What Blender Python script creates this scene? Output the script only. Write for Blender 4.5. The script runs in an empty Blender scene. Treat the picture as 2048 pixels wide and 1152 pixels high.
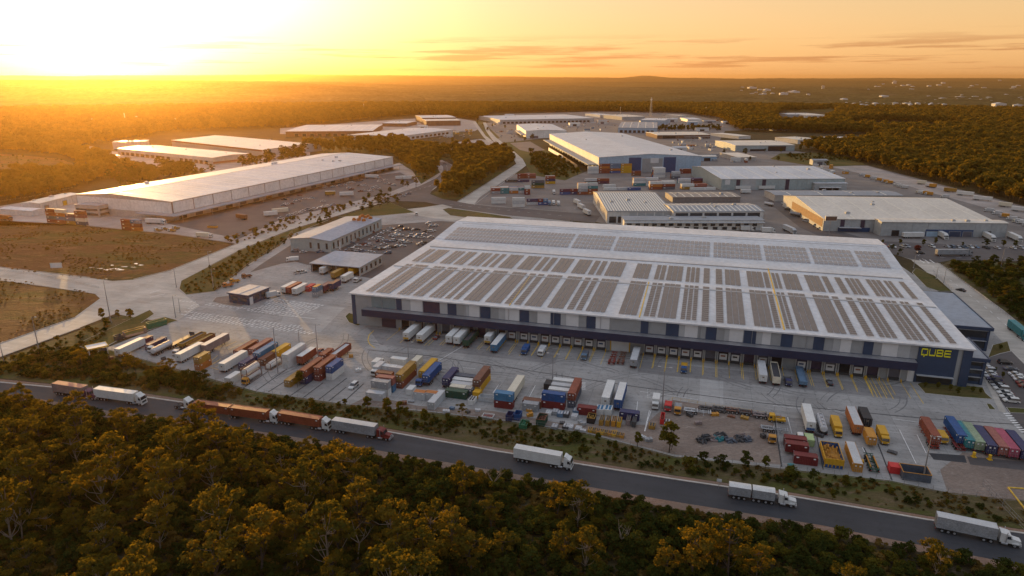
import bpy, bmesh, math, random
import numpy as np
from mathutils import Vector, Matrix
R = math.radians
scene = bpy.context.scene
COL = scene.collection
rnd = random.Random(7)

# ------------------------------------------------------------------ camera
FPX, HY, CAMH = 1365.0, 158.0, 100.0
PIT = math.atan((576 - HY) / FPX)
cam = bpy.data.cameras.new("camera"); camo = bpy.data.objects.new("camera", cam); COL.objects.link(camo)
cam.sensor_width = 36.0; cam.lens = 36.0 * FPX / 2048.0
cam.clip_start = 1.0; cam.clip_end = 120000.0
camo.location = (0, 0, CAMH); camo.rotation_euler = (R(90) - PIT, 0, 0)
scene.camera = camo

# ------------------------------------------------------------------ world, sun, exposure
SUN_AZ, SUN_EL = R(-30.0), R(3.2)      # azimuth from +Y towards +X
SUND = Vector((math.sin(SUN_AZ) * math.cos(SUN_EL), math.cos(SUN_AZ) * math.cos(SUN_EL), math.sin(SUN_EL)))
world = bpy.data.worlds.new("World"); scene.world = world; world.use_nodes = True
def build_world():
    nt = world.node_tree; N = nt.nodes; L = nt.links; N.clear()
    out = N.new("ShaderNodeOutputWorld"); bg = N.new("ShaderNodeBackground")
    sky = N.new("ShaderNodeTexSky"); sky.sky_type = 'NISHITA'; sky.sun_disc = False
    sky.sun_elevation = SUN_EL; sky.sun_rotation = SUN_AZ
    sky.air_density = 1.0; sky.dust_density = 1.5; sky.ozone_density = 1.0; sky.altitude = 100
    tc = N.new("ShaderNodeTexCoord")
    def math_(op, a, b=None, clamp=False):
        n = N.new("ShaderNodeMath"); n.operation = op; n.use_clamp = clamp
        for i, v in enumerate((a, b)):
            if v is None: continue
            if isinstance(v, (int, float)): n.inputs[i].default_value = v
            else: L.new(v, n.inputs[i])
        return n.outputs[0]
    def addc(a, b):
        n = N.new("ShaderNodeMix"); n.data_type = 'RGBA'; n.blend_type = 'ADD'; n.inputs[0].default_value = 1
        L.new(a, n.inputs[6]); L.new(b, n.inputs[7]); return n.outputs[2]
    def scalec(col, f):
        n = N.new("ShaderNodeVectorMath"); n.operation = 'SCALE'; n.inputs[0].default_value = col
        L.new(f, n.inputs[3]); return n.outputs[0]
    sep = N.new("ShaderNodeSeparateXYZ"); L.new(tc.outputs['Generated'], sep.inputs[0])
    z = math_('MAXIMUM', sep.outputs[2], 0.0)
    dt = N.new("ShaderNodeVectorMath"); dt.operation = 'DOT_PRODUCT'; L.new(tc.outputs['Generated'], dt.inputs[0]); dt.inputs[1].default_value = SUND
    d = dt.outputs['Value']
    ang = math_('ARCCOSINE', math_('MINIMUM', d, 0.9999))
    # the air near the sun: a wide golden aureole and a narrow white one
    g1 = math_('EXPONENT', math_('MULTIPLY', ang, -1 / R(G1_W)))
    a2 = math_('DIVIDE', ang, R(G2_W))
    g2 = math_('EXPONENT', math_('MULTIPLY', math_('MULTIPLY', a2, a2), -1.0))
    low = math_('EXPONENT', math_('MULTIPLY', z, -1 / LOW_W))          # dusty band along the horizon
    mid = math_('MULTIPLY', math_('EXPONENT', math_('MULTIPLY', z, -1 / MID_W)), math_('SUBTRACT', 1.0, math_('MULTIPLY', low, 0.45)))   # warm lower sky
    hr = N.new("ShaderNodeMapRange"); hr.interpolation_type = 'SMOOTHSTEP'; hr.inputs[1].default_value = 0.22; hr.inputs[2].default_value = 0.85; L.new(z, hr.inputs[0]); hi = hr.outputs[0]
    n = N.new("ShaderNodeVectorMath"); n.operation = 'MULTIPLY'; n.inputs[1].default_value = (SKY_S * 1.05, SKY_S, SKY_S * 0.95)
    L.new(sky.outputs[0], n.inputs[0])
    c = n.outputs[0]
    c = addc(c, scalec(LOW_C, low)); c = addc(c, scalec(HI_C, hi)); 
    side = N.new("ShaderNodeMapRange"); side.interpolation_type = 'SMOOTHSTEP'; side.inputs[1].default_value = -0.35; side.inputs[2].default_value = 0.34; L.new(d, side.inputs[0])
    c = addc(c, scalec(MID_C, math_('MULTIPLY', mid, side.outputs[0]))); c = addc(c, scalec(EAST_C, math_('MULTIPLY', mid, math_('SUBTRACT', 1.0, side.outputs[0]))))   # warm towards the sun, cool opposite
    g2 = math_('MULTIPLY', g2, math_('SUBTRACT', 1.0, math_('MULTIPLY', low, 0.95)))
    a3 = math_('DIVIDE', ang, R(6.0)); g3 = math_('MULTIPLY', math_('EXPONENT', math_('MULTIPLY', math_('MULTIPLY', a3, a3), -1.0)), low); c = addc(c, scalec((2.0, 1.7, 1.0), g3))
    c = addc(c, scalec(G1_C, math_('MULTIPLY', g1, low))); c = addc(c, scalec(G1_U, math_('MULTIPLY', g1, math_('SUBTRACT', 1.0, low)))); c = addc(c, scalec(G2_C, g2))
    # thin stretched cloud bands low over the horizon
    dv = N.new("ShaderNodeVectorMath"); dv.operation = 'MULTIPLY'; dv.inputs[1].default_value = (3.0, 3.0, 75.0)
    L.new(tc.outputs['Generated'], dv.inputs[0])
    nz = N.new("ShaderNodeTexNoise"); nz.inputs['Scale'].default_value = 1.6; nz.inputs['Detail'].default_value = 7; nz.inputs['Roughness'].default_value = 0.6
    L.new(dv.outputs[0], nz.inputs['Vector'])
    mr = N.new("ShaderNodeMapRange"); mr.interpolation_type = 'SMOOTHSTEP'; mr.inputs[1].default_value = 0.50; mr.inputs[2].default_value = 0.62
    L.new(nz.outputs[0], mr.inputs[0])
    b1 = N.new("ShaderNodeMapRange"); b1.interpolation_type = 'SMOOTHSTEP'; b1.inputs[1].default_value = 0.004; b1.inputs[2].default_value = 0.02; L.new(z, b1.inputs[0])
    b2 = N.new("ShaderNodeMapRange"); b2.interpolation_type = 'SMOOTHSTEP'; b2.inputs[1].default_value = 0.062; b2.inputs[2].default_value = 0.035; L.new(z, b2.inputs[0])
    cm = math_('MULTIPLY', math_('MULTIPLY', mr.outputs[0], math_('MULTIPLY', b1.outputs[0], b2.outputs[0])), 0.8)
    cl = N.new("ShaderNodeVectorMath"); cl.operation = 'MULTIPLY'; cl.inputs[1].default_value = (0.66, 0.52, 0.50); L.new(c, cl.inputs[0])
    mx = N.new("ShaderNodeMix"); mx.data_type = 'RGBA'; L.new(cm, mx.inputs[0]); L.new(c, mx.inputs[6]); L.new(cl.outputs[0], mx.inputs[7])
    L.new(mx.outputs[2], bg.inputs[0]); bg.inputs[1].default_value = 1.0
    L.new(bg.outputs[0], out.inputs[0])
SKY_S = 0.06
G1_W, G1_C, G1_U = 17.0, (1.0, 0.33, 0.01), (0.95, 0.82, 0.84)
G2_W, G2_C = 15.0, (1.7, 1.55, 1.3)
LOW_W, LOW_C = 0.10, (0.30, 0.08, 0.0)
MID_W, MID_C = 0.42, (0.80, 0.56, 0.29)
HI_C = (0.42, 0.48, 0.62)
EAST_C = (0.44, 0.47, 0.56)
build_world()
sl = bpy.data.lights.new("sun", 'SUN'); slo = bpy.data.objects.new("sun", sl); COL.objects.link(slo)
sl.energy = 5.0; sl.angle = R(0.6); sl.color = (1.0, 0.58, 0.19)
slo.rotation_euler = (-SUND).to_track_quat('-Z', 'Y').to_euler(); slo.location = SUND * 400
scene.view_settings.view_transform = 'Standard'; scene.view_settings.look = 'None'
scene.view_settings.exposure = 0.15; scene.view_settings.gamma = 1.0
scene.cycles.max_bounces = 6; scene.cycles.diffuse_bounces = 2; scene.cycles.glossy_bounces = 2
scene.cycles.transmission_bounces = 3; scene.cycles.transparent_max_bounces = 4; scene.cycles.volume_bounces = 0
scene.cycles.use_denoising = True
scene.cycles.sample_clamp_indirect = 4.0

# ------------------------------------------------------------------ where things stand
CP, SP = math.cos(PIT), math.sin(PIT)
def at(x, y, z=0.0):
    """the point at height z seen at pixel (x, y) of the 2048-wide photograph"""
    a = (x - 1024) / FPX; b = (576 - y) / FPX
    dx, dy, dz = a, CP + SP * b, -SP + CP * b
    t = (z - CAMH) / dz
    return Vector((dx * t, dy * t, z))
def proj(p):
    dz = p[2] - CAMH; dep = p[1] * CP - dz * SP; up = p[1] * SP + dz * CP
    return (1024 + FPX * p[0] / dep, 576 - FPX * up / dep)
def height_at(xg, yg, yr):
    p = at(xg, yg); lo, hi = 0.0, 90.0
    for _ in range(40):
        m = (lo + hi) / 2
        if proj((p.x, p.y, m))[1] > yr: lo = m
        else: hi = m
    return lo
UA = R(-15.75)
U = Vector((math.cos(UA), math.sin(UA), 0)); V = Vector((-U.y, U.x, 0))

# ------------------------------------------------------------------ tags, objects
def tag(o, label=None, cat=None, group=None, kind=None):
    if label: o["label"] = label
    if cat: o["category"] = cat
    if group: o["group"] = group
    if kind: o["kind"] = kind
    return o
def empty(name, loc=(0, 0, 0), rz=0.0):
    o = bpy.data.objects.new(name, None); COL.objects.link(o); o.location = loc; o.rotation_euler = (0, 0, rz); o.empty_display_size = 0.5
    return o
def link(name, mesh, parent=None):
    o = bpy.data.objects.new(name, mesh); COL.objects.link(o)
    if parent: o.parent = parent
    return o
def copy_tree(o, parent=None):
    c = o.copy(); COL.objects.link(c)
    if parent: c.parent = parent
    for ch in list(o.children): copy_tree(ch, c)
    return c
class MB:
    """collects shapes and links them as one mesh object"""
    def __init__(s): s.v = []; s.f = []; s.m = []
    def add(s, vs, fs, mi=0):
        n = len(s.v); s.v.extend([tuple(v) for v in vs]); s.f.extend([tuple(i + n for i in f) for f in fs]); s.m.extend([mi] * len(fs)); return s
    def quad(s, a, b, c, d, mi=0): return s.add((a, b, c, d), ((0, 1, 2, 3),), mi)
    def box(s, x0, y0, z0, x1, y1, z1, mi=0):
        return s.add(((x0, y0, z0), (x1, y0, z0), (x1, y1, z0), (x0, y1, z0), (x0, y0, z1), (x1, y0, z1), (x1, y1, z1), (x0, y1, z1)),
              ((3, 2, 1, 0), (4, 5, 6, 7), (0, 1, 5, 4), (1, 2, 6, 5), (2, 3, 7, 6), (3, 0, 4, 7)), mi)
    def bar(s, a, b, r, n=6, mi=0, r2=None):
        a = Vector(a); b = Vector(b); d = (b - a).normalized(); p = d.orthogonal().normalized(); q = d.cross(p); r2 = r if r2 is None else r2
        vs = [a + (p * math.cos(t) + q * math.sin(t)) * r for t in [2 * math.pi * i / n for i in range(n)]] + \
             [b + (p * math.cos(t) + q * math.sin(t)) * r2 for t in [2 * math.pi * i / n for i in range(n)]]
        fs = [(i, (i + 1) % n, n + (i + 1) % n, n + i) for i in range(n)] + [tuple(range(n))[::-1], tuple(range(n, 2 * n))]
        return s.add(vs, fs, mi)
    def prism(s, pts, x0, x1, axis='y', mi=0):
        """polygon extruded: axis y takes (x, z) points, axis x takes (y, z), axis z takes (x, y)"""
        n = len(pts)
        f = {'y': lambda p, t: (p[0], t, p[1]), 'x': lambda p, t: (t, p[0], p[1]), 'z': lambda p, t: (p[0], p[1], t)}[axis]
        vs = [f(p, x0) for p in pts] + [f(p, x1) for p in pts]
        fs = [(i, (i + 1) % n, n + (i + 1) % n, n + i) for i in range(n)] + [tuple(range(n))[::-1], tuple(range(n, 2 * n))]
        return s.add(vs, fs, mi)
    def mesh(s, name, mats, smooth=False):
        me = bpy.data.meshes.new(name); me.from_pydata(s.v, [], s.f); me.update()
        for m in (mats if isinstance(mats, (list, tuple)) else [mats]): me.materials.append(m)
        if any(s.m): me.polygons.foreach_set("material_index", s.m)
        if smooth: me.polygons.foreach_set("use_smooth", [True] * len(s.f))
        bm = bmesh.new(); bm.from_mesh(me); bmesh.ops.recalc_face_normals(bm, faces=bm.faces); bm.to_mesh(me); bm.free()
        return me
    def build(s, name, mats, parent=None, smooth=False): return link(name, s.mesh(name, mats, smooth), parent)

# ------------------------------------------------------------------ materials
def mat(name, col, rough=0.7, metal=0.0, var=0.18, scale=0.6, bump=0.0, bscale=8.0, spec=0.4, scale2=None, dirt=None, dirt_amt=0.35, coords='pos', rnd_v=0.0):
    m = bpy.data.materials.new(name); m.use_nodes = True; nt = m.node_tree; N = nt.nodes; L = nt.links
    bs = N["Principled BSDF"]; bs.inputs["Roughness"].default_value = rough; bs.inputs["Metallic"].default_value = metal
    bs.inputs["Specular IOR Level"].default_value = spec
    if coords == 'pos': src = N.new("ShaderNodeNewGeometry").outputs["Position"]
    else: src = N.new("ShaderNodeTexCoord").outputs["Object"]
    nz = N.new("ShaderNodeTexNoise"); nz.inputs["Scale"].default_value = scale; nz.inputs["Detail"].default_value = 6; nz.inputs["Roughness"].default_value = 0.62
    L.new(src, nz.inputs["Vector"])
    mr = N.new("ShaderNodeMapRange"); mr.inputs[1].default_value = 0.28; mr.inputs[2].default_value = 0.72; mr.inputs[3].default_value = 1 - var; mr.inputs[4].default_value = 1 + var
    L.new(nz.outputs[0], mr.inputs[0])
    fac = mr.outputs[0]
    if scale2:
        n2 = N.new("ShaderNodeTexNoise"); n2.inputs["Scale"].default_value = scale2; n2.inputs["Detail"].default_value = 5
        L.new(src, n2.inputs["Vector"])
        m2 = N.new("ShaderNodeMapRange"); m2.inputs[1].default_value = 0.3; m2.inputs[2].default_value = 0.7; m2.inputs[3].default_value = 1 - var; m2.inputs[4].default_value = 1 + var
        L.new(n2.outputs[0], m2.inputs[0])
        mm = N.new("ShaderNodeMath"); mm.operation = 'MULTIPLY'; L.new(fac, mm.inputs[0]); L.new(m2.outputs[0], mm.inputs[1]); fac = mm.outputs[0]
    if rnd_v:
        oi = N.new("ShaderNodeObjectInfo"); m3 = N.new("ShaderNodeMapRange"); m3.inputs[3].default_value = 1 - rnd_v; m3.inputs[4].default_value = 1 + rnd_v
        L.new(oi.outputs["Random"], m3.inputs[0])
        mm = N.new("ShaderNodeMath"); mm.operation = 'MULTIPLY'; L.new(fac, mm.inputs[0]); L.new(m3.outputs[0], mm.inputs[1]); fac = mm.outputs[0]
    vm = N.new("ShaderNodeVectorMath"); vm.operation = 'SCALE'; vm.inputs[0].default_value = col[:3]; L.new(fac, vm.inputs[3])
    c = vm.outputs[0]
    if dirt:
        n3 = N.new("ShaderNodeTexNoise"); n3.inputs["Scale"].default_value = scale * 2.7; n3.inputs["Detail"].default_value = 8; n3.inputs["Roughness"].default_value = 0.7
        L.new(src, n3.inputs["Vector"])
        m3 = N.new("ShaderNodeMapRange"); m3.interpolation_type = 'SMOOTHSTEP'; m3.inputs[1].default_value = 0.5; m3.inputs[2].default_value = 0.72; m3.inputs[4].default_value = dirt_amt
        L.new(n3.outputs[0], m3.inputs[0])
        mx = N.new("ShaderNodeMix"); mx.data_type = 'RGBA'; L.new(m3.outputs[0], mx.inputs[0]); L.new(c, mx.inputs[6]); mx.inputs[7].default_value = (*dirt, 1)
        c = mx.outputs[2]
    L.new(c, bs.inputs["Base Color"])
    if bump:
        nb = N.new("ShaderNodeTexNoise"); nb.inputs["Scale"].default_value = bscale; nb.inputs["Detail"].default_value = 4; L.new(src, nb.inputs["Vector"])
        bp = N.new("ShaderNodeBump"); bp.inputs["Strength"].default_value = bump; bp.inputs["Distance"].default_value = 0.2
        L.new(nb.outputs[0], bp.inputs["Height"]); L.new(bp.outputs[0], bs.inputs["Normal"])
    return m
def leaf_mat(name, c1, c2, trans=0.4):
    m = bpy.data.materials.new(name); m.use_nodes = True; nt = m.node_tree; N = nt.nodes; L = nt.links
    out = N["Material Output"]; N.remove(N["Principled BSDF"])
    geo = N.new("ShaderNodeNewGeometry"); nz = N.new("ShaderNodeTexNoise"); nz.inputs["Scale"].default_value = 0.35; nz.inputs["Detail"].default_value = 3
    L.new(geo.outputs["Position"], nz.inputs["Vector"])
    oi = N.new("ShaderNodeObjectInfo")
    ad = N.new("ShaderNodeMath"); ad.operation = 'MULTIPLY_ADD'; ad.inputs[1].default_value = 0.55; L.new(oi.outputs["Random"], ad.inputs[0]); 
    mr = N.new("ShaderNodeMapRange"); mr.inputs[1].default_value = 0.3; mr.inputs[2].default_value = 0.7; mr.inputs[4].default_value = 0.5; L.new(nz.outputs[0], mr.inputs[0])
    L.new(mr.outputs[0], ad.inputs[2])
    mx = N.new("ShaderNodeMix"); mx.data_type = 'RGBA'; L.new(ad.outputs[0], mx.inputs[0]); mx.inputs[6].default_value = (*c1, 1); mx.inputs[7].default_value = (*c2, 1)
    df = N.new("ShaderNodeBsdfDiffuse"); tr = N.new("ShaderNodeBsdfTranslucent"); ms = N.new("ShaderNodeMixShader"); ms.inputs[0].default_value = trans
    L.new(mx.outputs[2], df.inputs[0])
    sc = N.new("ShaderNodeVectorMath"); sc.operation = 'MULTIPLY'; sc.inputs[1].default_value = (2.4, 1.75, 0.42); L.new(mx.outputs[2], sc.inputs[0]); L.new(sc.outputs[0], tr.inputs[0])
    L.new(df.outputs[0], ms.inputs[1]); L.new(tr.outputs[0], ms.inputs[2]); L.new(ms.outputs[0], out.inputs[0])
    return m
M = {}
def P(name, *a, **k):
    M[name] = mat(name, *a, **k); return M[name]
# ------------------------------------------------------------------ ground and paving
def special_concrete(name, base, joint=0.82, size=6.0, stain=0.5, tint=(0.9, 0.86, 0.8)):
    m = bpy.data.materials.new(name); m.use_nodes = True; nt = m.node_tree; N = nt.nodes; L = nt.links; bs = N["Principled BSDF"]
    bs.inputs["Roughness"].default_value = 0.75; bs.inputs["Specular IOR Level"].default_value = 0.35
    geo = N.new("ShaderNodeNewGeometry"); mp = N.new("ShaderNodeMapping"); mp.inputs["Rotation"].default_value = (0, 0, -UA); L.new(geo.outputs["Position"], mp.inputs[0])
    br = N.new("ShaderNodeTexBrick"); L.new(mp.outputs[0], br.inputs["Vector"]); br.inputs["Scale"].default_value = 1.0
    br.inputs["Brick Width"].default_value = size * 1.7; br.inputs["Row Height"].default_value = size; br.inputs["Mortar Size"].default_value = 0.09; br.inputs["Mortar Smooth"].default_value = 0.4
    br.offset = 0.0
    br.inputs["Color1"].default_value = (1.06,) * 3 + (1,); br.inputs["Color2"].default_value = (0.93, 0.93, 0.93, 1); br.inputs["Mortar"].default_value = (joint,) * 3 + (1,)
    def noise(sc, det, rough, lo, hi, a, b, vec=None):
        n = N.new("ShaderNodeTexNoise"); n.inputs["Scale"].default_value = sc; n.inputs["Detail"].default_value = det; n.inputs["Roughness"].default_value = rough
        L.new(vec or mp.outputs[0], n.inputs["Vector"])
        r = N.new("ShaderNodeMapRange"); r.inputs[1].default_value = lo; r.inputs[2].default_value = hi; r.inputs[3].default_value = a; r.inputs[4].default_value = b; r.interpolation_type = 'SMOOTHSTEP'
        L.new(n.outputs[0], r.inputs[0]); return r.outputs[0]
    st = N.new("ShaderNodeVectorMath"); st.operation = 'MULTIPLY'; st.inputs[1].default_value = (0.12, 1.0, 1.0); L.new(mp.outputs[0], st.inputs[0])
    f1 = noise(0.045, 5, 0.6, 0.3, 0.7, 0.80, 1.16); f2 = noise(0.6, 7, 0.7, 0.5, 0.78, 1.0, 1 - stain); f3 = noise(0.5, 5, 0.6, 0.3, 0.7, 0.90, 1.08, st.outputs[0]); f4 = noise(5.0, 4, 0.7, 0.25, 0.75, 0.90, 1.08)
    def mul(a, b):
        n = N.new("ShaderNodeMath"); n.operation = 'MULTIPLY'; L.new(a, n.inputs[0]); L.new(b, n.inputs[1]); return n.outputs[0]
    f = mul(mul(f1, f2), mul(f3, f4))
    s1 = N.new("ShaderNodeVectorMath"); s1.operation = 'SCALE'; s1.inputs[0].default_value = base; L.new(f, s1.inputs[3])
    s2 = N.new("ShaderNodeVectorMath"); s2.operation = 'MULTIPLY'; L.new(s1.outputs[0], s2.inputs[0]); L.new(br.outputs[0], s2.inputs[1])
    L.new(s2.outputs[0], bs.inputs["Base Color"]); M[name] = m; return m
special_concrete("estate paving", (0.165, 0.148, 0.135), size=12, stain=0.5)
special_concrete("yard concrete", (0.30, 0.29, 0.272), stain=0.6, joint=.74)
special_concrete("road concrete", (0.42, 0.385, 0.33), size=5.0, stain=0.25)
special_concrete("fresh asphalt", (0.040, 0.042, 0.047), joint=1.0, size=40, stain=0.35)
special_concrete("worn asphalt", (0.088, 0.078, 0.075), joint=1.0, size=25, stain=0.3)
special_concrete("pale hardstand", (0.33, 0.29, 0.26), size=9, stain=0.45)
def ground_mat(name, c1, c2, c3, s1=0.02, s2=0.3, bump=0.6):
    m = bpy.data.materials.new(name); m.use_nodes = True; nt = m.node_tree; N = nt.nodes; L = nt.links; bs = N["Principled BSDF"]
    bs.inputs["Roughness"].default_value = 0.95; bs.inputs["Specular IOR Level"].default_value = 0.1
    geo = N.new("ShaderNodeNewGeometry"); 
    st = N.new("ShaderNodeVectorMath"); st.operation = 'MULTIPLY'; st.inputs[1].default_value = (0.45, 1.0, 1.0); L.new(geo.outputs["Position"], st.inputs[0])
    def nz(s, d, r):
        n = N.new("ShaderNodeTexNoise"); n.inputs["Scale"].default_value = s; n.inputs["Detail"].default_value = d; n.inputs["Roughness"].default_value = r; n.inputs["Distortion"].default_value = 0.6
        L.new(st.outputs[0], n.inputs["Vector"]); return n.outputs[0]
    def ramp(x, lo, hi):
        r = N.new("ShaderNodeMapRange"); r.interpolation_type = 'SMOOTHSTEP'; r.inputs[1].default_value = lo; r.inputs[2].default_value = hi; L.new(x, r.inputs[0]); return r.outputs[0]
    a = nz(s1, 6, 0.65); b = nz(s2, 8, 0.7); c = nz(s2 * 6, 4, 0.7)
    m1 = N.new("ShaderNodeMix"); m1.data_type = 'RGBA'; L.new(ramp(a, 0.4, 0.62), m1.inputs[0]); m1.inputs[6].default_value = (*c1, 1); m1.inputs[7].default_value = (*c2, 1)
    m2 = N.new("ShaderNodeMix"); m2.data_type = 'RGBA'; L.new(ramp(b, 0.5, 0.72), m2.inputs[0]); L.new(m1.outputs[2], m2.inputs[6]); m2.inputs[7].default_value = (*c3, 1)
    r = N.new("ShaderNodeMapRange"); r.inputs[1].default_value = 0.25; r.inputs[2].default_value = 0.75; r.inputs[3].default_value = 0.7; r.inputs[4].default_value = 1.3; L.new(c, r.inputs[0])
    sc = N.new("ShaderNodeVectorMath"); sc.operation = 'SCALE'; L.new(m2.outputs[2], sc.inputs[0]); L.new(r.outputs[0], sc.inputs[3]); L.new(sc.outputs[0], bs.inputs["Base Color"])
    bp = N.new("ShaderNodeBump"); bp.inputs["Strength"].default_value = bump; bp.inputs["Distance"].default_value = 0.6; L.new(b, bp.inputs["Height"]); L.new(bp.outputs[0], bs.inputs["Normal"])
    M[name] = m; return m
ground_mat("bush floor", (0.045, 0.035, 0.018), (0.06, 0.05, 0.02), (0.10, 0.075, 0.05))
ground_mat("dry field", (0.13, 0.065, 0.028), (0.085, 0.072, 0.02), (0.24, 0.135, 0.065), s1=0.035, s2=0.16, bump=1.6)
ground_mat("verge grass", (0.075, 0.075, 0.022), (0.11, 0.085, 0.03), (0.05, 0.058, 0.018), s1=0.06, s2=0.5)
ground_mat("bare dirt", (0.24, 0.19, 0.155), (0.19, 0.15, 0.125), (0.29, 0.24, 0.20), s1=0.05, s2=0.35)
ground_mat("red shoulder", (0.24, 0.15, 0.105), (0.20, 0.145, 0.11), (0.30, 0.23, 0.18), s1=0.1, s2=0.6)
ground_mat("scrub floor", (0.10, 0.078, 0.036), (0.078, 0.080, 0.022), (0.17, 0.115, 0.075), s1=0.08, s2=0.4)
P("white paint", (0.75, 0.74, 0.70), rough=0.7, var=0.25, scale=1.5, scale2=8)
P("yellow paint", (0.62, 0.40, 0.05), rough=0.7, var=0.3, scale=1.2, scale2=6)
P("kerb concrete", (0.46, 0.43, 0.38), rough=0.85, var=0.2, scale=0.8)
P("dark groove", (0.05, 0.05, 0.05), rough=0.9)
P("puddle water", (0.5, 0.47, 0.42), rough=0.12, var=0.1)

def polyw(pts, z=0.0): return [at(x, y) + Vector((0, 0, z)) for x, y in pts]
LAYER = [0]
ZSTEP = 0.012
def sheet(name, pts, m, lvl, world_pts=None):
    """a flat paved or grown sheet lying lvl steps above the base ground"""
    ps = world_pts or polyw(pts)
    me = bpy.data.meshes.new(name); me.from_pydata([(p.x, p.y, lvl * ZSTEP) for p in ps], [], [tuple(range(len(ps)))]); me.materials.append(M[m])
    bm = bmesh.new(); bm.from_mesh(me)
    for f in bm.faces:
        if f.normal.z < 0: f.normal_flip()
    bmesh.ops.triangulate(bm, faces=bm.faces); bm.to_mesh(me); bm.free()
    o = link(name, me); o["kind"] = "structure"; return o
def raised(name, pts, m, h=0.14, kerb=0.22, world_pts=None):
    """a kerbed island: a real step up from the paving, grass inside a concrete kerb"""
    ps = world_pts or polyw(pts)
    n = len(ps); c = sum(ps, Vector()) / n
    a = sum(ps[i].x * ps[(i + 1) % n].y - ps[(i + 1) % n].x * ps[i].y for i in range(n))
    if a < 0: ps = ps[::-1]
    inner = []
    for i in range(n):
        e1 = (ps[i] - ps[i - 1]).normalized(); e2 = (ps[(i + 1) % n] - ps[i]).normalized()
        nn = Vector((-(e1.y + e2.y), e1.x + e2.x, 0)); nn = nn.normalized() if nn.length > 1e-4 else Vector((-e1.y, e1.x, 0))
        inner.append(ps[i] + nn * kerb)
    b = MB()
    vs = [(p.x, p.y, -0.05) for p in ps] + [(p.x, p.y, h) for p in ps] + [(p.x, p.y, h) for p in inner] + [(p.x, p.y, h + 0.02) for p in inner]
    fs = []
    for i in range(n):
        j = (i + 1) % n; fs += [(i, j, n + j, n + i), (n + i, n + j, 2 * n + j, 2 * n + i)]
    b.add(vs, fs, 0); b.add([(p.x, p.y, h + 0.01) for p in inner], [tuple(range(n))], 1)
    me = bpy.data.meshes.new(name); me.from_pydata(b.v, [], b.f); me.polygons.foreach_set("material_index", b.m)
    me.materials.append(M["kerb concrete"]); me.materials.append(M[m])
    o = link(name, me); o["kind"] = "structure"; return o
def ribbon(name, left, right, m, lvl): return sheet(name, None, m, lvl, world_pts=polyw(left) + polyw(right)[::-1])
def strip(pts, w, z, b, mi=0):
    """a painted or raised line along world points"""
    for p, q in zip(pts[:-1], pts[1:]):
        d = (q - p); d.z = 0
        if d.length < 1e-3: continue
        d.normalize(); nn = Vector((-d.y, d.x, 0)) * (w / 2)
        b.quad((p.x - nn.x, p.y - nn.y, z), (q.x - nn.x, q.y - nn.y, z), (q.x + nn.x, q.y + nn.y, z), (p.x + nn.x, p.y + nn.y, z), mi)
def kerb_line(b, pts, w=0.3, h=0.14):
    for p, q in zip(pts[:-1], pts[1:]):
        d = (q - p).normalized(); nn = Vector((-d.y, d.x, 0)) * (w / 2)
        a0, a1, a2, a3 = p - nn, q - nn, q + nn, p + nn
        b.add([(v.x, v.y, -0.02) for v in (a0, a1, a2, a3)] + [(v.x, v.y, h) for v in (a0, a1, a2, a3)], ((4, 5, 6, 7), (0, 1, 5, 4), (1, 2, 6, 5), (2, 3, 7, 6), (3, 0, 4, 7)))

# base ground reaching beyond the haze-faded plain
gb = MB(); G = 26000
xs = [-G, -6000, -2000, -600, -200, 0, 200, 600, 2000, 6000, G]
ys = [-800, -100, 100, 300, 600, 1200, 2500, 6000, 12000, G]
gb.add([(x, y, 0) for y in ys for x in xs], [(j * len(xs) + i, j * len(xs) + i + 1, (j + 1) * len(xs) + i + 1, (j + 1) * len(xs) + i) for j in range(len(ys) - 1) for i in range(len(xs) - 1)])
tag(gb.build("ground", M["bush floor"]), kind="structure")

# --- level 1: broad areas
sheet("field", [(-400, 660), (-400, 470), (0, 441), (150, 449), (345, 468), (470, 487), (342, 541), (267, 559.5), (180, 556), (0, 535), (-60, 640)], "dry field", 1)
sheet("field", [(-400, 760), (-400, 600), (-100, 545), (0, 552), (150, 575), (200, 585), (203, 596), (150, 632), (0, 686)], "dry field", 2)
sheet("field", [(-300, 345), (-60, 306), (40, 310), (120, 318), (185, 341), (150, 352), (60, 352), (-100, 372)], "dry field", 1)
sheet("hardstand", [(-200, 455), (-200, 425), (0, 412), (60, 402), (150, 392), (345, 430), (700, 355), (800, 325), (880, 318), (905, 330), (885, 350), (842, 371), (776, 394), (704, 414), (581, 448), (479, 486), (470, 488), (345, 469), (150, 450)], "pale hardstand", 1)
sheet("car_park", [(440, 470), (330, 446), (480, 405), (620, 378), (740, 352), (800, 345), (835, 362), (770, 388), (700, 405), (560, 440), (478, 478)], "worn asphalt", 2)
sheet("concrete_yard", [(210, 697), (356, 640), (300, 600), (355, 560), (479, 505), (590, 462), (760, 428), (900, 415), (1216, 452), (1400, 485), (1560, 505), (1784, 520), (1960, 640), (2120, 690), (2250, 1010), (2048, 1002), (1895, 985), (1779, 961), (1560, 937), (1348, 913), (1179, 868), (1035, 845), (853, 823), (700, 810), (513, 783), (420, 757)], "yard concrete", 3)
sheet("car_park", [(650, 540), (590, 523), (560, 528), (500, 545), (520, 530), (600, 478), (745, 452), (880, 442), (932, 446), (760, 560)], "worn asphalt", 4)
sheet("dirt_lot", [(700, 810), (740, 790), (835, 812), (985, 822), (1130, 848), (1290, 850), (1345, 800), (1545, 832), (1562, 930), (1348, 909), (1179, 866), (1035, 843), (853, 821)], "bare dirt", 4)
sheet("dirt_lot", [(1925, 905), (2048, 908), (2200, 935), (2250, 1008), (2048, 1002), (1895, 985), (1880, 940)], "bare dirt", 4)
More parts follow.
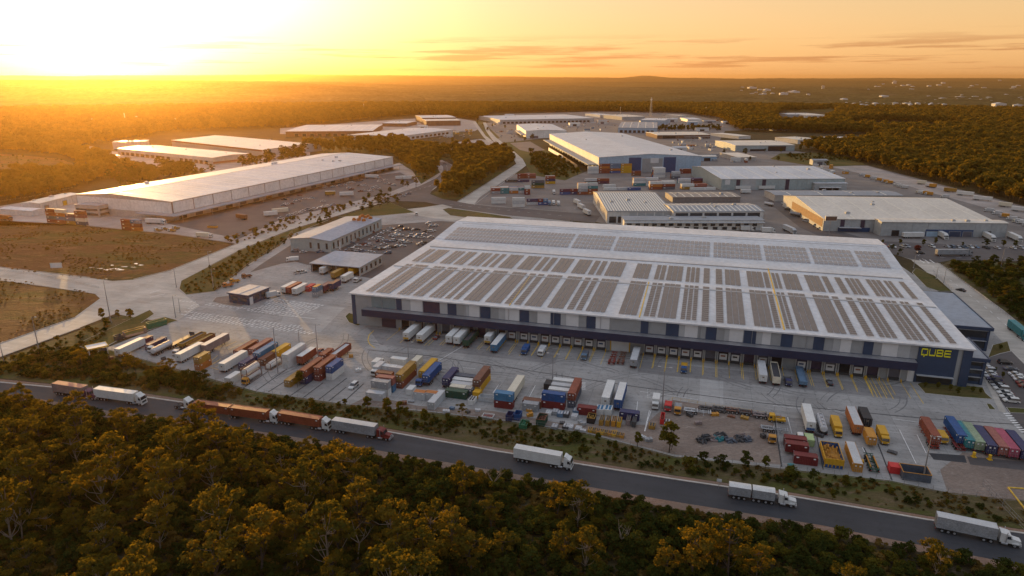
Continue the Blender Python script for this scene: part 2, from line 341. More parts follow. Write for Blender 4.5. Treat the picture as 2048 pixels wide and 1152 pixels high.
# the wide back yards of the estate
sheet("hardstand", [(915, 405), (1020, 350), (1100, 340), (1130, 360), (1205, 330), (1190, 300), (1100, 275), (1010, 285), (985, 280), (960, 250), (985, 243), (1010, 228), (1240, 222), (1440, 226), (1545, 240), (1560, 258), (1450, 262), (1440, 280), (1610, 305), (1660, 330), (1735, 331), (2048, 412), (2300, 470), (2300, 530), (1960, 520), (1784, 506), (1560, 502), (1216, 450), (1140, 430), (1000, 416)], "estate paving", 1)
sheet("road", [(1590, 390), (1545, 392), (1535, 404), (1600, 455), (1700, 500), (1880, 512), (2300, 530), (2300, 505), (2048, 495), (1750, 482), (1640, 452), (1560, 405)], "worn asphalt", 2)
sheet("hardstand", [(560, 268), (740, 272), (950, 262), (962, 255), (950, 242), (900, 234), (810, 238), (740, 243), (560, 256)], "pale hardstand", 1)
sheet("hardstand", [(785, 300), (860, 300), (975, 298), (1010, 292), (985, 282), (960, 278), (862, 291)], "pale hardstand", 2)
sheet("grass_verge", [(951, 243), (965, 243), (1000, 276), (985, 280), (972, 272)], "verge grass", 3)
sheet("grass_verge", [(1000, 286), (1045, 283), (1120, 310), (1165, 345), (1130, 361), (1062, 350), (1052, 331), (1045, 318)], "verge grass", 2)
sheet("bare_ground", [(1020, 286), (1060, 283), (1090, 300), (1062, 305), (1040, 300)], "bare dirt", 3)
sheet("grass_verge", [(1580, 325), (1540, 318), (1560, 307), (1660, 305), (1720, 318), (1730, 330), (1640, 334)], "verge grass", 2)
sheet("hardstand", [(150, 296), (240, 316), (330, 336), (430, 345), (620, 310), (620, 300), (540, 312), (420, 330), (230, 303)], "pale hardstand", 2)

# --- roads
R1N = [(-500, 727), (-200, 751), (0, 766), (103, 776), (284, 794.5), (480, 823), (640, 846), (780, 866), (992, 904), (1146, 928), (1348, 960), (1587, 995), (1854, 1041), (2045, 1068), (2300, 1108), (2700, 1172)]
R1S = [(-500, 738), (-200, 765), (0, 785), (103, 802), (219, 822), (342, 836), (479, 857), (684, 888.5), (992, 941.5), (1347, 1003), (1640, 1050), (2045, 1131), (2300, 1185), (2700, 1270)]
def grow(pts, dy): return [(x, y + dy) for x, y in pts]
sheet("road_shoulder", None, "red shoulder", 1, world_pts=polyw(grow(R1N, -9)) + polyw(grow(R1S, 14))[::-1])
ribbon("road", R1N, R1S, "fresh asphalt", 2)
kb = MB(); kerb_line(kb, polyw(grow(R1N, -1.5)), 0.5, 0.16); tag(kb.build("kerb", M["kerb concrete"]), kind="structure")
# entry road: from the left edge, through the junction, up past the left warehouse
R2N = [(-300, 777), (0, 688), (150, 636), (200, 597), (190, 588), (90, 572), (0, 560), (-200, 540), (-200, 528), (0, 535), (120, 549), (180, 556), (225, 562), (267, 559.5), (342, 541), (479, 486), (581, 448), (704, 414.5), (776, 394.6), (842, 371), (872, 357)]
R2S = [(-300, 812), (0, 713), (160, 655), (230, 628), (300, 640), (356, 640), (400, 612), (372, 592), (355.7, 580), (362.5, 561), (479, 500), (581, 459), (676, 431), (736, 413), (800, 398), (862, 383), (885, 366)]
ribbon("road", R2N, R2S, "road concrete", 4)
sheet("road", [(736, 409), (776, 394), (842, 371), (872, 357), (887, 343), (886, 333), (876, 325), (893, 323), (906, 333), (905, 346), (897, 356), (880, 368), (866, 378), (860, 388), (885, 398), (940, 408), (980, 413), (1132, 424.5), (1200, 432), (1190, 446), (1140, 441), (1016, 431), (935, 420), (900, 414), (850, 404), (800, 402)], "worn asphalt", 5)
sheet("road", [(800, 420), (845, 415), (885, 409), (905, 414), (893, 421), (900, 430), (930, 436), (905, 442), (850, 434), (815, 428)], "road concrete", 6)
ribbon("road", [(915, 404), (925, 398), (960, 376), (1008, 344.5), (1033, 328), (1028, 318), (1013, 306), (985, 280.5), (972, 262), (966, 245)], [(948, 409), (960, 394), (1010, 360), (1031, 346), (1052, 331), (1045, 318), (1025, 300), (993, 276), (980, 262), (972, 245)], "road concrete", 4)
ribbon("road", [(946, 245), (965, 272), (976, 284)], [(951, 243), (971, 271), (984, 281)], "road concrete", 4)
# the road on the right and the cross road behind the warehouse
ribbon("road", [(1784, 507), (1824, 520), (1905, 583), (1947, 621), (2010, 690), (2100, 800)], [(1860, 512), (1879, 528), (1932, 568), (2005, 621), (2060, 665), (2250, 800)], "road concrete", 4)
sheet("road", [(1780, 500), (1944, 510), (2048, 510), (2400, 515), (2400, 535), (2048, 523), (1904, 520), (1874, 526), (1824, 519), (1784, 508)], "worn asphalt", 5)
ribbon("road", [(1660, 333), (1760, 356), (1900, 396), (2048, 437), (2300, 505)], [(1735, 332), (1816, 355), (1932, 384.7), (2048, 414.5), (2300, 480)], "pale hardstand", 5)
sheet("car_park", [(1975, 716), (2020, 700), (2120, 800), (2200, 900), (2100, 885), (2048, 868), (2000, 800)], "worn asphalt", 5)
# kerbs along the pale roads
kb = MB()
for pts in ([(267, 558.5), (342, 540), (479, 485), (581, 447), (704, 413.5), (776, 393.6), (842, 370), (872, 356)], [(0, 714), (160, 656)], [(0, 687), (150, 635), (200, 598)], [(0, 534), (120, 548), (180, 555)], [(0, 561), (90, 573), (195, 588)],
            [(915, 403), (960, 375), (1008, 344), (1033, 328), (1028, 318), (1013, 306), (985, 280)], [(948, 410), (1031, 347), (1052, 331), (1045, 318), (993, 276)], [(940, 407), (980, 412), (1132, 423.5)], [(900, 416), (1016, 432), (1140, 442)], [(1824, 521), (1905, 584)], [(1879, 527), (1932, 567), (2005, 620), (2060, 664)]):
    kerb_line(kb, polyw(pts), 0.35, 0.15)
tag(kb.build("kerb", M["kerb concrete"]), kind="structure")

# --- grass verges and islands
raised("grass_verge", [(372, 590), (358, 578), (362, 562), (479, 501.5), (581, 460.5), (676, 432.5), (780, 405), (830, 425), (755, 432), (672, 434), (583, 470), (560, 492), (500, 528), (460, 560), (430, 583)], "verge grass")
raised("grass_verge", [(150, 690), (300, 620), (309, 628), (282, 646), (330, 634), (356, 641), (236, 681), (208, 696), (195, 705)], "verge grass")
sheet("grass_verge", [(-300, 830), (0, 720), (160, 660), (232, 634), (300, 618), (200, 695), (222, 700), (420, 757), (513, 783), (700, 810), (853, 823), (1035, 845), (1179, 868), (1348, 913), (1560, 937), (1779, 961), (1895, 985), (2048, 1002), (2400, 1040), (2700, 1150), (2300, 1095), (2045, 1058), (1854, 1031), (1587, 985), (1348, 950), (1146, 919), (992, 895), (780, 858), (640, 838), (480, 815), (284, 786), (103, 768), (0, 758), (-300, 735)], "scrub floor", 1)
raised("grass_verge", [(690, 633), (698, 626), (742, 640), (716, 652), (697, 645)], "verge grass")
raised("grass_verge", [(1824, 545), (1832, 536), (1870, 552), (1904, 583), (1880, 583), (1853, 575)], "verge grass")
sheet("grass_verge", [(1884, 530), (1898, 522), (2048, 527), (2400, 540), (2400, 800), (2060, 662), (2005, 618), (1932, 565)], "scrub floor", 2)
raised("grass_verge", [(1833, 768), (1848, 763), (1966, 775), (1972, 787), (1986, 799), (1925, 795), (1850, 787)], "verge grass")
raised("grass_verge", [(1976, 716), (1985, 690), (2015, 683), (2022, 703), (2000, 708)], "verge grass")
raised("grass_verge", [(1972, 807), (1982, 809), (1992, 820), (1978, 819)], "verge grass")
raised("grass_verge", [(2012, 815), (2060, 818), (2080, 828), (2020, 826)], "verge grass")
sheet("footpath", [(1962, 745), (1972, 744), (2012, 824), (2008, 826), (1998, 822)], "road concrete", 6)
raised("traffic_island", [(424, 604), (432, 595), (462, 591), (500, 606), (480, 614), (450, 610)], "bare dirt")
raised("traffic_island", [(885, 419), (897, 416), (940, 422), (1020, 434), (1030, 440), (940, 436), (900, 431)], "scrub floor")

# --- painted markings and drains
mk = MB(); dk = MB()
def dash_rows(p0, p1, rows, gap, dash=1.3, pitch=2.0, w=0.5, z=0.075, skew=0.35):
    p0 = at(*p0); p1 = at(*p1); d = (p1 - p0); ln = d.length; d.normalize(); n = Vector((-d.y, d.x, 0)); k = int(ln / pitch)
    for r in range(rows):
        for i in range(k):
            c = p0 + d * (i * pitch + (r % 2) * pitch * .3) + n * (r * gap)
            if rnd.random() < 0.1: continue
            a = d * (w / 2); e = (n + d * skew) * (dash / 2)
            mk.quad((c.x - a.x - e.x, c.y - a.y - e.y, z), (c.x + a.x - e.x, c.y + a.y - e.y, z), (c.x + a.x + e.x, c.y + a.y + e.y, z), (c.x - a.x + e.x, c.y - a.y + e.y, z))
def q6(ox, oy): return lambda x, y: (ox + x / 6.0235, oy + y / 6.0235)
c6 = q6(300, 480)
dash_rows(c6(680, 780), c6(1560, 900), 2, 1.7); dash_rows(c6(430, 905), c6(1850, 1090), 3, 1.9); dash_rows(c6(450, 940), c6(1990, 1140), 2, 1.5)
dash_rows(c6(1270, 830), c6(1850, 930), 7, 2.1); dash_rows(c6(430, 900), c6(600, 755), 2, 1.7); dash_rows(c6(360, 735), c6(600, 755), 1, 1.5)
dash_rows(c6(1400, 760), c6(2040, 850), 4, 2.1)
for a, b in (((0, 690), (180, 650)), ((0, 640), (130, 600)), ((1400, 745), (1560, 690)), ((1550, 905), (1990, 950)), ((560, 950), (430, 930))):
    strip([at(*c6(*a)), at(*c6(*b))], 0.35, 0.075, mk)
cE = q6(1280, 700); cD = q6(980, 700); cC = q6(720, 660); cF = q6(1540, 780); cG = q6(1708, 780)
def lines(c, segs, w=0.16, z=0.075, b=None):
    for s in segs: strip([at(*c(*p)) for p in s], w, z, b or mk)
lines(cE, [((0, 500), (700, 600)), ((1040, 600), (1400, 640)), ((1600, 670), (1990, 715)), ((90, 870), (60, 980)), ((130, 740), (80, 880)), ((1780, 810), (1830, 1010))])
for k in range(6): lines(cE, [((95 + k * 1, 480 + k * 18), (120 + k * 1, 484 + k * 18))], 0.35); lines(cD, [((1100, 390 + k * 16), (1150, 396 + k * 16))], 0.35); lines(cD, [((1895, 480 + k * 18), (1930, 486 + k * 18))], 0.35)
lines(cF, [((210, 330), (260, 520)), ((1560, 480), (1760, 890)), ((1770, 540), (1880, 760)), ((690, 220), (940, 290)), ((1480, 350), (1800, 390)), ((1110, 690), (1170, 800))])
lines(cC, [((1700, 615), (1600, 760)), ((610, 370), (740, 390)), ((1240, 455), (1390, 468)), ((1350, 130), (930, 380))]); lines(cD, [((545, 430), (460, 590)), ((130, 380), (40, 520)), ((640, 480), (600, 620)), ((1920, 730), (1860, 980)), ((1780, 620), (1760, 780))])
for k in range(9): lines(cG, [((1800 + k * 26, 285 + k * 28), (1880 + k * 24, 282 + k * 28))], 0.55, 0.085)
for a in (0, 60, 120): lines(q6(1708, 430), [((790 + a, 540), (850 + a, 580))], 0.5, 0.085)
# centre lines of the pale roads
def dashed(pts, w=0.15, ln=3.0, gap=6.0, z=0.085):
    ps = polyw(pts)
    for p, q in zip(ps[:-1], ps[1:]):
        d = (q - p); L_ = d.length; d.normalize(); t = 0
        while t + ln < L_: strip([p + d * t, p + d * (t + ln)], w, z, mk); t += ln + gap
dashed([(270, 575), (479, 493), (690, 424), (776, 403)]); dashed([(0, 700), (150, 646)]); dashed([(1835, 510), (1980, 622), (2048, 682)], 0.2); dashed([(940, 400), (1020, 350), (1042, 328), (1020, 303), (985, 275)]); dashed([(900, 409), (1140, 433)], 0.25); dashed([(780, 396), (860, 372), (896, 345), (893, 330)], 0.25)
dashed([(1880, 515), (2048, 518)], 0.2)
# yellow bay lines in the yard
yl = MB()
for s in ([(cC(0, 330)), cC(85, 180), cC(95, 90), cC(150, 20)],): pass
lines(cC, [((165, 10), (110, 60), (95, 120), (115, 170), (180, 220))], 0.35, 0.08, yl)
for i in range(6): lines(q6(120, 640), [((1560 + i * 22, 250 - i * 18), (1300 + i * 22, 390 - i * 18))] if i % 2 else [((1900 + i * 20, 430 + i * 18), (1790 + i * 20, 520 + i * 12))], 0.16, 0.08, yl)
lines(q6(420, 660), [((160, 150), (260, 110)), ((180, 200), (320, 140)), ((0, 420), (110, 370)), ((100, 480), (0, 450)), ((220, 240), (440, 140))], 0.18, 0.08, yl)
tm = MB(); P("tyre rubber", (.165, .16, .155), rough=.9, var=.3, scale=.4)
for i in range(70):
    c = at(rnd.uniform(760, 1900), 1.0) if False else at(*[(lambda s: (s, 700 + (s - 760) * .085 + rnd.uniform(-14, 46)))(rnd.uniform(430, 1900))][0]); r_ = rnd.uniform(14, 40); a0 = rnd.uniform(0, 6.28); da = rnd.uniform(.3, .8) * rnd.choice((-1, 1))
    for o_ in (0, 2.0): strip([c + Vector((math.cos(a0 + da * q / 6), math.sin(a0 + da * q / 6), 0)) * (r_ + o_) - Vector((math.cos(a0), math.sin(a0), 0)) * r_ for q in range(7)], rnd.uniform(.2, .45), .055 + .0003 * i, tm)
tag(tm.build("tyre_mark", M["tyre rubber"]), kind="structure")
special_concrete("new concrete", (0.36, 0.35, 0.33), stain=.35); special_concrete("old concrete", (0.215, 0.205, 0.195), stain=.6)
for i, (q, m_) in enumerate((([cE(725, 345), cE(1003, 365), cE(1003, 670), cE(715, 645)], "new concrete"), ([(735, 655), (1120, 700), (1110, 728), (760, 690)], "old concrete"), ([(1280, 722), (1820, 775), (1815, 800), (1275, 745)], "old concrete"), ([(420, 700), (560, 690), (540, 735), (430, 760)], "old concrete"), ([cF(80, 320), cF(520, 360), cF(640, 900), cF(150, 880)], "old concrete"), ([cG(900, 760), cG(1330, 790), cG(1360, 880), cG(960, 840)], "fresh asphalt"), ([cG(1360, 800), cG(2060, 870), cG(2060, 970), cG(1400, 900)], "worn asphalt"), ([(580, 600), (690, 615), (640, 665), (560, 650)], "new concrete"))): sheet("paving_patch", q, m_, 4.3 + .04 * i if i < 5 or i == 7 else 4.6 + .03 * i)
tag(mk.build("road_marking", M["white paint"]), kind="structure")
tag(yl.build("road_marking", M["yellow paint"]), kind="structure")
# drains and low rails across the yard
strip([at(735, 700), at(860, 712), at(1060, 742), at(1280, 775), at(1530, 807), at(1860, 838), at(2048, 850)], 0.35, 0.08, dk)
for x0, y0, x1, y1 in ((700, 655, 920, 470), (830, 540, 1020, 330)): pass
cB = q6(420, 660)
for a, b in (((560, 730), (930, 470)), ((700, 750), (1000, 560)), ((960, 800), (1250, 600)), ((1120, 820), (1360, 640)), ((1310, 840), (1650, 580)), ((1430, 860), (1640, 690)), ((1600, 880), (1850, 650)), ((370, 720), (700, 500))):
    strip([at(*cB(*a)), at(*cB(*b))], 0.4, 0.08, dk)
for a, b in (((1640, 800), (1740, 1100)), ((560, 560), (650, 930)),):
    pass
for a, b in (((50, 320), (140, 930)), ((560, 540), (640, 960)), ((1300, 650), (1470, 1090)), ((1130, 700), (1180, 800))):
    strip([at(*cF(*a)), at(*cF(*b))], 0.35, 0.08, dk)
tag(dk.build("drain", M["dark groove"]), kind="structure")
# standing water in the field
pb = MB(); cP_ = q6(0, 380)
def blob(cx, cy, rx, ry, seed, z=0.04, b=None):
    r_ = random.Random(seed); n = 14
    (b or pb).add([(at(*cP_(cx + rx * math.cos(t) * (1 + .35 * r_.uniform(-1, 1)), cy + ry * math.sin(t) * (1 + .35 * r_.uniform(-1, 1)))).xy.to_3d() + Vector((0, 0, z))) for t in [2 * math.pi * i / n for i in range(n)]], [tuple(range(n))])
for i, (x, y, rx, ry) in enumerate([(1210, 945, 40, 3), (1390, 948, 75, 5), (1500, 925, 40, 3), (1610, 930, 35, 2), (1640, 888, 25, 6), (1350, 905, 20, 5), (1290, 962, 50, 5), (1100, 935, 40, 4), (1440, 962, 70, 5), (1700, 905, 30, 4)]): blob(x, y, rx, ry, i)
tag(pb.build("water", M["puddle water"]), kind="structure")
# ------------------------------------------------------------------ trees and bush
nr = np.random.default_rng(11)
M["gum leaf"] = leaf_mat("gum leaf", (0.050, 0.058, 0.014), (0.155, 0.118, 0.020), 0.52)
M["dark leaf"] = leaf_mat("dark leaf", (0.024, 0.036, 0.010), (0.055, 0.062, 0.014), 0.3)
M["green leaf"] = leaf_mat("green leaf", (0.055, 0.066, 0.014), (0.11, 0.095, 0.016), 0.36)
M["far leaf"] = leaf_mat("far leaf", (0.070, 0.064, 0.017), (0.155, 0.115, 0.024), 0.48)
M["plum leaf"] = leaf_mat("plum leaf", (0.07, 0.015, 0.02), (0.10, 0.03, 0.03), 0.3)
P("bark", (0.085, 0.06, 0.042), rough=0.95, var=0.3, scale=2)
P("pale bark", (0.24, 0.185, 0.135), rough=0.9, var=0.25, scale=2)
def mesh_np(name, v, f, mat_):
    """v (n,3), f (m,4)"""
    me = bpy.data.meshes.new(name); n = len(v); m = len(f)
    me.vertices.add(n); me.vertices.foreach_set("co", np.asarray(v, np.float32).ravel())
    me.loops.add(m * 4); me.loops.foreach_set("vertex_index", np.asarray(f, np.int32).ravel())
    me.polygons.add(m); me.polygons.foreach_set("loop_start", np.arange(0, m * 4, 4, dtype=np.int32)); me.polygons.foreach_set("loop_total", np.full(m, 4, np.int32))
    me.materials.append(mat_); me.update(calc_edges=True); me.validate(); return me
def leaves(centres, radii, per, size, r, flat=0.72, shell=0.45):
    """leaf quads spread through rounded clumps, facing mostly outwards and up"""
    V_ = []; 
    for c, rad, n in zip(centres, radii, per):
        d = r.normal(size=(n, 3)); d /= np.linalg.norm(d, axis=1)[:, None]; d[:, 2] = np.where(d[:, 2] < -0.25, -d[:, 2] * 0.6, d[:, 2])
        rr = rad * (shell + (1 - shell) * r.random(n) ** 0.55) * (1 + 0.18 * r.normal(size=n))
        p = c + d * rr[:, None] * np.array([1, 1, flat])
        nn = d * 0.85 + r.normal(size=(n, 3)) * 0.42 + np.array([0, 0, 0.25]); nn /= np.linalg.norm(nn, axis=1)[:, None]
        t = np.cross(nn, r.normal(size=(n, 3))); t /= np.linalg.norm(t, axis=1)[:, None]; b = np.cross(nn, t)
        s = size * (0.6 + 0.8 * r.random(n))[:, None]
        V_.append(np.stack([p - t * s - b * s * .6, p + t * s - b * s * .45, p + t * s * .85 + b * s * .6, p - t * s * .9 + b * s * .5], 1).reshape(-1, 3))
    v = np.concatenate(V_); return v, np.arange(len(v)).reshape(-1, 4)
def make_tree(name, seed, H, spread, nclump, per, leaf, lm, bm_, crad=(1.1, 2.0), base=0.45, lean=0.4, limbs=True, flat=0.72, parent_name=None):
    r = np.random.default_rng(seed); rr = random.Random(seed)
    cs = []; rads = []
    for i in range(nclump):
        t = (i + r.random()) / nclump
        z = H * (base + (1 - base) * (0.08 + 0.80 * t ** .8)); w = spread * (0.62 + 0.5 * math.sin(math.pi * min(1, t * .9 + .08))) * (0.30 + 0.80 * r.random())
        a = i * 2.4 + r.random() * 1.2
        cs.append(np.array([math.cos(a) * w, math.sin(a) * w, z])); rads.append(crad[0] + (crad[1] - crad[0]) * r.random())
    cs.append(np.array([0.2, 0.1, H * 0.90])); rads.append(crad[0] * 1.1)
    v, f = leaves(cs, rads, [int(per * (q / crad[1]) ** 1.6) + 12 for q in rads], leaf, r, flat)
    root = empty(name)
    tb = MB(); pts = [Vector((0, 0, -0.3))]
    dx, dy = r.normal(size=2) * lean
    for k in range(1, 5): pts.append(Vector((dx * k / 4 * (1 + .3 * r.normal()), dy * k / 4 * (1 + .3 * r.normal()), H * 0.2 * k)))
    rad0 = 0.014 * H + 0.06
    for k in range(4): tb.bar(pts[k], pts[k + 1], rad0 * (1 - k * .2), 6, 0, rad0 * (1 - (k + 1) * .2))
    if limbs:
        for c in cs[::1]:
            k = rr.choice((2, 3, 3, 4)) if c[2] > H * .6 else rr.choice((1, 2)); s = pts[k]; e = Vector(c)
            if s.z > e.z: s = pts[max(1, k - 2)]
            mid = s.lerp(e, 0.55) + Vector((0, 0, -0.06 * H * rr.random())); tb.bar(s, mid, rad0 * .36, 5, 0, rad0 * .22); tb.bar(mid, e, rad0 * .22, 4, 0, rad0 * .1)
    tb.build("trunk", bm_, root)
    link("crown", mesh_np(name + " crown", v, f, lm), root)
    return root
GUM, DARK, SLIM, FARS = [], [], [], []
for i in range(6): GUM.append(make_tree("gum_tree", 100 + i, 11.5 + i * 0.9, 3.7 + .25 * (i % 3), 13 + i, 135, 0.245, M["gum leaf"], M["pale bark"] if i in (1, 4) else M["bark"], (0.8, 1.65), base=0.36 - .03 * (i % 3), lean=0.7))
for i in range(4): DARK.append(make_tree("bush_tree", 200 + i, 6.0 + i * .8, 2.0 + .3 * (i % 2), 11, 105, 0.25, M["dark leaf"], M["bark"], (0.7, 1.4), base=0.15, lean=0.3))
for i in range(3): SLIM.append(make_tree("young_tree", 300 + i, 6.5 + i * .8, 1.3, 10, 110, 0.27, M["green leaf"], M["bark"], (0.7, 1.15), base=0.22, lean=0.2, flat=1.0))
M["dry leaf"] = leaf_mat("dry leaf", (0.085, 0.060, 0.018), (0.17, 0.115, 0.035), 0.3)
BUSH, TUFT = [], []
for i in range(3): BUSH.append(make_tree("low_shrub", 500 + i, 2.6 + .3 * i, 1.5, 9, 70, .2, M["dark leaf" if i < 2 else "green leaf"], M["bark"], (.6, 1.05), base=.12, lean=.1, flat=.8))
for i in range(2): TUFT.append(make_tree("dry_shrub", 520 + i, 1.5, 1.3, 7, 40, .2, M["dry leaf"], M["bark"], (.5, .8), base=.1, lean=.1, limbs=False, flat=.6))
for i in range(4): FARS.append(make_tree("woodland_tree", 400 + i, 12.5 + i * 1.1, 3.6, 8, 40, 0.95, M["far leaf"], M["bark"], (1.9, 2.9), base=0.3, lean=0.5, limbs=False, flat=0.85))
USED = set()
def place_tree(src, x, y, s, label, cat, group, z=0.0):
    o = src if src.name not in USED else copy_tree(src)
    USED.add(o.name); USED.add(src.name)
    o.location = (x, y, z); o.rotation_euler = (0, 0, rnd.random() * 6.28); o.scale = (s * rnd.uniform(.9, 1.12), s * rnd.uniform(.9, 1.12), s)
    return tag(o, label, cat, group)
def inpoly(px, py, poly):
    """numpy point in polygon, poly in world xy"""
    r = np.zeros(len(px), bool); n = len(poly)
    for i in range(n):
        x1, y1 = poly[i][0], poly[i][1]; x2, y2 = poly[(i + 1) % n][0], poly[(i + 1) % n][1]
        c = ((y1 > py) != (y2 > py))
        with np.errstate(divide='ignore', invalid='ignore'): r ^= c & (px < (x2 - x1) * (py - y1) / (y2 - y1 + 1e-12) + x1)
    return r
def npproj(x, y, z=0.0):
    dz = z - CAMH; dep = y * CP - dz * SP; up = y * SP + dz * CP
    return 1024 + FPX * x / dep, 576 - FPX * up / dep
def jgrid(x0, x1, y0, y1, sp, jit=0.48):
    gx, gy = np.meshgrid(np.arange(x0, x1, sp), np.arange(y0, y1, sp)); gx = gx.ravel() + nr.uniform(-jit, jit, gx.size) * sp; gy = gy.ravel() + nr.uniform(-jit, jit, gy.size) * sp
    return gx, gy
def scatter(name, pts, scl, rot, idx, sources):
    """one object of many small instances (uncountable growth), drawn from the meshes of trees that stand in the scene"""
    me = bpy.data.meshes.new(name); n = len(pts); me.vertices.add(n); me.vertices.foreach_set("co", np.asarray(pts, np.float32).ravel())
    for nm, ty, arr in (("s", 'FLOAT', scl), ("r", 'FLOAT', rot), ("k", 'INT', idx)):
        a = me.attributes.new(nm, ty, 'POINT'); a.data.foreach_set("value", np.asarray(arr, np.float32 if ty == 'FLOAT' else np.int32))
    o = link(name, me)
    ng = bpy.data.node_groups.new(name, 'GeometryNodeTree'); ng.interface.new_socket("Geometry", in_out='INPUT', socket_type='NodeSocketGeometry'); ng.interface.new_socket("Geometry", in_out='OUTPUT', socket_type='NodeSocketGeometry')
    N = ng.nodes; L = ng.links; gi = N.new("NodeGroupInput"); go = N.new("NodeGroupOutput"); ip = N.new("GeometryNodeInstanceOnPoints"); jn = N.new("GeometryNodeJoinGeometry")
    for root in sources:
        sub = N.new("GeometryNodeJoinGeometry")
        for ch in (root.children if len(root.children) else [root]):
            oi = N.new("GeometryNodeObjectInfo"); oi.transform_space = 'ORIGINAL'; oi.inputs["Object"].default_value = ch; L.new(oi.outputs["Geometry"], sub.inputs[0])
        gt = N.new("GeometryNodeGeometryToInstance"); L.new(sub.outputs[0], gt.inputs[0]); L.new(gt.outputs[0], jn.inputs[0])
    def attr(nm, ty):
        a = N.new("GeometryNodeInputNamedAttribute"); a.data_type = ty; a.inputs[0].default_value = nm; return a.outputs[0]
    cx = N.new("ShaderNodeCombineXYZ"); L.new(attr("r", 'FLOAT'), cx.inputs[2])
    ip.inputs["Pick Instance"].default_value = True
    L.new(gi.outputs[0], ip.inputs["Points"]); L.new(jn.outputs[0], ip.inputs["Instance"]); L.new(attr("k", 'INT'), ip.inputs["Instance Index"]); L.new(attr("s", 'FLOAT'), ip.inputs["Scale"]); L.new(cx.outputs[0], ip.inputs["Rotation"])
    L.new(ip.outputs[0], go.inputs[0])
    md = o.modifiers.new("growth", 'NODES'); md.node_group = ng; o["kind"] = "stuff"; return o

# --- the bush in the foreground: every gum a tree of its own
FB = [at(x, y) for x, y in [(-160, 775), (0, 800), (219, 838), (342, 852), (479, 872), (684, 905), (992, 957), (1347, 1020), (1640, 1066), (2045, 1150), (2230, 1195), (2240, 1320), (-330, 1320)]]
gx, gy = jgrid(-170, 170, 85, 245, 2.9); k = inpoly(gx, gy, FB); gx, gy = gx[k], gy[k]
order = nr.permutation(len(gx)); kept = []; keptp = np.zeros((0, 2))
S_far = polyw(R1S)
def road_dist(x, y): return min(abs(a.y + (b.y - a.y) * (x - a.x) / (b.x - a.x + 1e-9) - y) for a, b in zip(S_far[:-1], S_far[1:]) if min(a.x, b.x) - 1 <= x <= max(a.x, b.x) + 1) if -300 < x < 300 else 99
for q in order:
    x, y = gx[q], gy[q]; px, py = npproj(x, y); rd = road_dist(x, y)
    dens = 1.0 if px < 700 else 0.75
    if px > 950 and rd < 14 and nr.random() < .85: continue
    if px > 1500 and rd < 26 and nr.random() < .8: continue
    md = 6.3 if px < 760 else 4.4
    if len(kept) and np.min((keptp[:, 0] - x) ** 2 + (keptp[:, 1] - y) ** 2) < md * md: continue
    kept.append((x, y, px, py, rd)); keptp = np.vstack([keptp, (x, y)])
NT = 0; DK = []
gl = ["golden topped gum tree standing in the dark bush below the road", "pale limbed gum tree with thin crown in the dark bush below the road"]
for (x, y, px, py, rd) in kept:
    u_ = nr.random()
    if u_ < (0.68 if px < 760 else .3 if px < 950 else .05) and rd > 5:
        j = int(nr.integers(6)); s = (nr.uniform(0.58, .95) if nr.random() < .62 else nr.uniform(.95, 1.22)); H_ = 11.5 + j * .9
        free = rd < 40
        if free: s = min(s, (rd * .56 + 1.6) / H_)
        if s < .5: DK.append((x, y, rd)); continue
        place_tree(GUM[j], x, y, s, gl[1 if j in (1, 4) else 0], "tree", "gum trees in the bush below the road")
    else:
        s = min(nr.uniform(0.45, 1.1 if px < 900 else .8), max(.35, (rd * .5 + 1.2) / 7.5))
        place_tree(DARK[int(nr.integers(4))], x, y, s, "low dark bushy tree crowded among the gums below the road", "tree", "bushy trees among the gums")
    NT += 1
for (x, y, rd) in DK: place_tree(DARK[int(nr.integers(4))], x, y, min(.8, max(.3, (rd * .5 + 1.0) / 7.5)), "low shrubby bush at the sandy edge of the dark road", "tree", "shrubs at the road edge")
# undergrowth beneath and between them
ux, uy = jgrid(-175, 175, 85, 245, 2.0); k = inpoly(ux, uy, FB); ux, uy = ux[k], uy[k]; n = len(ux)
scatter("undergrowth", np.stack([ux, uy, np.zeros(n)], 1), nr.uniform(.3, 1.15, n), nr.uniform(0, 6.28, n), nr.integers(0, 5, n), BUSH + TUFT)
# the strip between the road and the yard
SB = polyw([(0, 735), (120, 700), (200, 712), (420, 764), (513, 790), (700, 815), (853, 828), (1035, 850), (1179, 872), (1348, 917), (1560, 941), (1779, 965), (1895, 989), (2048, 1010), (2200, 1050), (2045, 1052), (1854, 1026), (1587, 980), (1348, 945), (1146, 914), (992, 889), (780, 852), (640, 832), (480, 808), (284, 778), (103, 760), (0, 750), (-150, 740)])
ux, uy = jgrid(-230, 190, 130, 290, 1.25); k = inpoly(ux, uy, [p for p in SB]); ux, uy = ux[k], uy[k]
px, py = npproj(ux, uy); k = nr.random(len(ux)) < np.clip(np.where(px < 900, .6, .5) * (.35 + 1.3 * (np.sin(ux * .21 + 1.3) * np.sin(uy * .33 + ux * .07) * .5 + .5)), 0, 1); ux, uy, px = ux[k], uy[k], px[k]; n = len(ux)
scatter("undergrowth", np.stack([ux, uy, np.zeros(n)], 1), nr.uniform(.12, .75, n) * np.where(px < 480, 1.35, .75), nr.uniform(0, 6.28, n), nr.integers(0, 7, n), BUSH + TUFT + TUFT)
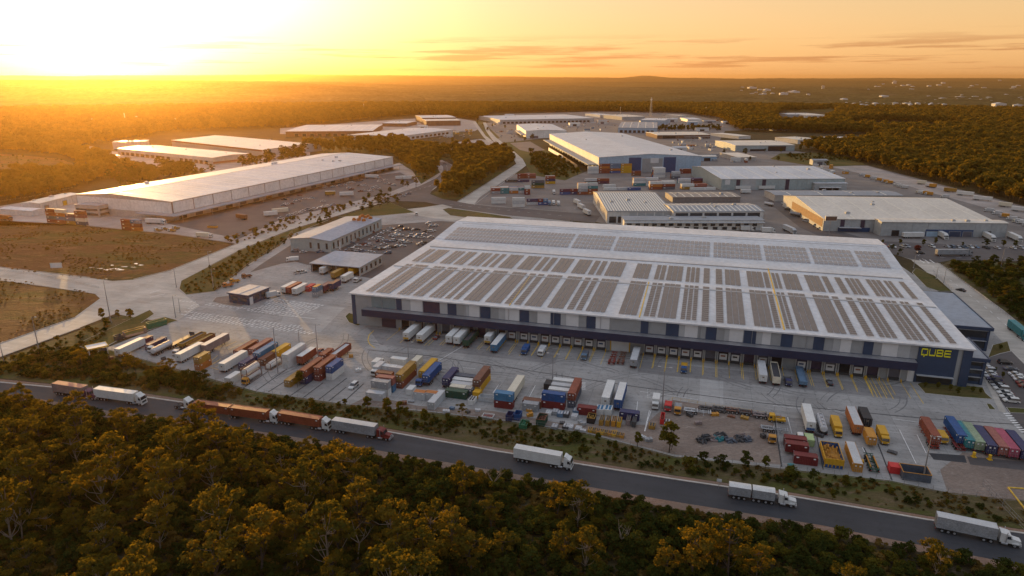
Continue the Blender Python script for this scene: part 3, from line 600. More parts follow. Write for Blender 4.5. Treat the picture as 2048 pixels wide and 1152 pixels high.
# --- trees one can tell apart in the verges and yards: pixel of the foot, kind, scale
def trees(rows, label, group, cat="tree"):
    for i, (src, px, py, s) in enumerate(rows):
        if group in ("saplings along the yard edge", "shrub trees by the yard fence"): s *= .8
        p = at(px, py); place_tree(src, p.x, p.y, s, label[i] if isinstance(label, list) else label, cat, group)
trees([(GUM[0], 163, 735, .62)], ["dark rounded gum tree beside the yellow roofed shelter"], "verge trees")
trees([(SLIM[0], 198, 736, .8), (GUM[2], 272, 748, .55), (GUM[3], 255, 742, .5), (GUM[5], 345, 757, .5), (GUM[1], 325, 752, .45), (DARK[1], 370, 775, .95), (DARK[2], 390, 778, .9), (DARK[3], 410, 775, .8)], "bushy golden tree between the parked trailers and the truck road", "trees behind the left trailers")
trees([(SLIM[1], 600, 770, .9), (SLIM[2], 625, 824, .75), (GUM[2], 595, 775, .35), (SLIM[0], 735, 820, .9), (SLIM[1], 775, 832, 1.05), (SLIM[2], 800, 838, .9), (SLIM[0], 812, 838, .75), (SLIM[1], 850, 848, .85), (GUM[4], 925, 838, .45), (SLIM[2], 1000, 862, .6), (SLIM[0], 690, 812, .5), (SLIM[1], 480, 795, .6), (DARK[0], 560, 812, .6), (DARK[1], 900, 862, .6), (DARK[2], 1070, 872, .6)], "slender green sapling along the edge of the container yard", "saplings along the yard edge")
trees([(SLIM[2], 1338, 905, 1.15), (GUM[0], 1342, 900, .42)], "upright green tree beside the bare dirt lot of the yard", "trees beside the dirt lot")
trees([(DARK[0], 1405, 925, .7), (DARK[1], 1440, 935, .75), (DARK[2], 1490, 935, .85), (SLIM[0], 1530, 937, .75), (DARK[3], 1625, 965, .6), (SLIM[1], 1690, 975, .6), (SLIM[2], 1275, 893, .7), (SLIM[0], 1195, 885, .6), (DARK[1], 1830, 1010, .5), (SLIM[1], 1665, 1000, .5), (SLIM[1], 1230, 900, .5), (DARK[1], 1120, 885, .55)], "bushy shrub tree between the yard fence and the dark road", "shrub trees by the yard fence")
trees([(SLIM[1], 205, 640, .75), (SLIM[2], 237, 637, .5), (SLIM[0], 262, 640, .8), (SLIM[0], 214, 655, .7)], "thin young tree on the green corner lawn by the entry road", "young trees on the corner lawn")
trees([(DARK[0], 480, 512, .6), (SLIM[1], 498, 505, .6), (SLIM[0], 518, 497, .7), (DARK[1], 545, 483, .5), (SLIM[2], 420, 540, .35), (SLIM[0], 407, 548, .35), (DARK[2], 640, 452, .85), (DARK[3], 658, 445, .9), (DARK[1], 600, 462, .5), (DARK[0], 725, 424, .8), (DARK[2], 742, 420, .95), (DARK[3], 760, 415, .85), (DARK[1], 775, 410, .9), (DARK[2], 795, 408, .8), (SLIM[2], 790, 402, .7)], "verge shrub beside the pale entry road opposite the white warehouse", "shrubs along the entry road")
trees([(GUM[3], 832, 376, .85)], ["tall golden gum tree by the bend of the entry road"], None)
trees([(DARK[0], 805, 372, 1), (DARK[1], 815, 374, .9), (DARK[2], 780, 385, .7), (DARK[3], 762, 390, .6), (GUM[1], 850, 350, .7), (GUM[2], 865, 340, .8), (GUM[5], 845, 340, .7), (DARK[1], 850, 362, .8), (DARK[2], 738, 395, .6)], "golden bush tree between the car park and the curved road", "trees inside the road bend")
trees([(SLIM[0], 1800, 489, .55), (DARK[0], 1795, 512, .35), (SLIM[1], 1846, 492, .6), (SLIM[2], 1870, 490, .6), (DARK[1], 1972, 493, .7), (SLIM[0], 2006, 494, .7), (SLIM[2], 2030, 496, .6), (SLIM[1], 1925, 493, .4), (SLIM[0], 1765, 488, .45), (DARK[2], 1785, 500, .5), (DARK[3], 1800, 508, .45)], "small street tree along the cross road behind the solar roof", "street trees on the cross road")
o = make_tree("plum_tree", 901, 4.6, 1.4, 8, 120, .25, M["plum leaf"], M["bark"], (.9, 1.3), base=.25); p = at(1833, 506); o.location = p; tag(o, "small crimson leaved tree beside the parked dark car", "tree")
trees([(DARK[i % 4], x, y, s) for i, (x, y, s) in enumerate([(1925, 545, .9), (1950, 530, .8), (1985, 532, .9), (2015, 535, .7), (2040, 530, .9), (1940, 560, .9), (1960, 580, .9), (1985, 595, 1), (2005, 575, .8), (2030, 590, 1.), (2045, 610, 1.1), (2020, 615, 1), (2050, 640, 1.), (2035, 560, .7), (1915, 533, .5), (2060, 570, .9), (2070, 600, 1.), (1975, 560, .6)])], "bushy scrub tree in the vacant block beside the right hand road", "scrub trees on the vacant block")
trees([(GUM[5], 2012, 602, .5), (GUM[0], 2042, 612, .45)], "golden lit gum above the scrub beside the right hand road", "gums on the vacant block")
trees([(SLIM[i % 3], x, y, s) for i, (x, y, s) in enumerate([(1850, 775, .3), (1875, 778, .35), (1900, 782, .3), (1945, 785, .35), (1960, 788, .3), (1915, 790, .35), (2000, 700, .35), (2005, 755, .3), (1990, 745, .25), (715, 645, .3), (708, 640, .25)])], "small garden shrub in a kerbed bed by the navy building", "garden shrubs by the navy building", "shrub")
for nm_ in (1,): pass
sheet('grass_verge', [(600, 300), (700, 290), (800, 284), (862, 304), (975, 303), (1010, 305), (1030, 326), (1006, 345), (957, 375), (920, 398), (884, 398), (864, 388), (905, 356), (913, 335), (900, 318), (868, 322), (880, 345), (842, 368), (825, 342), (790, 320), (785, 310), (640, 306)], 'verge grass', 3)
trees([(BUSH[0], 905, 850, 1), (BUSH[1], 1150, 882, 1), (BUSH[2], 1380, 935, 1), (BUSH[1], 640, 828, 1.1), (BUSH[2], 1580, 960, 1.1)], "low rounded shrub on the strip between the yard and the dark road", "low shrubs on the strip", "shrub")
trees([(TUFT[0], 95, 500, 1), (TUFT[1], 260, 520, 1)], "dry brown shrub in the open field on the left", "dry shrubs in the field", "shrub")
trees([(GUM[3], 400, 872, .78), (GUM[0], 425, 868, .7), (GUM[2], 385, 880, .7)], "golden gum rising in front of the rust red road train", "gums before the road train")
trees([(GUM[1], 1868, 1158, .72)], ["pale limbed golden gum leaning over the right end of the dark road"], None)
trees([(GUM[4], 165, 852, .8), (GUM[5], 55, 848, .85), (GUM[2], 235, 862, .55)], "golden gum at the left end of the dark road", "gums at the left end of the road")
trees([(GUM[2], 800, 1150, .95), (GUM[3], 850, 1165, .9), (GUM[5], 905, 1130, .85), (GUM[0], 1010, 1125, .7), (GUM[2], 1130, 1135, .75), (GUM[4], 1170, 1150, .75), (GUM[3], 1385, 1165, .95), (GUM[0], 1425, 1150, .9), (GUM[5], 1455, 1160, .95), (GUM[2], 1335, 1165, .7), (GUM[1], 1690, 1200, .7), (GUM[3], 960, 985, .42)], "golden gum standing clear of the low scrub below the road", "lone gums in the scrub below the road")
def bare_tree(px, py, H, seed):
    r = random.Random(seed); root = empty("bare_tree", at(px, py)); b = MB(); s = Vector((0, 0, -.2)); f = Vector((r.uniform(-.6, .6), r.uniform(-.6, .6), H * .35)); b.bar(s, f, .2, 6, 0, .15)
    for k in range(4):
        a = k * 1.7 + r.random(); e = f + Vector((math.cos(a) * H * .25, math.sin(a) * H * .25, H * r.uniform(.35, .65))); m = f.lerp(e, .5) + Vector((math.cos(a) * .5, math.sin(a) * .5, 0)); b.bar(f, m, .12, 5, 0, .08); b.bar(m, e, .08, 4, 0, .03)
        for q in range(2): b.bar(m, m + Vector((r.uniform(-1.6, 1.6), r.uniform(-1.6, 1.6), r.uniform(.6, 2))), .05, 4, 0, .02)
    b.build("trunk", M["pale bark"], root); return tag(root, "bare pale branched dead tree standing in the bush below the road", "tree", "dead trees in the bush")
for i, (px, py, H_) in enumerate(((45, 1085, 12), (330, 1010, 8), (715, 1120, 11), (990, 985, 8), (640, 1000, 9), (225, 985, 9), (1240, 1100, 7))): bare_tree(px, py, H_, i)
# --- woodland seen as one mass: round the estate and out over the plain
FF = polyw([(-700, 172), (2800, 172), (2800, 560), (2300, 482), (2048, 411), (1880, 366), (1735, 329), (1660, 312), (1600, 297), (1760, 285), (1745, 270), (1600, 266), (1480, 263), (1440, 240), (1370, 227), (1190, 223), (985, 226), (965, 240), (950, 239), (840, 230), (745, 239), (570, 256), (345, 264), (240, 284), (130, 298), (190, 318), (240, 330), (190, 340), (120, 314), (40, 306), (-60, 302), (-400, 342), (-700, 345)])
W2 = polyw([(-500, 385), (-100, 376), (60, 356), (150, 356), (185, 346), (250, 340), (275, 345), (160, 374), (150, 386), (60, 400), (0, 408), (-500, 440)])
W1 = polyw([(600, 300), (700, 292), (800, 286), (862, 303), (975, 302), (1010, 304), (1028, 326), (1004, 344), (955, 373), (918, 396), (886, 396), (865, 388), (905, 356), (913, 335), (900, 318), (868, 325), (880, 345), (842, 366), (825, 340), (790, 318), (785, 308), (640, 304)])
CLR = [polyw(q) for q in ([(1560, 225), (1570, 222), (1670, 222), (1670, 237), (1650, 240), (1650, 251), (1560, 252), (1545, 240)], [(1700, 246), (1770, 244), (1850, 248), (1930, 254), (1930, 263), (1790, 262), (1700, 259)], [(100, 250), (200, 246), (360, 244), (360, 252), (160, 254)], [(480, 238), (640, 233), (760, 232), (640, 241), (490, 243)], [(1700, 212), (1880, 210), (2040, 213), (2048, 222), (1900, 220), (1720, 222)], [(1860, 198), (1990, 196), (1990, 203), (1850, 205)])]
woods = []
for d0, d1, sp, sc in ((250, 700, 6.4, .95), (700, 1300, 7.5, 1.05), (1300, 2700, 9.6, 1.3)):
    gx, gy = jgrid(-d1 * .95, d1 * 1.15, 0, d1, sp); d = np.hypot(gx, gy); a = np.abs(np.arctan2(gx, gy)); k = (d >= d0) & (d < d1) & (a < R(47)); gx, gy = gx[k], gy[k]
    k = inpoly(gx, gy, FF) | inpoly(gx, gy, W2) | inpoly(gx, gy, W1)
    for c in CLR: k &= ~inpoly(gx, gy, c)
    gx, gy = gx[k], gy[k]; k = nr.random(len(gx)) < np.where(inpoly(gx, gy, W1), .62, .93); gx, gy = gx[k], gy[k]
    woods.append(np.stack([gx, gy, np.full(len(gx), sc)], 1))
woods = np.concatenate(woods); n = len(woods)
o = scatter("woodland", np.stack([woods[:, 0], woods[:, 1], np.zeros(n)], 1), woods[:, 2] * nr.uniform(.62, 1.12, n), nr.uniform(0, 6.28, n), nr.integers(0, 4, n), FARS)
tag(o, "brown green woodland spreading round the industrial estate to the horizon", "woodland")
# scrub in the middle of the estate
def scrub(px, sp, s0, s1, srcs, keep=.6, clump=0):
    w = polyw(px); xs_ = [p.x for p in w]; ys_ = [p.y for p in w]; gx, gy = jgrid(min(xs_), max(xs_), min(ys_), max(ys_), sp); k = inpoly(gx, gy, w) & (nr.random(len(gx)) < (keep if not clump else keep * np.clip(1.5 * (np.sin(gx * .11 + 1.7 * np.sin(gy * .05)) * np.sin(gy * .09 + gx * .04) + .25), 0, 1.4))); gx, gy = gx[k], gy[k]; n = len(gx)
    scatter("scrub", np.stack([gx, gy, np.zeros(n)], 1), nr.uniform(s0, s1, n), nr.uniform(0, 6.28, n), nr.integers(0, len(srcs), n), srcs)
scrub([(1060, 300), (1120, 315), (1160, 342), (1130, 358), (1085, 350), (1062, 330)], 4.5, .5, 1.6, BUSH + TUFT, .6)
scrub([(1245, 256), (1440, 254), (1440, 262), (1300, 262)], 8, .6, 1.2, DARK, .7)
scrub([(1890, 530), (2048, 530), (2300, 540), (2300, 760), (2060, 655), (1940, 562)], 2.4, .4, 1.4, BUSH + TUFT, .6)
scrub([(375, 588), (365, 575), (479, 508), (581, 468), (600, 470), (500, 530), (440, 580)], 2.2, .2, .6, BUSH + TUFT, .5)
scrub([(0, 722), (160, 664), (225, 640), (210, 690), (190, 712), (60, 728)], 2.2, .2, .7, BUSH + TUFT, .55)
scrub([(560, 445), (740, 395), (790, 385), (800, 392), (700, 418), (470, 490), (440, 478)], 3.2, .25, 1.0, BUSH + TUFT, .45)
scrub([(1560, 308), (1660, 308), (1720, 320), (1600, 324)], 5, .4, 1.2, BUSH + TUFT, .4)
scrub([(0, 540), (200, 560), (340, 538), (470, 488), (340, 475), (150, 452), (0, 446), (-200, 450), (-200, 530)], 2.6, .12, .5, TUFT, .75, 1)
scrub([(-200, 640), (-60, 560), (0, 556), (150, 578), (195, 594), (150, 630), (0, 684)], 2.4, .12, .5, TUFT, .75, 1)
scrub([(190, 347), (330, 338), (430, 347), (600, 306), (620, 312), (560, 322), (300, 366), (250, 372)], 6, .6, 2.2, BUSH + DARK, .6)
scrub([(-60, 306), (40, 310), (120, 318), (180, 341), (60, 352), (-60, 360)], 6, .2, .7, TUFT + BUSH, .25)
# place one of each woodland tree where the mass begins
for t_, (px, py) in zip(FARS, ((700, 318), (745, 312), (960, 350), (925, 372))):
    p = at(px, py); place_tree(t_, p.x, p.y, .9, "broad golden gum tree at the edge of the wood beside the pale road", "tree", "gums at the wood edge")

# ------------------------------------------------------------------ the far plain and its ridges, canopy as real relief
def vnoise(x, y, seed):
    r = np.random.default_rng(seed); T = r.random((256, 256)); xi = np.floor(x).astype(int); yi = np.floor(y).astype(int); fx = x - xi; fy = y - yi; fx = fx * fx * (3 - 2 * fx); fy = fy * fy * (3 - 2 * fy)
    g = lambda a, b: T[a & 255, b & 255]
    return (g(xi, yi) * (1 - fx) + g(xi + 1, yi) * fx) * (1 - fy) + (g(xi, yi + 1) * (1 - fx) + g(xi + 1, yi + 1) * fx) * fy
def sstep(x, a, b): t = np.clip((x - a) / (b - a), 0, 1); return t * t * (3 - 2 * t)
NA, NR = 620, 520
az = np.radians(np.linspace(-46, 46, NA)); rr_ = 2450 * (22500 / 2450) ** np.linspace(0, 1, NR)
A, Rr = np.meshgrid(az, rr_); X = np.sin(A) * Rr; Y = np.cos(A) * Rr; ad = np.degrees(A)
left = sstep(-ad, 4, 20); mid_ = np.exp(-((ad + 6) / 16.0) ** 2)
h = 62 * left * np.exp(-((Rr - 5600) / 1500.0) ** 2) + 20 * left * sstep(Rr, 5000, 9000)
h += (60 + 62 * mid_ + 32 * left) * sstep(Rr, 7500, 16000) + 30 * sstep(Rr, 3000, 9000)
h += (vnoise(X / 1500, Y / 1100, 1) - .5) * 34 * sstep(Rr, 2800, 5000) + (vnoise(X / 520, Y / 420, 2) - .5) * 12 * sstep(Rr, 2600, 4000)
h += 40 * np.exp(-((ad - 10.6) / 1.3) ** 2) * np.exp(-((Rr - 15500) / 1800.0) ** 2) + (vnoise(X / 3200, Y / 2600, 8) - .5) * 40 * sstep(Rr, 8000, 14000)
h = np.clip(h, 0, 190); h *= 1 - .0 * h
can = 5.5 + 6.5 * vnoise(X / 13, Y / 13, 3) + 4.0 * vnoise(X / 37, Y / 31, 4) - 6 * sstep(vnoise(X / 310, Y / 260, 5), .74, .80)
can *= sstep(Rr, 2450, 2560)
Zc = h + np.clip(can, 0.3, 30) - .2
Zc[0] = -3
v = np.stack([X, Y, Zc], -1).reshape(-1, 3); i, j = np.meshgrid(np.arange(NR - 1), np.arange(NA - 1), indexing='ij'); a = (i * NA + j).ravel()
fm = mat("far canopy", (0.085, 0.066, 0.022), rough=1.0, var=0.4, scale=0.0035, scale2=0.045, spec=0.05, dirt=(.19, .135, .07), dirt_amt=.55)
hm = mesh_np("hills", v, np.stack([a, a + 1, a + NA + 1, a + NA], 1), fm); ho = link("hills", hm); ho["kind"] = "structure"
# ------------------------------------------------------------------ buildings
def roof_mat(name, col, pitch=1.2, rough=0.42, var=0.13, metal=0.0, spec=0.5, axis=0):
    m = mat(name, col, rough=rough, var=var, scale=0.05, scale2=0.5, spec=spec, metal=metal, coords='obj'); N = m.node_tree.nodes; L = m.node_tree.links
    tc = N.new("ShaderNodeTexCoord"); sp = N.new("ShaderNodeSeparateXYZ"); L.new(tc.outputs["Object"], sp.inputs[0])
    a = N.new("ShaderNodeMath"); a.operation = 'MULTIPLY'; a.inputs[1].default_value = 2 * math.pi / pitch; L.new(sp.outputs[axis], a.inputs[0])
    s = N.new("ShaderNodeMath"); s.operation = 'SINE'; L.new(a.outputs[0], s.inputs[0]); p = N.new("ShaderNodeMath"); p.operation = 'POWER'; 
    ab = N.new("ShaderNodeMath"); ab.operation = 'ABSOLUTE'; L.new(s.outputs[0], ab.inputs[0]); L.new(ab.outputs[0], p.inputs[0]); p.inputs[1].default_value = 6
    b = N.new("ShaderNodeBump"); b.inputs["Strength"].default_value = 0.35; b.inputs["Distance"].default_value = 0.06; L.new(p.outputs[0], b.inputs["Height"]); L.new(b.outputs[0], N["Principled BSDF"].inputs["Normal"])
    M[name] = m; return m
roof_mat("white roof", (0.54, 0.55, 0.555), rough=.55, spec=.3); roof_mat("grey roof", (0.27, 0.285, 0.30), rough=.6, spec=.3); roof_mat("blue grey roof", (0.20, 0.26, 0.33)); roof_mat("shed roof", (0.25, 0.30, 0.36), rough=.6, spec=.3); roof_mat("cream roof", (0.58, 0.54, 0.47)); roof_mat("dark roof", (0.20, 0.18, 0.17))
roof_mat("pale wall", (0.56, 0.55, 0.52), pitch=.9, rough=.6); roof_mat("grey wall", (0.34, 0.36, 0.36), pitch=.9, rough=.6); roof_mat("green grey wall", (0.30, 0.36, 0.36), pitch=.9, rough=.6); roof_mat("white wall", (0.66, 0.66, 0.63), pitch=.9, rough=.55)
roof_mat("blue wall", (0.30, 0.42, 0.52), pitch=.9, rough=.6)
P("navy cladding", (0.022, 0.026, 0.058), rough=.5, var=.12, scale=.3); P("navy panel", (0.030, 0.052, 0.098), rough=.5, var=.12, scale=.3); P("plum panel", (0.05, 0.035, 0.06), rough=.5, var=.12)
P("grey panel", (0.28, 0.29, 0.29), rough=.6, var=.1, scale=.3); P("mid panel", (0.38, 0.39, 0.39), rough=.6, var=.1, scale=.3); P("white panel", (0.58, 0.58, 0.57), rough=.6, var=.08, scale=.3); P("teal panel", (0.17, 0.22, 0.23), rough=.45, var=.1)
P("dark opening", (0.02, 0.02, 0.022), rough=.9); P("roller door", (0.10, 0.10, 0.12), rough=.6); P("brick red", (0.25, 0.11, 0.07), rough=.9); P("brown cladding", (0.16, 0.09, 0.06), rough=.8); P("deep blue", (0.02, 0.06, 0.15), rough=.5); P("sign yellow", (0.72, 0.66, 0.02), rough=.5, var=.05)
P("window glass", (0.03, 0.035, 0.04), rough=.08, spec=.8, var=.1); P("steel", (0.35, 0.35, 0.36), rough=.45, metal=.6); P("concrete wall", (0.40, 0.38, 0.35), rough=.85, var=.2, scale=.4, dirt=(.2, .17, .14)); P("yellow steel", (0.62, 0.36, 0.02), rough=.55); P("skylight", (0.66, 0.62, 0.52), rough=.3)
P("black rubber", (0.018, 0.018, 0.018), rough=.9); P("timber", (0.35, 0.23, 0.12), rough=.9)

def geom(FLg, yr, FRr, third, h=None):
    h = h or height_at(FLg[0], FLg[1], yr); o = at(*FLg); fr = at(*FRr, h); ux = Vector((fr.x - o.x, fr.y - o.y, 0)); W = ux.length; ang = math.atan2(ux.y, ux.x); ux.normalize(); vx = Vector((-ux.y, ux.x, 0))
    b = at(*third, h); D = (Vector((b.x, b.y, 0)) - Vector((o.x, o.y, 0))).dot(vx)
    return o, ang, W, abs(D), h
def shed(name, label, FLg, yr, FRr, third, roof="white roof", wall="grey wall", ridge='x', rise=1.2, peak=.5, bands=None, sky=0, over=.45, h=None, feats=(), group=None, cat="warehouse", thick=.35):
    """a gabled industrial shed from its front-left ground corner, front-right eave and one back eave corner"""
    o, ang, W, D, h = geom(FLg, yr, FRr, third, h); root = empty(name, o, ang); tag(root, label, cat, group)
    w = MB(); r = MB(); t = thick
    if W > 34 and not sky and rise > .35: sky = int(W / 15) if ridge == 'x' else int(D / 15)
    if ridge == 'x':
        dp = D * peak; prof = [(0, 0), (0, h), (dp, h + rise), (D, h), (D, 0)]; w.prism(prof, 0, W, 'x')
        for ya, za, yb, zb in ((-over, h - over * rise / max(dp, 1), dp, h + rise), (dp, h + rise, D + over, h - over * rise / max(D - dp, 1))):
            r.add([(-over, ya, za + .02), (W + over, ya, za + .02), (W + over, yb, zb + .02), (-over, yb, zb + .02), (-over, ya, za + t), (W + over, ya, za + t), (W + over, yb, zb + t), (-over, yb, zb + t)], ((4, 5, 6, 7), (0, 3, 2, 1), (0, 1, 5, 4), (1, 2, 6, 5), (2, 3, 7, 6), (3, 0, 4, 7)))
        zat = lambda y: h + t + (rise * y / dp if y < dp else rise * (D - y) / (D - dp))
        for i in range(sky):
            x = W * (i + .5) / sky
            for ya, yb in ((.8, dp - .8), (dp + .8, D - .8)): r.add([(x - .5, ya, zat(ya) + .03), (x + .5, ya, zat(ya) + .03), (x + .5, yb, zat(yb) + .03), (x - .5, yb, zat(yb) + .03)], ((0, 1, 2, 3),), 1)
    else:
        xp = W * peak; prof = [(0, 0), (W, 0), (W, h), (xp, h + rise), (0, h)]; w.prism(prof, 0, D, 'y')
        for xa, za, xb, zb in ((-over, h - over * rise / xp, xp, h + rise), (xp, h + rise, W + over, h - over * rise / (W - xp))):
            r.add([(xa, -over, za + .02), (xb, -over, zb + .02), (xb, D + over, zb + .02), (xa, D + over, za + .02), (xa, -over, za + t), (xb, -over, zb + t), (xb, D + over, zb + t), (xa, D + over, za + t)], ((4, 5, 6, 7), (0, 3, 2, 1), (0, 1, 5, 4), (1, 2, 6, 5), (2, 3, 7, 6), (3, 0, 4, 7)))
        zat = lambda x: h + t + (rise * x / xp if x < xp else rise * (W - x) / (W - xp))
        for i in range(sky):
            y = D * (i + .5) / sky
            for xa, xb in ((.8, xp - .8), (xp + .8, W - .8)): r.add([(xa, y - .5, zat(xa) + .03), (xb, y - .5, zat(xb) + .03), (xb, y + .5, zat(xb) + .03), (xa, y + .5, zat(xa) + .03)], ((0, 1, 2, 3),), 1)
    wo = w.build("wall", M[wall], root); ro = r.build("roof", [M[roof], M["skylight"]], root)
    for f in feats: feature(root, W, D, h, *f)
    if W > 34:
        ur = random.Random(int(W * 7 + D))
        for i in range(3):
            x, y = ur.uniform(.1, .9) * W, ur.uniform(.15, .85) * D; z = zat(y if ridge == 'x' else x); s = ur.uniform(.7, 1.5)
            MB().box(x - s, y - s * .8, z - .3, x + s, y + s * .8, z + s * .8).box(x - s * .6, y - s * .5, z + s * .8, x + s * .6, y + s * .5, z + s * .95).build("roof_unit", M["mid panel"], root)
        g = MB(); n = max(3, int(W / 9))
        for i in range(n + 1): g.box(W * i / n - .06 - (.06 if i == n else 0), -.1, 0, W * i / n + .06, .02, h - .05)
        g.build("downpipe", M["grey panel"], root)
    root["wdh"] = (W, D, h); return root
def feature(root, W, D, h, side, nm, a0, a1, z0, z1, m, dep=.12, n=1, fill=.7):
    """parts along a wall: side F front, R right, L left; a0..a1 as shares of that wall; n repeats"""
    ln = W if side == 'F' else D
    for i in range(n):
        s0 = (a0 + (a1 - a0) * i / n) * ln; s1 = s0 + (a1 - a0) / n * ln * (fill if n > 1 else 1); b = MB()
        zz0, zz1 = z0 * h, z1 * h
        if side == 'F': b.box(s0, -dep, zz0, s1, .02, zz1)
        elif side == 'R': b.box(W - .02, s0, zz0, W + dep, s1, zz1)
        else: b.box(-dep, s0, zz0, .02, s1, zz1)
        if nm in ('dock_door', 'door') and dep <= .2:
            e = .25
            if side == 'F': b.box(s0 - e, -dep - .12, zz0, s0, 0, zz1 + e, 1).box(s1, -dep - .12, zz0, s1 + e, 0, zz1 + e, 1).box(s0, -dep - .12, zz1, s1, 0, zz1 + e, 1)
            b.build(nm, [M[m], M["grey panel"]], root)
        else: b.build(nm, M[m], root)

# ---- the big solar-roofed warehouse
WO = at(703, 585, 14.0); WO.z = 0; WL, WD, WH = 230.0, 150.0, 14.0
wh = empty("logistics_warehouse", WO, UA); tag(wh, "huge warehouse with rows of solar panels on its pale roof and navy loading docks", "warehouse")
RP = [(-.9, 13.98), (55.0, 15.1), (96.0, 15.9), (97.0, 16.3), (131.0, 19.0), (150.0, 18.3)]
def zr(d):
    for (a, za), (b, zb) in zip(RP[:-1], RP[1:]):
        if d <= b: return za + (zb - za) * (d - a) / (b - a)
    return RP[-1][1]
def wloc(px, py, z=0.0):
    p = at(px, py, z) - WO; return p.dot(U), p.dot(V)
def wroof(px, py):
    z = 15.0
    for _ in range(12): s, d = wloc(px, py, z); z = zr(d)
    return s, d
def wfront(px, py):
    """point of the front wall plane seen at a pixel -> (s, z)"""
    a = (px - 1024) / FPX; b = (576 - py) / FPX; d = Vector((a, CP + SP * b, -SP + CP * b)); c = Vector((0, 0, CAMH)); t = (WO - c).dot(V) / d.dot(V); q = c + d * t - WO; return q.dot(U), q.z
b = MB(); n = len(RP)
wallp = [(0, 0)] + [(max(0, min(WD, d)), z - .3) for d, z in RP] + [(WD, 0)]
b.prism(wallp, 0, WL, 'x'); b.build("wall", M["grey panel"], wh)
b = MB()
vs = []; 
for x in (-.9, WL + .9):
    for d, z in RP: vs.append((x, min(d, WD + .6), z)); 
    for d, z in RP: vs.append((x, min(d, WD + .6), z - .55))
k = 2 * n
b.add(vs, [(i, i + 1, k + i + 1, k + i) for i in range(n - 1)] + [(n + i + 1, n + i, k + n + i, k + n + i + 1) for i in range(n - 1)] + [(0, k, k + n, n), (n - 1, 2 * n - 1, k + 2 * n - 1, k + n - 1)] + [tuple(range(n)) + tuple(range(2 * n - 1, n - 1, -1))] + [tuple(range(k, k + n)) + tuple(range(k + 2 * n - 1, k + n - 1, -1))])
b.build("roof", M["white roof"], wh)
# valley lines, ridge cap and walkways on the roof
def roof_strip(nm, m, d0, d1, s0=0, s1=WL, up=.12):
    b = MB(); b.add([(s0, d0, zr(d0) - .1), (s1, d0, zr(d0) - .1), (s1, d1, zr(d1) - .1), (s0, d1, zr(d1) - .1), (s0, d0, zr(d0) + up), (s1, d0, zr(d0) + up), (s1, d1, zr(d1) + up), (s0, d1, zr(d1) + up)], ((4, 5, 6, 7), (0, 1, 5, 4), (1, 2, 6, 5), (2, 3, 7, 6), (3, 0, 4, 7))); return b.build(nm, M[m], wh)
s_, dmid = wroof(1300, 571); s_, dst = wroof(1300, 527); s_, drg = wroof(1450, 470)
dval = wroof(1300, 523)[1]
roof_strip("ridge_cap", "mid panel", dmid - .5, dmid + .5, up=.25); roof_strip("gutter", "steel", dval - .5, dval + .4, 3, WL - 3, up=.3); roof_strip("ridge_cap", "white panel", 131.2, 132.6, up=.18); roof_strip("gutter", "steel", 127.5, 128.0, 4, WL - 4, up=.06)
def roof_line(p, m, w=.35, up=.22):
    b = MB(); pts = [wroof(*q) for q in p]; 
    for (s0, d0), (s1, d1) in zip(pts[:-1], pts[1:]): b.add([(s0 - w / 2, d0, zr(d0) + up), (s0 + w / 2, d0, zr(d0) + up), (s1 + w / 2, d1, zr(d1) + up), (s1 - w / 2, d1, zr(d1) + up), (s0 - w / 2, d0, zr(d0) - .1), (s0 + w / 2, d0, zr(d0) - .1), (s1 + w / 2, d1, zr(d1) - .1), (s1 - w / 2, d1, zr(d1) - .1)], ((0, 1, 2, 3), (0, 4, 5, 1), (1, 5, 6, 2), (2, 6, 7, 3), (3, 7, 4, 0)))
    b.build("walkway", M[m], wh)
c5 = lambda x, y: (600 + x / 2.924, 380 + y / 2.924); c6b = lambda x, y: (1348 + x / 2.924, 380 + y / 2.924)
roof_line([c6b(645, 818), c6b(580, 570), c6b(550, 460)], "yellow paint", .5); roof_line([c5(1985, 745), c5(2040, 540)], "yellow paint", .4); roof_line([c5(1225, 675), c5(1350, 500)], "yellow paint", .3)
# solar arrays
solar = mat("solar glass", (0.125, 0.104, 0.098), rough=.22, spec=.6, var=.25, scale=.35, coords='obj')
solar_sheen = mat("solar glass sky sheen", (0.28, 0.235, 0.21), rough=.24, spec=.6, var=.25, scale=.35, coords="obj")  # back rows: reflected sky glow and white frames put into a lighter colour
P("solar frame", (0.60, 0.59, 0.58), rough=.5, metal=.0)
d1a, d1b = wroof(1430, 645)[1], wroof(1430, 575)[1]; d2a, d2b = wroof(1430, 568)[1], wroof(1430, 538)[1]
bnds = []
y0 = 640
for x0, x1 in ((372, 425), (432, 525), (556, 640), (648, 720), (742, 830), (836, 875), (885, 925), (945, 1050), (1072, 1175), (1186, 1235), (1242, 1290), (1303, 1410), (1438, 1540), (1553, 1600), (1606, 1650), (1664, 1785), (1858, 1970)):
    yy = 600 + (x0 - 372) * .092; bnds.append((wroof(*c5(x0, yy))[0], wroof(*c5(x1, yy))[0]))
for x0, x1 in ((-178, -102), (-96, 15), (38, 138), (160, 210), (246, 298), (312, 420), (470, 582), (592, 632), (654, 712), (730, 843), (897, 1005), (1027, 1075), (1122, 1172), (1200, 1305), (1357, 1465), (1490, 1552), (1606, 1650)):
    yy = 750 + x0 * .085; bnds.append((wroof(*c6b(x0, yy))[0], wroof(*c6b(x1, yy))[0]))
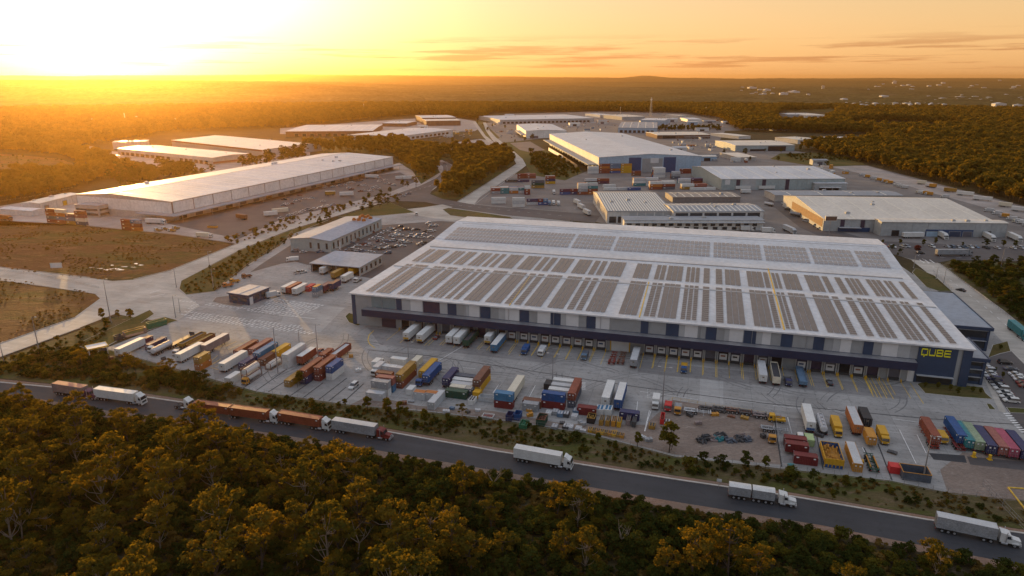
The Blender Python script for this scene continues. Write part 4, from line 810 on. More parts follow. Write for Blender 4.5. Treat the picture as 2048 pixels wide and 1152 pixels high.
def solar_array(s0, s1, d0, d1, pw=1.62, pl=1.66, gx=.22, gy=.26, tilt=.10, pm=None):
    b = MB(); nx = max(1, int((s1 - s0) / (pw + gx))); ny = max(1, int((d1 - d0) / (pl + gy)))
    px = (s1 - s0) / nx; py = (d1 - d0) / ny
    for j in range(ny):
        da = d0 + j * py; db = da + py - gy
        for i in range(nx):
            xa = s0 + i * px; xb = xa + px - gx; za = zr(da) + .16; zb = zr(db) + .16 + tilt
            b.add([(xa, da, za), (xb, da, za), (xb, db, zb), (xa, db, zb)], ((0, 1, 2, 3),), 0)
            b.add([(xa, db, zb), (xb, db, zb), (xb, db, zb - .25), (xa, db, zb - .25)], ((0, 1, 2, 3),), 1)
        b.add([(s0, da - gy + .01, zr(da) + .1), (s1, da - gy + .01, zr(da) + .1), (s1, da, zr(da) + .1), (s0, da, zr(da) + .1)], ((0, 1, 2, 3),), 1)
    me = bpy.data.meshes.new("solar_array"); me.from_pydata(b.v, [], b.f); me.polygons.foreach_set("material_index", b.m); me.materials.append(pm or solar); me.materials.append(M["solar frame"]); link("solar_array", me, wh)
for s0, s1 in bnds:
    lt_ = s1 - s0 < 6.2; kw = dict(pw=1.15, gx=.5, gy=.5) if lt_ else {}
    solar_array(s0, s1, d1a, d1b, **kw); solar_array(s0, s1, d2a, d2b, **kw)
bd = [wroof(*c5(835, 290))[0], wroof(*c5(1580, 330))[0], wroof(*c5(1830, 340))[0], wroof(1424, 500)[0], wroof(1526, 505)[0], wroof(1622, 515)[0], wroof(1716, 522)[0], wroof(1782, 528)[0]]
drow = [wroof(1400, y)[1] for y in (512, 505.5, 504, 498, 496.5, 490.5, 489, 483)]
for a, c in zip(bd[:-1], bd[1:]):
    for r0, r1 in ((0, 1), (2, 3), (4, 5), (6, 7)): solar_array(a + .8, c - .8, drow[r0], drow[r1], pm=solar_sheen, pw=1.5, pl=.95, gx=.42, gy=.55, tilt=.03)
# coloured cladding panels over the docks
FZ = lambda x, y: wfront(x, y)[0]
pan = []
for x0, x1, m in ((318, 400, "grey panel"), (425, 563, "teal panel"), (568, 600, "navy panel"), (600, 650, "mid panel"), (650, 722, "white panel"), (725, 820, "plum panel"), (820, 865, "mid panel"), (865, 917, "navy panel"), (917, 960, "grey panel"), (960, 990, "mid panel"), (990, 1050, "white panel"), (1055, 1115, "navy panel"), (1115, 1162, "grey panel"), (1162, 1200, "mid panel"), (1200, 1282, "white panel"), (1285, 1340, "navy panel"), (1340, 1388, "grey panel"), (1388, 1465, "white panel"), (1465, 1525, "navy panel"), (1525, 1555, "mid panel"), (1555, 1630, "white panel"), (1630, 1675, "grey panel"), (1675, 1730, "navy panel"), (1730, 1812, "white panel"), (1815, 1995, "grey panel"), (1995, 2040, "navy panel")):
    pan.append((FZ(600 + x0 / 2.924, 640), FZ(600 + x1 / 2.924, 640), m))
for x0, x1, m in ((-48, 28, "navy panel"), (30, 62, "mid panel"), (62, 140, "white panel"), (140, 187, "grey panel"), (187, 250, "navy panel"), (250, 297, "grey panel"), (297, 325, "mid panel"), (325, 408, "white panel"), (412, 485, "navy panel"), (485, 520, "mid panel"), (520, 572, "white panel"), (572, 632, "grey panel"), (632, 702, "navy panel"), (702, 825, "grey panel"), (825, 890, "navy panel"), (890, 942, "grey panel"), (942, 985, "mid panel"), (985, 1050, "white panel"), (1050, 1122, "grey panel"), (1122, 1182, "navy panel"), (1182, 1232, "grey panel"), (1232, 1330, "white panel"), (1330, 1403, "mid panel")):
    pan.append((FZ(1348 + x0 / 2.924, 660), FZ(1348 + x1 / 2.924, 660), m))
sQ0 = FZ(1348 + 1408 / 2.924, 740); sQ1 = FZ(1348 + 1640 / 2.924, 740)
ZP0, ZP1 = 8.4, 13.3
for i, (a, c, m) in enumerate(pan): MB().box(a + .03, -.10 - .02 * (i % 2), ZP0, c - .03, .02, ZP1).build("cladding_panel", M[m], wh)
MB().box(11, -.14, 7.2, sQ0 - .1, .02, ZP0 - .02).build("cladding_band", M["navy panel"], wh)
MB().box(-.1, -.16, 0, 1.6, .02, 13.4).build("cladding_panel", M["navy panel"], wh)
sC = FZ(600 + 400 / 2.924, 690)
cp = MB(); cp.box(sC, -3.9, 5.6, sQ0 - .6, .0, 5.85, 0).box(sC, -4.1, 5.5, sQ0 - .6, -3.9, 8.4, 0).box(sC, -3.9, 8.0, sQ0 - .6, -.15, 8.25, 1).box(sC, -3.9, 5.85, sC + .2, -.02, 8.0, 0).box(sQ0 - .8, -3.9, 5.85, sQ0 - .6, -.02, 8.0, 0); cp.build("dock_canopy", [M["navy cladding"], M["steel"]], wh)
MB().box(sQ0, -.35, 0, sQ1, .02, 13.5).build("sign_wall", M["navy panel"], wh)
MB().box(sQ1 + .05, -.2, 0, WL - 3.0, .02, 13.4).build("cladding_panel", M["grey panel"], wh)
MB().box(WL - 2.4, -.45, 0, WL + .35, .02, 13.3).build("cladding_panel", M["navy panel"], wh)
# the lettering
lt = empty("sign", (0, 0, 0)); lt.parent = wh
zl0, zl1 = wfront(1870, 711)[1], wfront(1870, 699)[1]; sl0, sl1 = FZ(1842, 704), FZ(1903, 709); zl0 -= .1; zl1 += .25
lw = (sl1 - sl0) / 4.0; lh = zl1 - zl0; st = lh * .2
def glyph(i, bars):
    b = MB(); x0 = sl0 + i * lw; w = lw * .84
    for k_, (a, z0, c, z1) in enumerate(bars): b.box(x0 + a * w, -.62 - .004 * k_, zl0 + z0 * lh, x0 + c * w, -.345, zl0 + z1 * lh)
    b.build("letter", M["sign yellow"], lt)
T_ = .17; H_ = .105
glyph(0, [(0, .0, H_, 1 - T_), (0.04, 1 - T_, .96, 1), (1 - H_, .0, 1, 1 - T_), (H_, 0, .42, T_), (.58, 0, 1 - H_, T_), (.42, -.22, .55, .12)])
glyph(1, [(0, .12, H_, 1), (1 - H_, .12, 1, 1), (.05, 0, .95, T_)])
glyph(2, [(0, 0, H_, 1), (H_, 1 - T_, .92, 1), (H_, .41, .92, .59), (H_, 0, .92, T_), (1 - H_, .1, 1, .42), (.86, .57, .97, .9)])
glyph(3, [(0, .1, H_, .9), (.06, 1 - T_, 1, 1), (H_, .41, .95, .59), (.06, 0, 1, T_)])
# glazed entrance strip under the sign
MB().box(sQ0 + .8, -.5, .4, sQ1 - .4, -.33, 2.7).build("window", M["window glass"], wh)
MB().box(sQ0 + .5, -1.6, 2.9, sQ1 - .2, -.33, 3.1).build("awning", M["mid panel"], wh)
# dock doors and their bays
dock_px = [(778, 0), (808, 1), (833, 1), (858, 1), (881, 1), (906, 1), (932, 1), (956, 1), (978, 1), (1000, 1)]
docks = []
for x, y in ((812, 652), (840, 656), (868, 660), (893, 663), (917, 666), (940, 669), (964, 672), (988, 674), (1003, 676)): docks.append(FZ(x, y + 4))
for x in (1024, 1048, 1068.5, 1090, 1111, 1133.5, 1156, 1178, 1202): docks.append(FZ(x, 680 + (x - 1024) * .1))
for x in (1298, 1322, 1346, 1370, 1394, 1419, 1445, 1469, 1496, 1524, 1551, 1601, 1630, 1658, 1686, 1714, 1742, 1785): docks.append(FZ(x, 712 + (x - 1298) * .1))
DOORM = ["dark opening", "navy cladding", "plum panel", "roller door"]
BIG = FZ(1240, 695)
for i, s in enumerate(docks):
    b = MB(); w = 1.75; b.box(s - w, -.12, .5, s + w, .03, 4.4, 0); b.box(s - w - .35, -.5, 0, s - w, .02, 4.6, 1).box(s + w, -.5, 0, s + w + .35, .02, 4.6, 1).box(s - w, -.55, 4.1, s + w, -.11, 4.62, 2).box(s - w, -.7, 0.0, s + w, -.11, .95, 3)
    d = b.build("dock_door", [M[DOORM[i % 4]], M["mid panel"], M["black rubber"], M["dark groove"]], wh)
    if i in (9, 10, 11, 12, 13, 14, 15, 16, 17, 18, 19, 20, 21, 22, 24, 25, 27, 29, 31, 33): MB().box(s - 1.35, -.2, .95, s + 1.35, -.125, 3.3).box(s - .9, -.22, 2.1, s + .7, -.2, 2.7, 1).build('door_panel', [M['white panel'], M[['brick red', 'dark groove', 'deep blue'][i % 3]]], d)
    MB().box(s - .18, -.75, 4.25, s + .18, -.56, 4.4).build("lamp", M["white panel"], d)
for x in (1240,): 
    b = MB(); b.box(BIG - 3.4, -.12, 0, BIG + 3.4, .03, 4.5, 0).box(BIG - 3.8, -.3, 0, BIG - 3.4, .02, 4.6, 1).box(BIG + 3.4, -.3, 0, BIG + 3.8, .02, 4.6, 1); b.build("roller_door", [M["white panel"], M["yellow steel"]], wh)
s7 = FZ(778, 648); b = MB(); b.box(s7 - 3.2, -.14, 0, s7 + 3.2, .03, 4.2); b.build("roller_door", M["plum panel"], wh)
MB().box(FZ(1822, 750) - 1.2, -.15, 0, FZ(1822, 750) + .9, .02, 4.0).build("door", M["white panel"], wh)
for x in range(11): 
    s = 14 + x * 18.3
    if s < sQ0 - 4: MB().bar((s, -.3, 7.2), (s, -.3, 13.6), .09, 6).build("downpipe", M["steel"], wh)
# painted bay lines in front of the docks: part of the paving
bl = MB()
def wpt(s, d, z=0.0): return WO + U * s + V * d + Vector((0, 0, z))
for s in docks:
    for e in (-2.1, 2.1):
        if rnd.random() < .93: strip([wpt(s + e, -2.2), wpt(s + e, -rnd.uniform(12.5, 15.5))], .17, .085, bl)
for e in (-3.4, -2.2, -1.0, .6, 2.5): strip([wpt(docks[-1] - 6 + e, -.5), wpt(docks[-1] - 6 + e, -17)], .2, .085, bl)
strip([wpt(docks[-1] + 5, -2), wpt(docks[-1] + 5, -18)], .2, .085, bl)
tag(bl.build("road_marking", M["yellow paint"]), kind="structure")
# yellow steel guards either side of each bay
gm = MB(); gm.bar((0, 0, 0), (0, 0, 1.15), .13, 7, 0).bar((0, -.9, 0), (0, -.9, 1.15), .13, 7, 0).bar((0, 0, .95), (0, -.9, .95), .1, 6, 0); gmesh = gm.mesh("bay_guard", M["yellow steel"])
for i, s in enumerate(docks):
    for e in (-2.05, 2.05):
        g = link("bay_guard", gmesh); p = wpt(s + e, -1.6); g.location = p; g.rotation_euler = (0, 0, UA); tag(g, "short yellow steel guard at the foot of a warehouse loading dock", "bay guard", "yellow guards at the loading docks")

# ---- navy office wings on the right end of the warehouse
def box_wing(name, label, FR, yg, BR, roof, x0, floors, BRd=None):
    h = height_at(*yg, FR[1]); s1, d0 = wloc(FR[0], FR[1], h); s2, d1 = wloc(BR[0], BR[1], h); W = s1 - x0; D = d1 - d0
    root = empty(name, wpt(x0, d0), UA); tag(root, label, "office wing")
    MB().box(0, .8, 0, W - .8, D, h - .5).build("wall", M["navy panel"], root)
    b = MB(); b.box(0, -.3, h - 1.0, W + .2, D + .3, h - .06, 0).box(.4, .1, h - .08, W - .2, D - .1, h, 1).box(0, -.3, h - .06, W + .2, .1, h + .25, 0).box(W - .2, .1, h - .06, W + .2, D + .3, h + .25, 0); b.build("roof", [M["navy panel"], M[roof]], root)
    fh = (h - 1.2) / floors
    for f in range(floors):
        z0 = f * fh + .5; 
        MB().box(.3, .62, z0 + .7, W - 1.6, .82, z0 + fh - .75).build("window", M["window glass"], root)
        MB().box(W - .82, 1.4, z0 + .7, W - .62, D - 2, z0 + fh - .75).build("window", M["window glass"], root)
        MB().box(.2, .3, z0 + fh - .72, W - 1.2, .8, z0 + fh - .5).build("sunshade", M["mid panel"], root); MB().box(W - .8, 1.2, z0 + fh - .72, W - .45, D - 1.5, z0 + fh - .5).build("sunshade", M["mid panel"], root)
    MB().box(W - 1.5, .4, 0, W - .6, 1.2, h - 1).build("column", M["navy panel"], root)
    return root
box_wing("office_wing", "navy office wing with a wide blue grey flat roof beside the solar warehouse", (1987, 657.5), (1978.6, 704), (1905.6, 586), "blue grey roof", WL + .6, 2)
box_wing("office_wing", "navy glazed entrance wing of three storeys at the sign end of the warehouse", (1980, 719.7), (1966, 772), (1937, 676), "grey roof", WL + .5, 3)

# ---- the long white warehouse on the left
lw_ = shed("long_warehouse", "long white panelled warehouse with a wide awning on the left beyond the entry road", (349, 442), 404, (785.5, 314), (195, 382), roof="white roof", wall="concrete wall", ridge='x', rise=2.6, peak=.62, sky=0)
W_, D_, H_L = lw_["wdh"]
for i in range(16): MB().box(W_ * i / 16 + .35, -.28, H_L * .42, W_ * (i + 1) / 16 - .35, .02, H_L * .96).build("cladding_panel", M["white wall"], lw_)
for i in range(17): MB().box(W_ * i / 16 - .3, -.2, H_L * .42, W_ * i / 16 + .3, .02, H_L * .985).build("column", M["brown cladding"], lw_)
MB().box(-.25, 1.0, H_L * .36, .02, D_ - 1, H_L * .95).build("cladding_panel", M["white wall"], lw_)
MB().box(-7, -9, H_L * .34, W_ + 7, .05, H_L * .395).build("awning", M["grey roof"], lw_)
MB().box(-8, -8, H_L * .345, -.02, D_ * .3, H_L * .39).build("awning", M["grey roof"], lw_)
for i in range(20): MB().box(W_ * (i + .3) / 20, -.2, .4, W_ * (i + .75) / 20, .02, H_L * .28).build("dock_door", M["roller door" if i % 3 else "dark opening"], lw_)
for i in range(12): MB().bar((W_ * i / 11, -8.4, 0), (W_ * i / 11, -8.4, H_L * .345), .2, 6).build("column", M["steel"], lw_)
rb = MB(); zt = lambda y: H_L + .38 + (2.6 * y / (D_ * .62) if y < D_ * .62 else 2.6 * (D_ - y) / (D_ * .38))
for y0, y1, x0, x1 in ((D_ * .62, D_ * .66, 0, W_), (D_ * .3, D_ * .302, 0, W_)): rb.add([(x0, y0, zt(y0) + .04), (x1, y0, zt(y0) + .04), (x1, y1, zt(y1) + .04), (x0, y1, zt(y1) + .04)], ((0, 1, 2, 3),), 1)
for i in range(1, 14):
    x = W_ * i / 14; rb.add([(x, .5, zt(.5) + .05), (x + .7, .5, zt(.5) + .05), (x + .7, D_ * .6, zt(D_ * .6) + .05), (x, D_ * .6, zt(D_ * .6) + .05)], ((0, 1, 2, 3),), 0)
rb.build("skylight", [M["skylight"], M["grey roof"]], lw_)
for i, (x, y) in enumerate(((.18, .9), (.62, .72), (.64, .74), (.85, .45))): 
    b = MB(); z = zt(y * D_); b.box(x * W_, y * D_, z - .1, x * W_ + 3, y * D_ + 2.4, z + 1.6).box(x * W_ + .4, y * D_ + .3, z + 1.6, x * W_ + 2.6, y * D_ + 2.1, z + 1.75); b.build("roof_unit", M["white panel"], lw_)
shed("office_building", "flat roofed two storey annex against the end of the long white warehouse", (200, 435), 412.4, (231, 405), (157.7, 408), roof="grey roof", wall="concrete wall", rise=.3, cat="office", feats=[('F', "window", .05, .95, .55, .72, "window glass", .1), ('L', "window", .05, .95, .55, .72, "window glass", .1), ('F', "window", .05, .95, .12, .34, "window glass", .1), ('L', "window", .05, .95, .12, .34, "window glass", .1)])
shed("storage_shed", "low cream storage shed behind the stacked containers on the far left", (82, 423), 407.4, (157.7, 388), (54.8, 404), roof="cream roof", wall="pale wall", rise=.8, cat="shed", feats=[('F', "door", .1, .2, 0, .6, "roller door"), ('F', "door", .55, .65, 0, .6, "yellow steel")])
shed("storage_shed", "flat white topped shelter standing in the yard on the far left edge", (0, 428), 418, (63, 422.5), (20, 413.5), roof="white roof", wall="pale wall", rise=.5, cat="shed")
# ---- sheds beyond it
shed("warehouse", "cream roofed warehouse with open docks behind the long white warehouse", (237, 309), 297, (425, 316), (300, 289.5), roof="cream roof", wall="concrete wall", rise=1.5, feats=[('F', "dock_door", .04, .6, 0, .5, "dark opening", .15, 10, .6), ('F', "dock_door", .68, .97, 0, .5, "dark opening", .15, 6, .6), ('F', "cladding_panel", 0, 1, .52, .98, "pale wall", .3), ('R', "cladding_panel", 0, 1, .1, .42, "brick red", .1)])
shed("warehouse", "broad cream warehouse with a rounded grey gable behind the cream roofed docks", (345, 292), 280.6, (524, 300), (417, 269), roof="cream roof", wall="mid panel", ridge='x', rise=3.0, peak=.75, feats=[('F', "cladding_panel", 0, 1, .75, .98, "brick red", .1)])
shed("warehouse", "pale roofed warehouse with a dark red wall beyond the wood on the left", (572, 273), 263, (745, 262), (610, 250), roof="white roof", wall="brown cladding", rise=1.0, feats=[('F', "dock_door", .1, .9, 0, .5, "dark opening", .15, 9, .5)])
shed("warehouse", "white curved roof warehouse with a glazed front behind the wood", (788, 284), 274, (905, 259.5), (722, 267), roof="white roof", wall="pale wall", rise=1.8, feats=[('F', "window", .05, .95, .15, .6, "window glass", .15, 12, .6), ('L', "awning", 0, .9, .42, .5, "grey roof", 4)])
shed("warehouse", "small white warehouse left of the brown gabled halls at the estate edge", (765, 253), 246.5, (813, 247), (750, 242), roof="white roof", wall="brown cladding", rise=.6)
shed("warehouse", "brown walled hall with a thin pale roof below the far woods", (845, 248), 236, (912, 235), (842, 231), roof="white roof", wall="brown cladding", rise=1, feats=[('F', "door", .1, .9, 0, .5, "dark opening", .1, 5, .5)])
shed("warehouse", "lower brown hall in front of the thin pale roofed hall", (853, 252), 242, (921, 241), (852, 238.5), roof="cream roof", wall="brown cladding", rise=.8)
shed("warehouse", "long low pale roofed warehouse closing the back of the estate", (1000, 247.5), 240, (1187.5, 236.5), (984, 231.5), roof="white roof", wall="grey wall", rise=1, sky=9, feats=[('F', "dock_door", .03, .97, 0, .45, "dark opening", .2, 22, .6)])
shed("warehouse", "white walled warehouse behind the planted corner near the far roundabout", (1052, 276.5), 262, (1133, 261.5), (1012, 249), roof="white roof", wall="white wall", ridge='y', rise=1.5, feats=[('L', "awning", .0, .6, .4, .5, "grey roof", 9), ('F', "door", .1, .3, 0, .3, "roller door")])
big = shed("warehouse", "very large blue walled warehouse with golden lit side behind the container stacks", (1197, 346), 315, (1403, 312.5), (1106, 268), roof="white roof", wall="blue wall", ridge='y', rise=3.2, peak=.5, feats=[('F', "cladding_panel", .29, .41, .0, .97, "deep blue", .2), ('F', "cladding_panel", .63, .75, .0, .97, "deep blue", .2), ('F', "cladding_panel", .42, .62, .0, .9, "grey panel", .15), ('F', "window", .5, .58, .6, .92, "white panel", .3), ('F', "door", .1, .2, 0, .6, "roller door"), ('L', "cladding_panel", 0, 1, .6, .98, "pale wall", .15), ('L', "awning", .02, .98, .46, .52, "grey roof", 11), ('L', "dock_door", .05, .95, 0, .42, "dark opening", .1, 16, .6)])
# corrugated hall in the middle
shed("factory_hall", "hall with a boldly striped corrugated roof and lean to offices in mid estate", (1214, 448), 423, (1345, 423), (1187, 384), roof="grey roof", wall="pale wall", ridge='x', rise=3.2, peak=.72, sky=24, cat="factory", feats=[('F', "window", .03, .3, .1, .6, "window glass", .1, 2, .8), ('F', "cladding_panel", .34, 1, .45, .95, "mid panel", .2, 5, .85), ('L', "cladding_panel", 0, 1, .3, .96, "concrete wall", .15, 6, .8)])
shed("factory_hall", "lower striped roof wing with open bays joined to the corrugated hall", (1346, 452), 424, (1528, 423), (1352, 408), roof="grey roof", wall="pale wall", ridge='x', rise=1.5, sky=18, cat="factory", feats=[('F', "window", .02, .98, .5, .92, "window glass", .12, 6, .86)])
shed("factory_office", "long flat roofed row of small white offices in front of the corrugated hall", (1248, 461), 441, (1528, 441), (1247, 433), roof="grey roof", wall="white wall", rise=.3, cat="office", feats=[('F', "window", .02, .98, .45, .75, "window glass", .1, 16, .55), ('F', "window", .02, .98, .08, .36, "window glass", .1, 14, .5), ('F', "awning", 0, 1, .8, .86, "mid panel", 3)])
shed("factory_hall", "dark walled hall with a stained roof behind the corrugated hall", (1345, 405), 395, (1481, 394.5), (1330, 385), roof="dark roof", wall="dark roof", rise=.6, sky=8, cat="factory")
kk = shed("warehouse", "pale roofed warehouse with white trailers at its front, left of the road train park", (1441.5, 380), 358.6, (1690, 357.5), (1401, 333), roof="white roof", wall="green grey wall", ridge='x', rise=3.4, peak=.68, sky=7, feats=[('F', "cladding_panel", .03, .07, .5, .97, "white panel", .1), ('F', "door", .12, .15, .35, .97, "plum panel"), ('F', "door", .33, .36, .35, .97, "plum panel"), ('F', "door", .52, .55, .0, .97, "plum panel"), ('F', "cladding_panel", .17, .28, .0, .97, "mid panel", .1)])
shed("warehouse_annex", "low box annex at the right front of the pale roofed warehouse", (1628, 380.5), 367, (1694.6, 367), (1611, 358), roof="white roof", wall="grey wall", rise=.3, cat="warehouse", feats=[('F', "awning", .15, .8, .4, .48, "white panel", 2.5), ('F', "dock_door", .15, .8, 0, .36, "dark opening", .15, 3, .8)])
ll = shed("warehouse", "cream striped roof warehouse with a glowing orange gable and blue dock panels", (1645, 462), 438, (1990, 444), (1567.6, 392), roof="cream roof", wall="grey wall", ridge='x', rise=4.6, peak=.68, sky=8, feats=[('F', "door", .1, .125, .35, .97, "plum panel"), ('F', "door", .22, .245, .35, .97, "plum panel"), ('F', "cladding_panel", .09, .28, 0, .34, "deep blue", .2), ('F', "awning", .09, .22, .34, .38, "mid panel", 3), ('L', "cladding_panel", .02, .75, .3, .97, "timber", .12)])  # left gable panel: the low sun's orange painted in as a timber colour
shed("warehouse_annex", "long grey front bay with blue dock doors on the cream striped warehouse", (1759.5, 471.5), 444, (2016, 447), (1747, 438), roof="cream roof", wall="grey wall", rise=.5, cat="warehouse", feats=[('F', "cladding_panel", .36, .74, 0, .5, "deep blue", .15), ('F', "dock_door", .09, .15, 0, .42, "dark opening"), ('F', "dock_door", .37, .46, 0, .36, "blue wall", .2), ('F', "dock_door", .55, .64, 0, .36, "navy panel", .2), ('F', "dock_door", .66, .73, 0, .36, "roller door", .2), ('F', "dock_door", .82, .88, 0, .42, "dark opening")])
shed("warehouse", "flat grey roofed warehouse just behind the cream striped warehouse", (1549, 403), 391, (1806, 391.5), (1537, 381.5), roof="grey roof", wall="concrete wall", rise=.8, sky=4)
shed("warehouse", "pale warehouse with a dark open bay below the right hand wood", (1470, 302.5), 291.3, (1590, 290.5), (1431, 281.5), roof="cream roof", wall="green grey wall", rise=1.2, feats=[('F', "door", .55, .85, 0, .85, "dark opening", .15), ('F', "door", .25, .5, 0, .35, "dark opening", .2)])
shed("warehouse", "small flat shed between the blue walled warehouse and the pale warehouse", (1475, 322), 315, (1513, 314.5), (1441, 306), roof="cream roof", wall="concrete wall", rise=.4)
shed("warehouse", "dark fronted low warehouse beyond the big blue walled warehouse", (1314, 277.5), 270.5, (1421, 269.7), (1290, 264.5), roof="cream roof", wall="brown cladding", rise=.8, feats=[('F', "door", .1, .35, 0, .8, "dark opening"), ('F', "awning", .5, 1, .4, .5, "mid panel", 3)])
shed("warehouse", "small pale warehouse at the edge of the scrub beyond the car lots", (1477, 278.5), 273, (1501.5, 272), (1447, 266), roof="cream roof", wall="pale wall", rise=.5)
shed("warehouse", "white box building with a golden side at the far centre of the estate", (1200, 236), 230, (1222, 229.5), (1192, 226.8), roof="white roof", wall="white wall", rise=.3)
shed("warehouse", "orange roofed low hall right of the far white box building", (1244, 240.5), 234, (1290, 233), (1225, 229.5), roof="cream roof", wall="grey wall", rise=.6)
shed("warehouse", "blue and white clad hall with a lit end below the lattice mast", (1281, 249), 240, (1329, 241), (1266.5, 235.7), roof="white roof", wall="blue wall", rise=.5, feats=[('F', "door", .2, .8, 0, .6, "white panel", .1, 4, .5)])
shed("warehouse", "wide grey roofed warehouse in the middle distance before the blue and white hall", (1236, 265), 255.5, (1315, 256.5), (1195, 243.5), roof="grey roof", wall="blue wall", rise=.8, feats=[('F', "dock_door", .05, .95, 0, .5, "dark opening", .15, 8, .6)])
shed("warehouse", "tiny sunlit hall right of the lattice mast", (1358.7, 237.5), 231.5, (1373, 231), (1338, 229.5), roof="cream roof", wall="pale wall", rise=.3)
shed("warehouse", "white gabled hall right of the tiny sunlit hall", (1375, 244), 239, (1403, 239), (1368, 235.5), roof="white roof", wall="white wall", rise=.8)
shed("warehouse", "grey hall in the upper clearing among the woods on the right", (1575, 234.5), 229, (1610, 229), (1570, 226.8), roof="white roof", wall="grey wall", rise=.8)
shed("warehouse", "long pale hall right of the grey hall in the upper clearing", (1612, 236.5), 231, (1656, 231), (1602, 226), roof="cream roof", wall="pale wall", rise=.5)
shed("warehouse", "long white hall in the lower clearing among the woods on the right", (1570, 250), 243.5, (1640, 243), (1559, 239.5), roof="white roof", wall="brown cladding", rise=.8)
shed("warehouse", "white hall left of two alone in the right hand woods", (1728, 257.5), 251, (1768, 250), (1716, 247.8), roof="white roof", wall="white wall", rise=.7)
shed("warehouse", "white hall with a dark doorway at the right of two in the right hand woods", (1800, 258.5), 253, (1825, 252), (1786, 249.6), roof="white roof", wall="white wall", rise=.7, feats=[('F', "door", .1, .5, 0, .7, "dark opening")])
shed("warehouse", "pale sheds with a sunny wall just left of the dense right hand wood", (1595, 288), 280, (1637, 278.5), (1561, 274.5), roof="cream roof", wall="pale wall", rise=.6)
shed("warehouse", "white warehouse half hidden by the dense right hand wood", (1670, 289), 281, (1741, 281), (1642, 273.8), roof="white roof", wall="white wall", rise=.8)
shed("warehouse", "small white hall in the woods on the far left beside a clearing", (136, 302), 294.5, (170, 295.5), (133, 292.3), roof="white roof", wall="pale wall", rise=.4)
shed("warehouse", "long thin sunlit shed in the woods on the left", (166, 308), 300.5, (231, 312), (168, 299), roof="cream roof", wall="pale wall", rise=.3)
shed("warehouse", "pink sunlit hall at the left of the cream warehouses", (227, 299), 285, (294, 283), (226, 282), roof="cream roof", wall="pale wall", rise=.4)
# small works buildings out in the woods
def far_z(x, y):
    r = math.hypot(x, y); a = math.degrees(math.atan2(x, y))
    if r < 2600 or abs(a) > 45: return 0.0
    i_ = int(round(math.log(r / 2450) / math.log(22500 / 2450) * (NR - 1))); j_ = int(round((a + 46) / 92 * (NA - 1))); return float(h[i_, j_]) + 8.0
frr = random.Random(5)
FARH = [(frr.uniform(1690, 1900), frr.uniform(209, 221), frr.uniform(3, 8), frr.uniform(1, 2)) for _ in range(24)] + [(frr.uniform(1840, 2046), frr.uniform(196, 206), frr.uniform(3, 8), frr.uniform(.9, 1.7)) for _ in range(14)] + [(frr.uniform(1480, 1620), frr.uniform(183, 194), frr.uniform(4, 8), frr.uniform(1.4, 2.2)) for _ in range(14)] + [(frr.uniform(1640, 2040), frr.uniform(174, 190), frr.uniform(4, 8), frr.uniform(1.2, 2)) for _ in range(26)]
for i, (x, y, w, h_) in enumerate([(1708, 217, 8, 2), (1725, 219, 9, 2), (1752, 216, 10, 2), (1790, 215, 9, 2), (1815, 213, 12, 2), (1835, 216, 8, 2), (1862, 218, 8, 2), (1888, 203, 12, 1.6), (1922, 201, 16, 1.6), (1950, 200, 10, 1.6), (1980, 202, 10, 1.6), (1568, 193, 14, 3), (1592, 191, 18, 3), (1505, 187, 14, 3), (1535, 189, 12, 3), (1690, 205, 12, 3), (1770, 199, 14, 3), (2000, 220, 20, 4), (2035, 223, 16, 4), (1740, 232, 10, 4), (150, 252, 24, 4), (180, 249, 14, 4), (4, 252, 30, 4), (300, 249, 10, 4), (330, 246, 14, 4), (350, 247, 14, 4)] + FARH):
    p = at(x, y); s = p.y * 1.05 / FPX; p.z = far_z(p.x, p.y); b = MB(); ww, hh = w * s, h_ * s * 1.1 + (4 if p.y < 2600 else 0); b.box(-ww / 2, 0, 0, ww / 2, ww * .6, hh, 0); b.prism([(-ww / 2 - .5, hh), (ww / 2 + .5, hh), (ww / 2, hh * 1.05), (0, hh * 1.3), (-ww / 2, hh * 1.05)], -.5, ww * .6 + .5, 'y', 1)
    o = b.build("far_house", [M["pale wall"], M["white roof"]]); o.location = p; o.rotation_euler = (0, 0, rnd.uniform(-.5, .5)); tag(o, "tiny pale building far off among the woods of the plain", "building", "far buildings on the plain")

# ---- site office, truck shelter, gatehouse
oo = shed("site_office", "grey gabled office with narrow windows beside the staff car park", (582.4, 500), 476, (660.4, 482.8), (753.4, 437.4), roof="shed roof", wall="green grey wall", ridge='y', rise=1.3, cat="office", h=height_at(662, 505.5, 482.8), feats=[('F', "window", .48, .53, .28, .8, "window glass"), ('F', "window", .68, .73, .28, .8, "window glass"), ('F', "window", .88, .93, .28, .8, "window glass"), ('R', "window", .04, .98, .25, .8, "window glass", .12, 12, .3), ('R', "door", .14, .17, 0, .6, "white panel")])
o, ang, W, D, h = geom((623, 544), 527, (718.5, 535.4), (663, 504.3)); cv = empty("truck_shelter", o, ang); tag(cv, "open fronted truck shelter with a grey roof next to the grey office", "shelter"); 
MB().add([(-.6, -.6, h), (W + .6, -.6, h), (W + .6, D + .6, h + .6), (-.6, D + .6, h + .6), (-.6, -.6, h + .4), (W + .6, -.6, h + .4), (W + .6, D + .6, h + 1.0), (-.6, D + .6, h + 1.0)], ((4, 5, 6, 7), (0, 3, 2, 1), (0, 1, 5, 4), (1, 2, 6, 5), (2, 3, 7, 6), (3, 0, 4, 7))).build("roof", M["shed roof"], cv)
MB().box(W - .25, 0, 0, W, D, h).build("wall", M["grey wall"], cv); MB().box(0, D - .25, 0, W - .26, D, h).build("wall", M["brown cladding"], cv); MB().box(0, 0, .0, .2, D * .5, h).build("wall", M["navy panel"], cv)
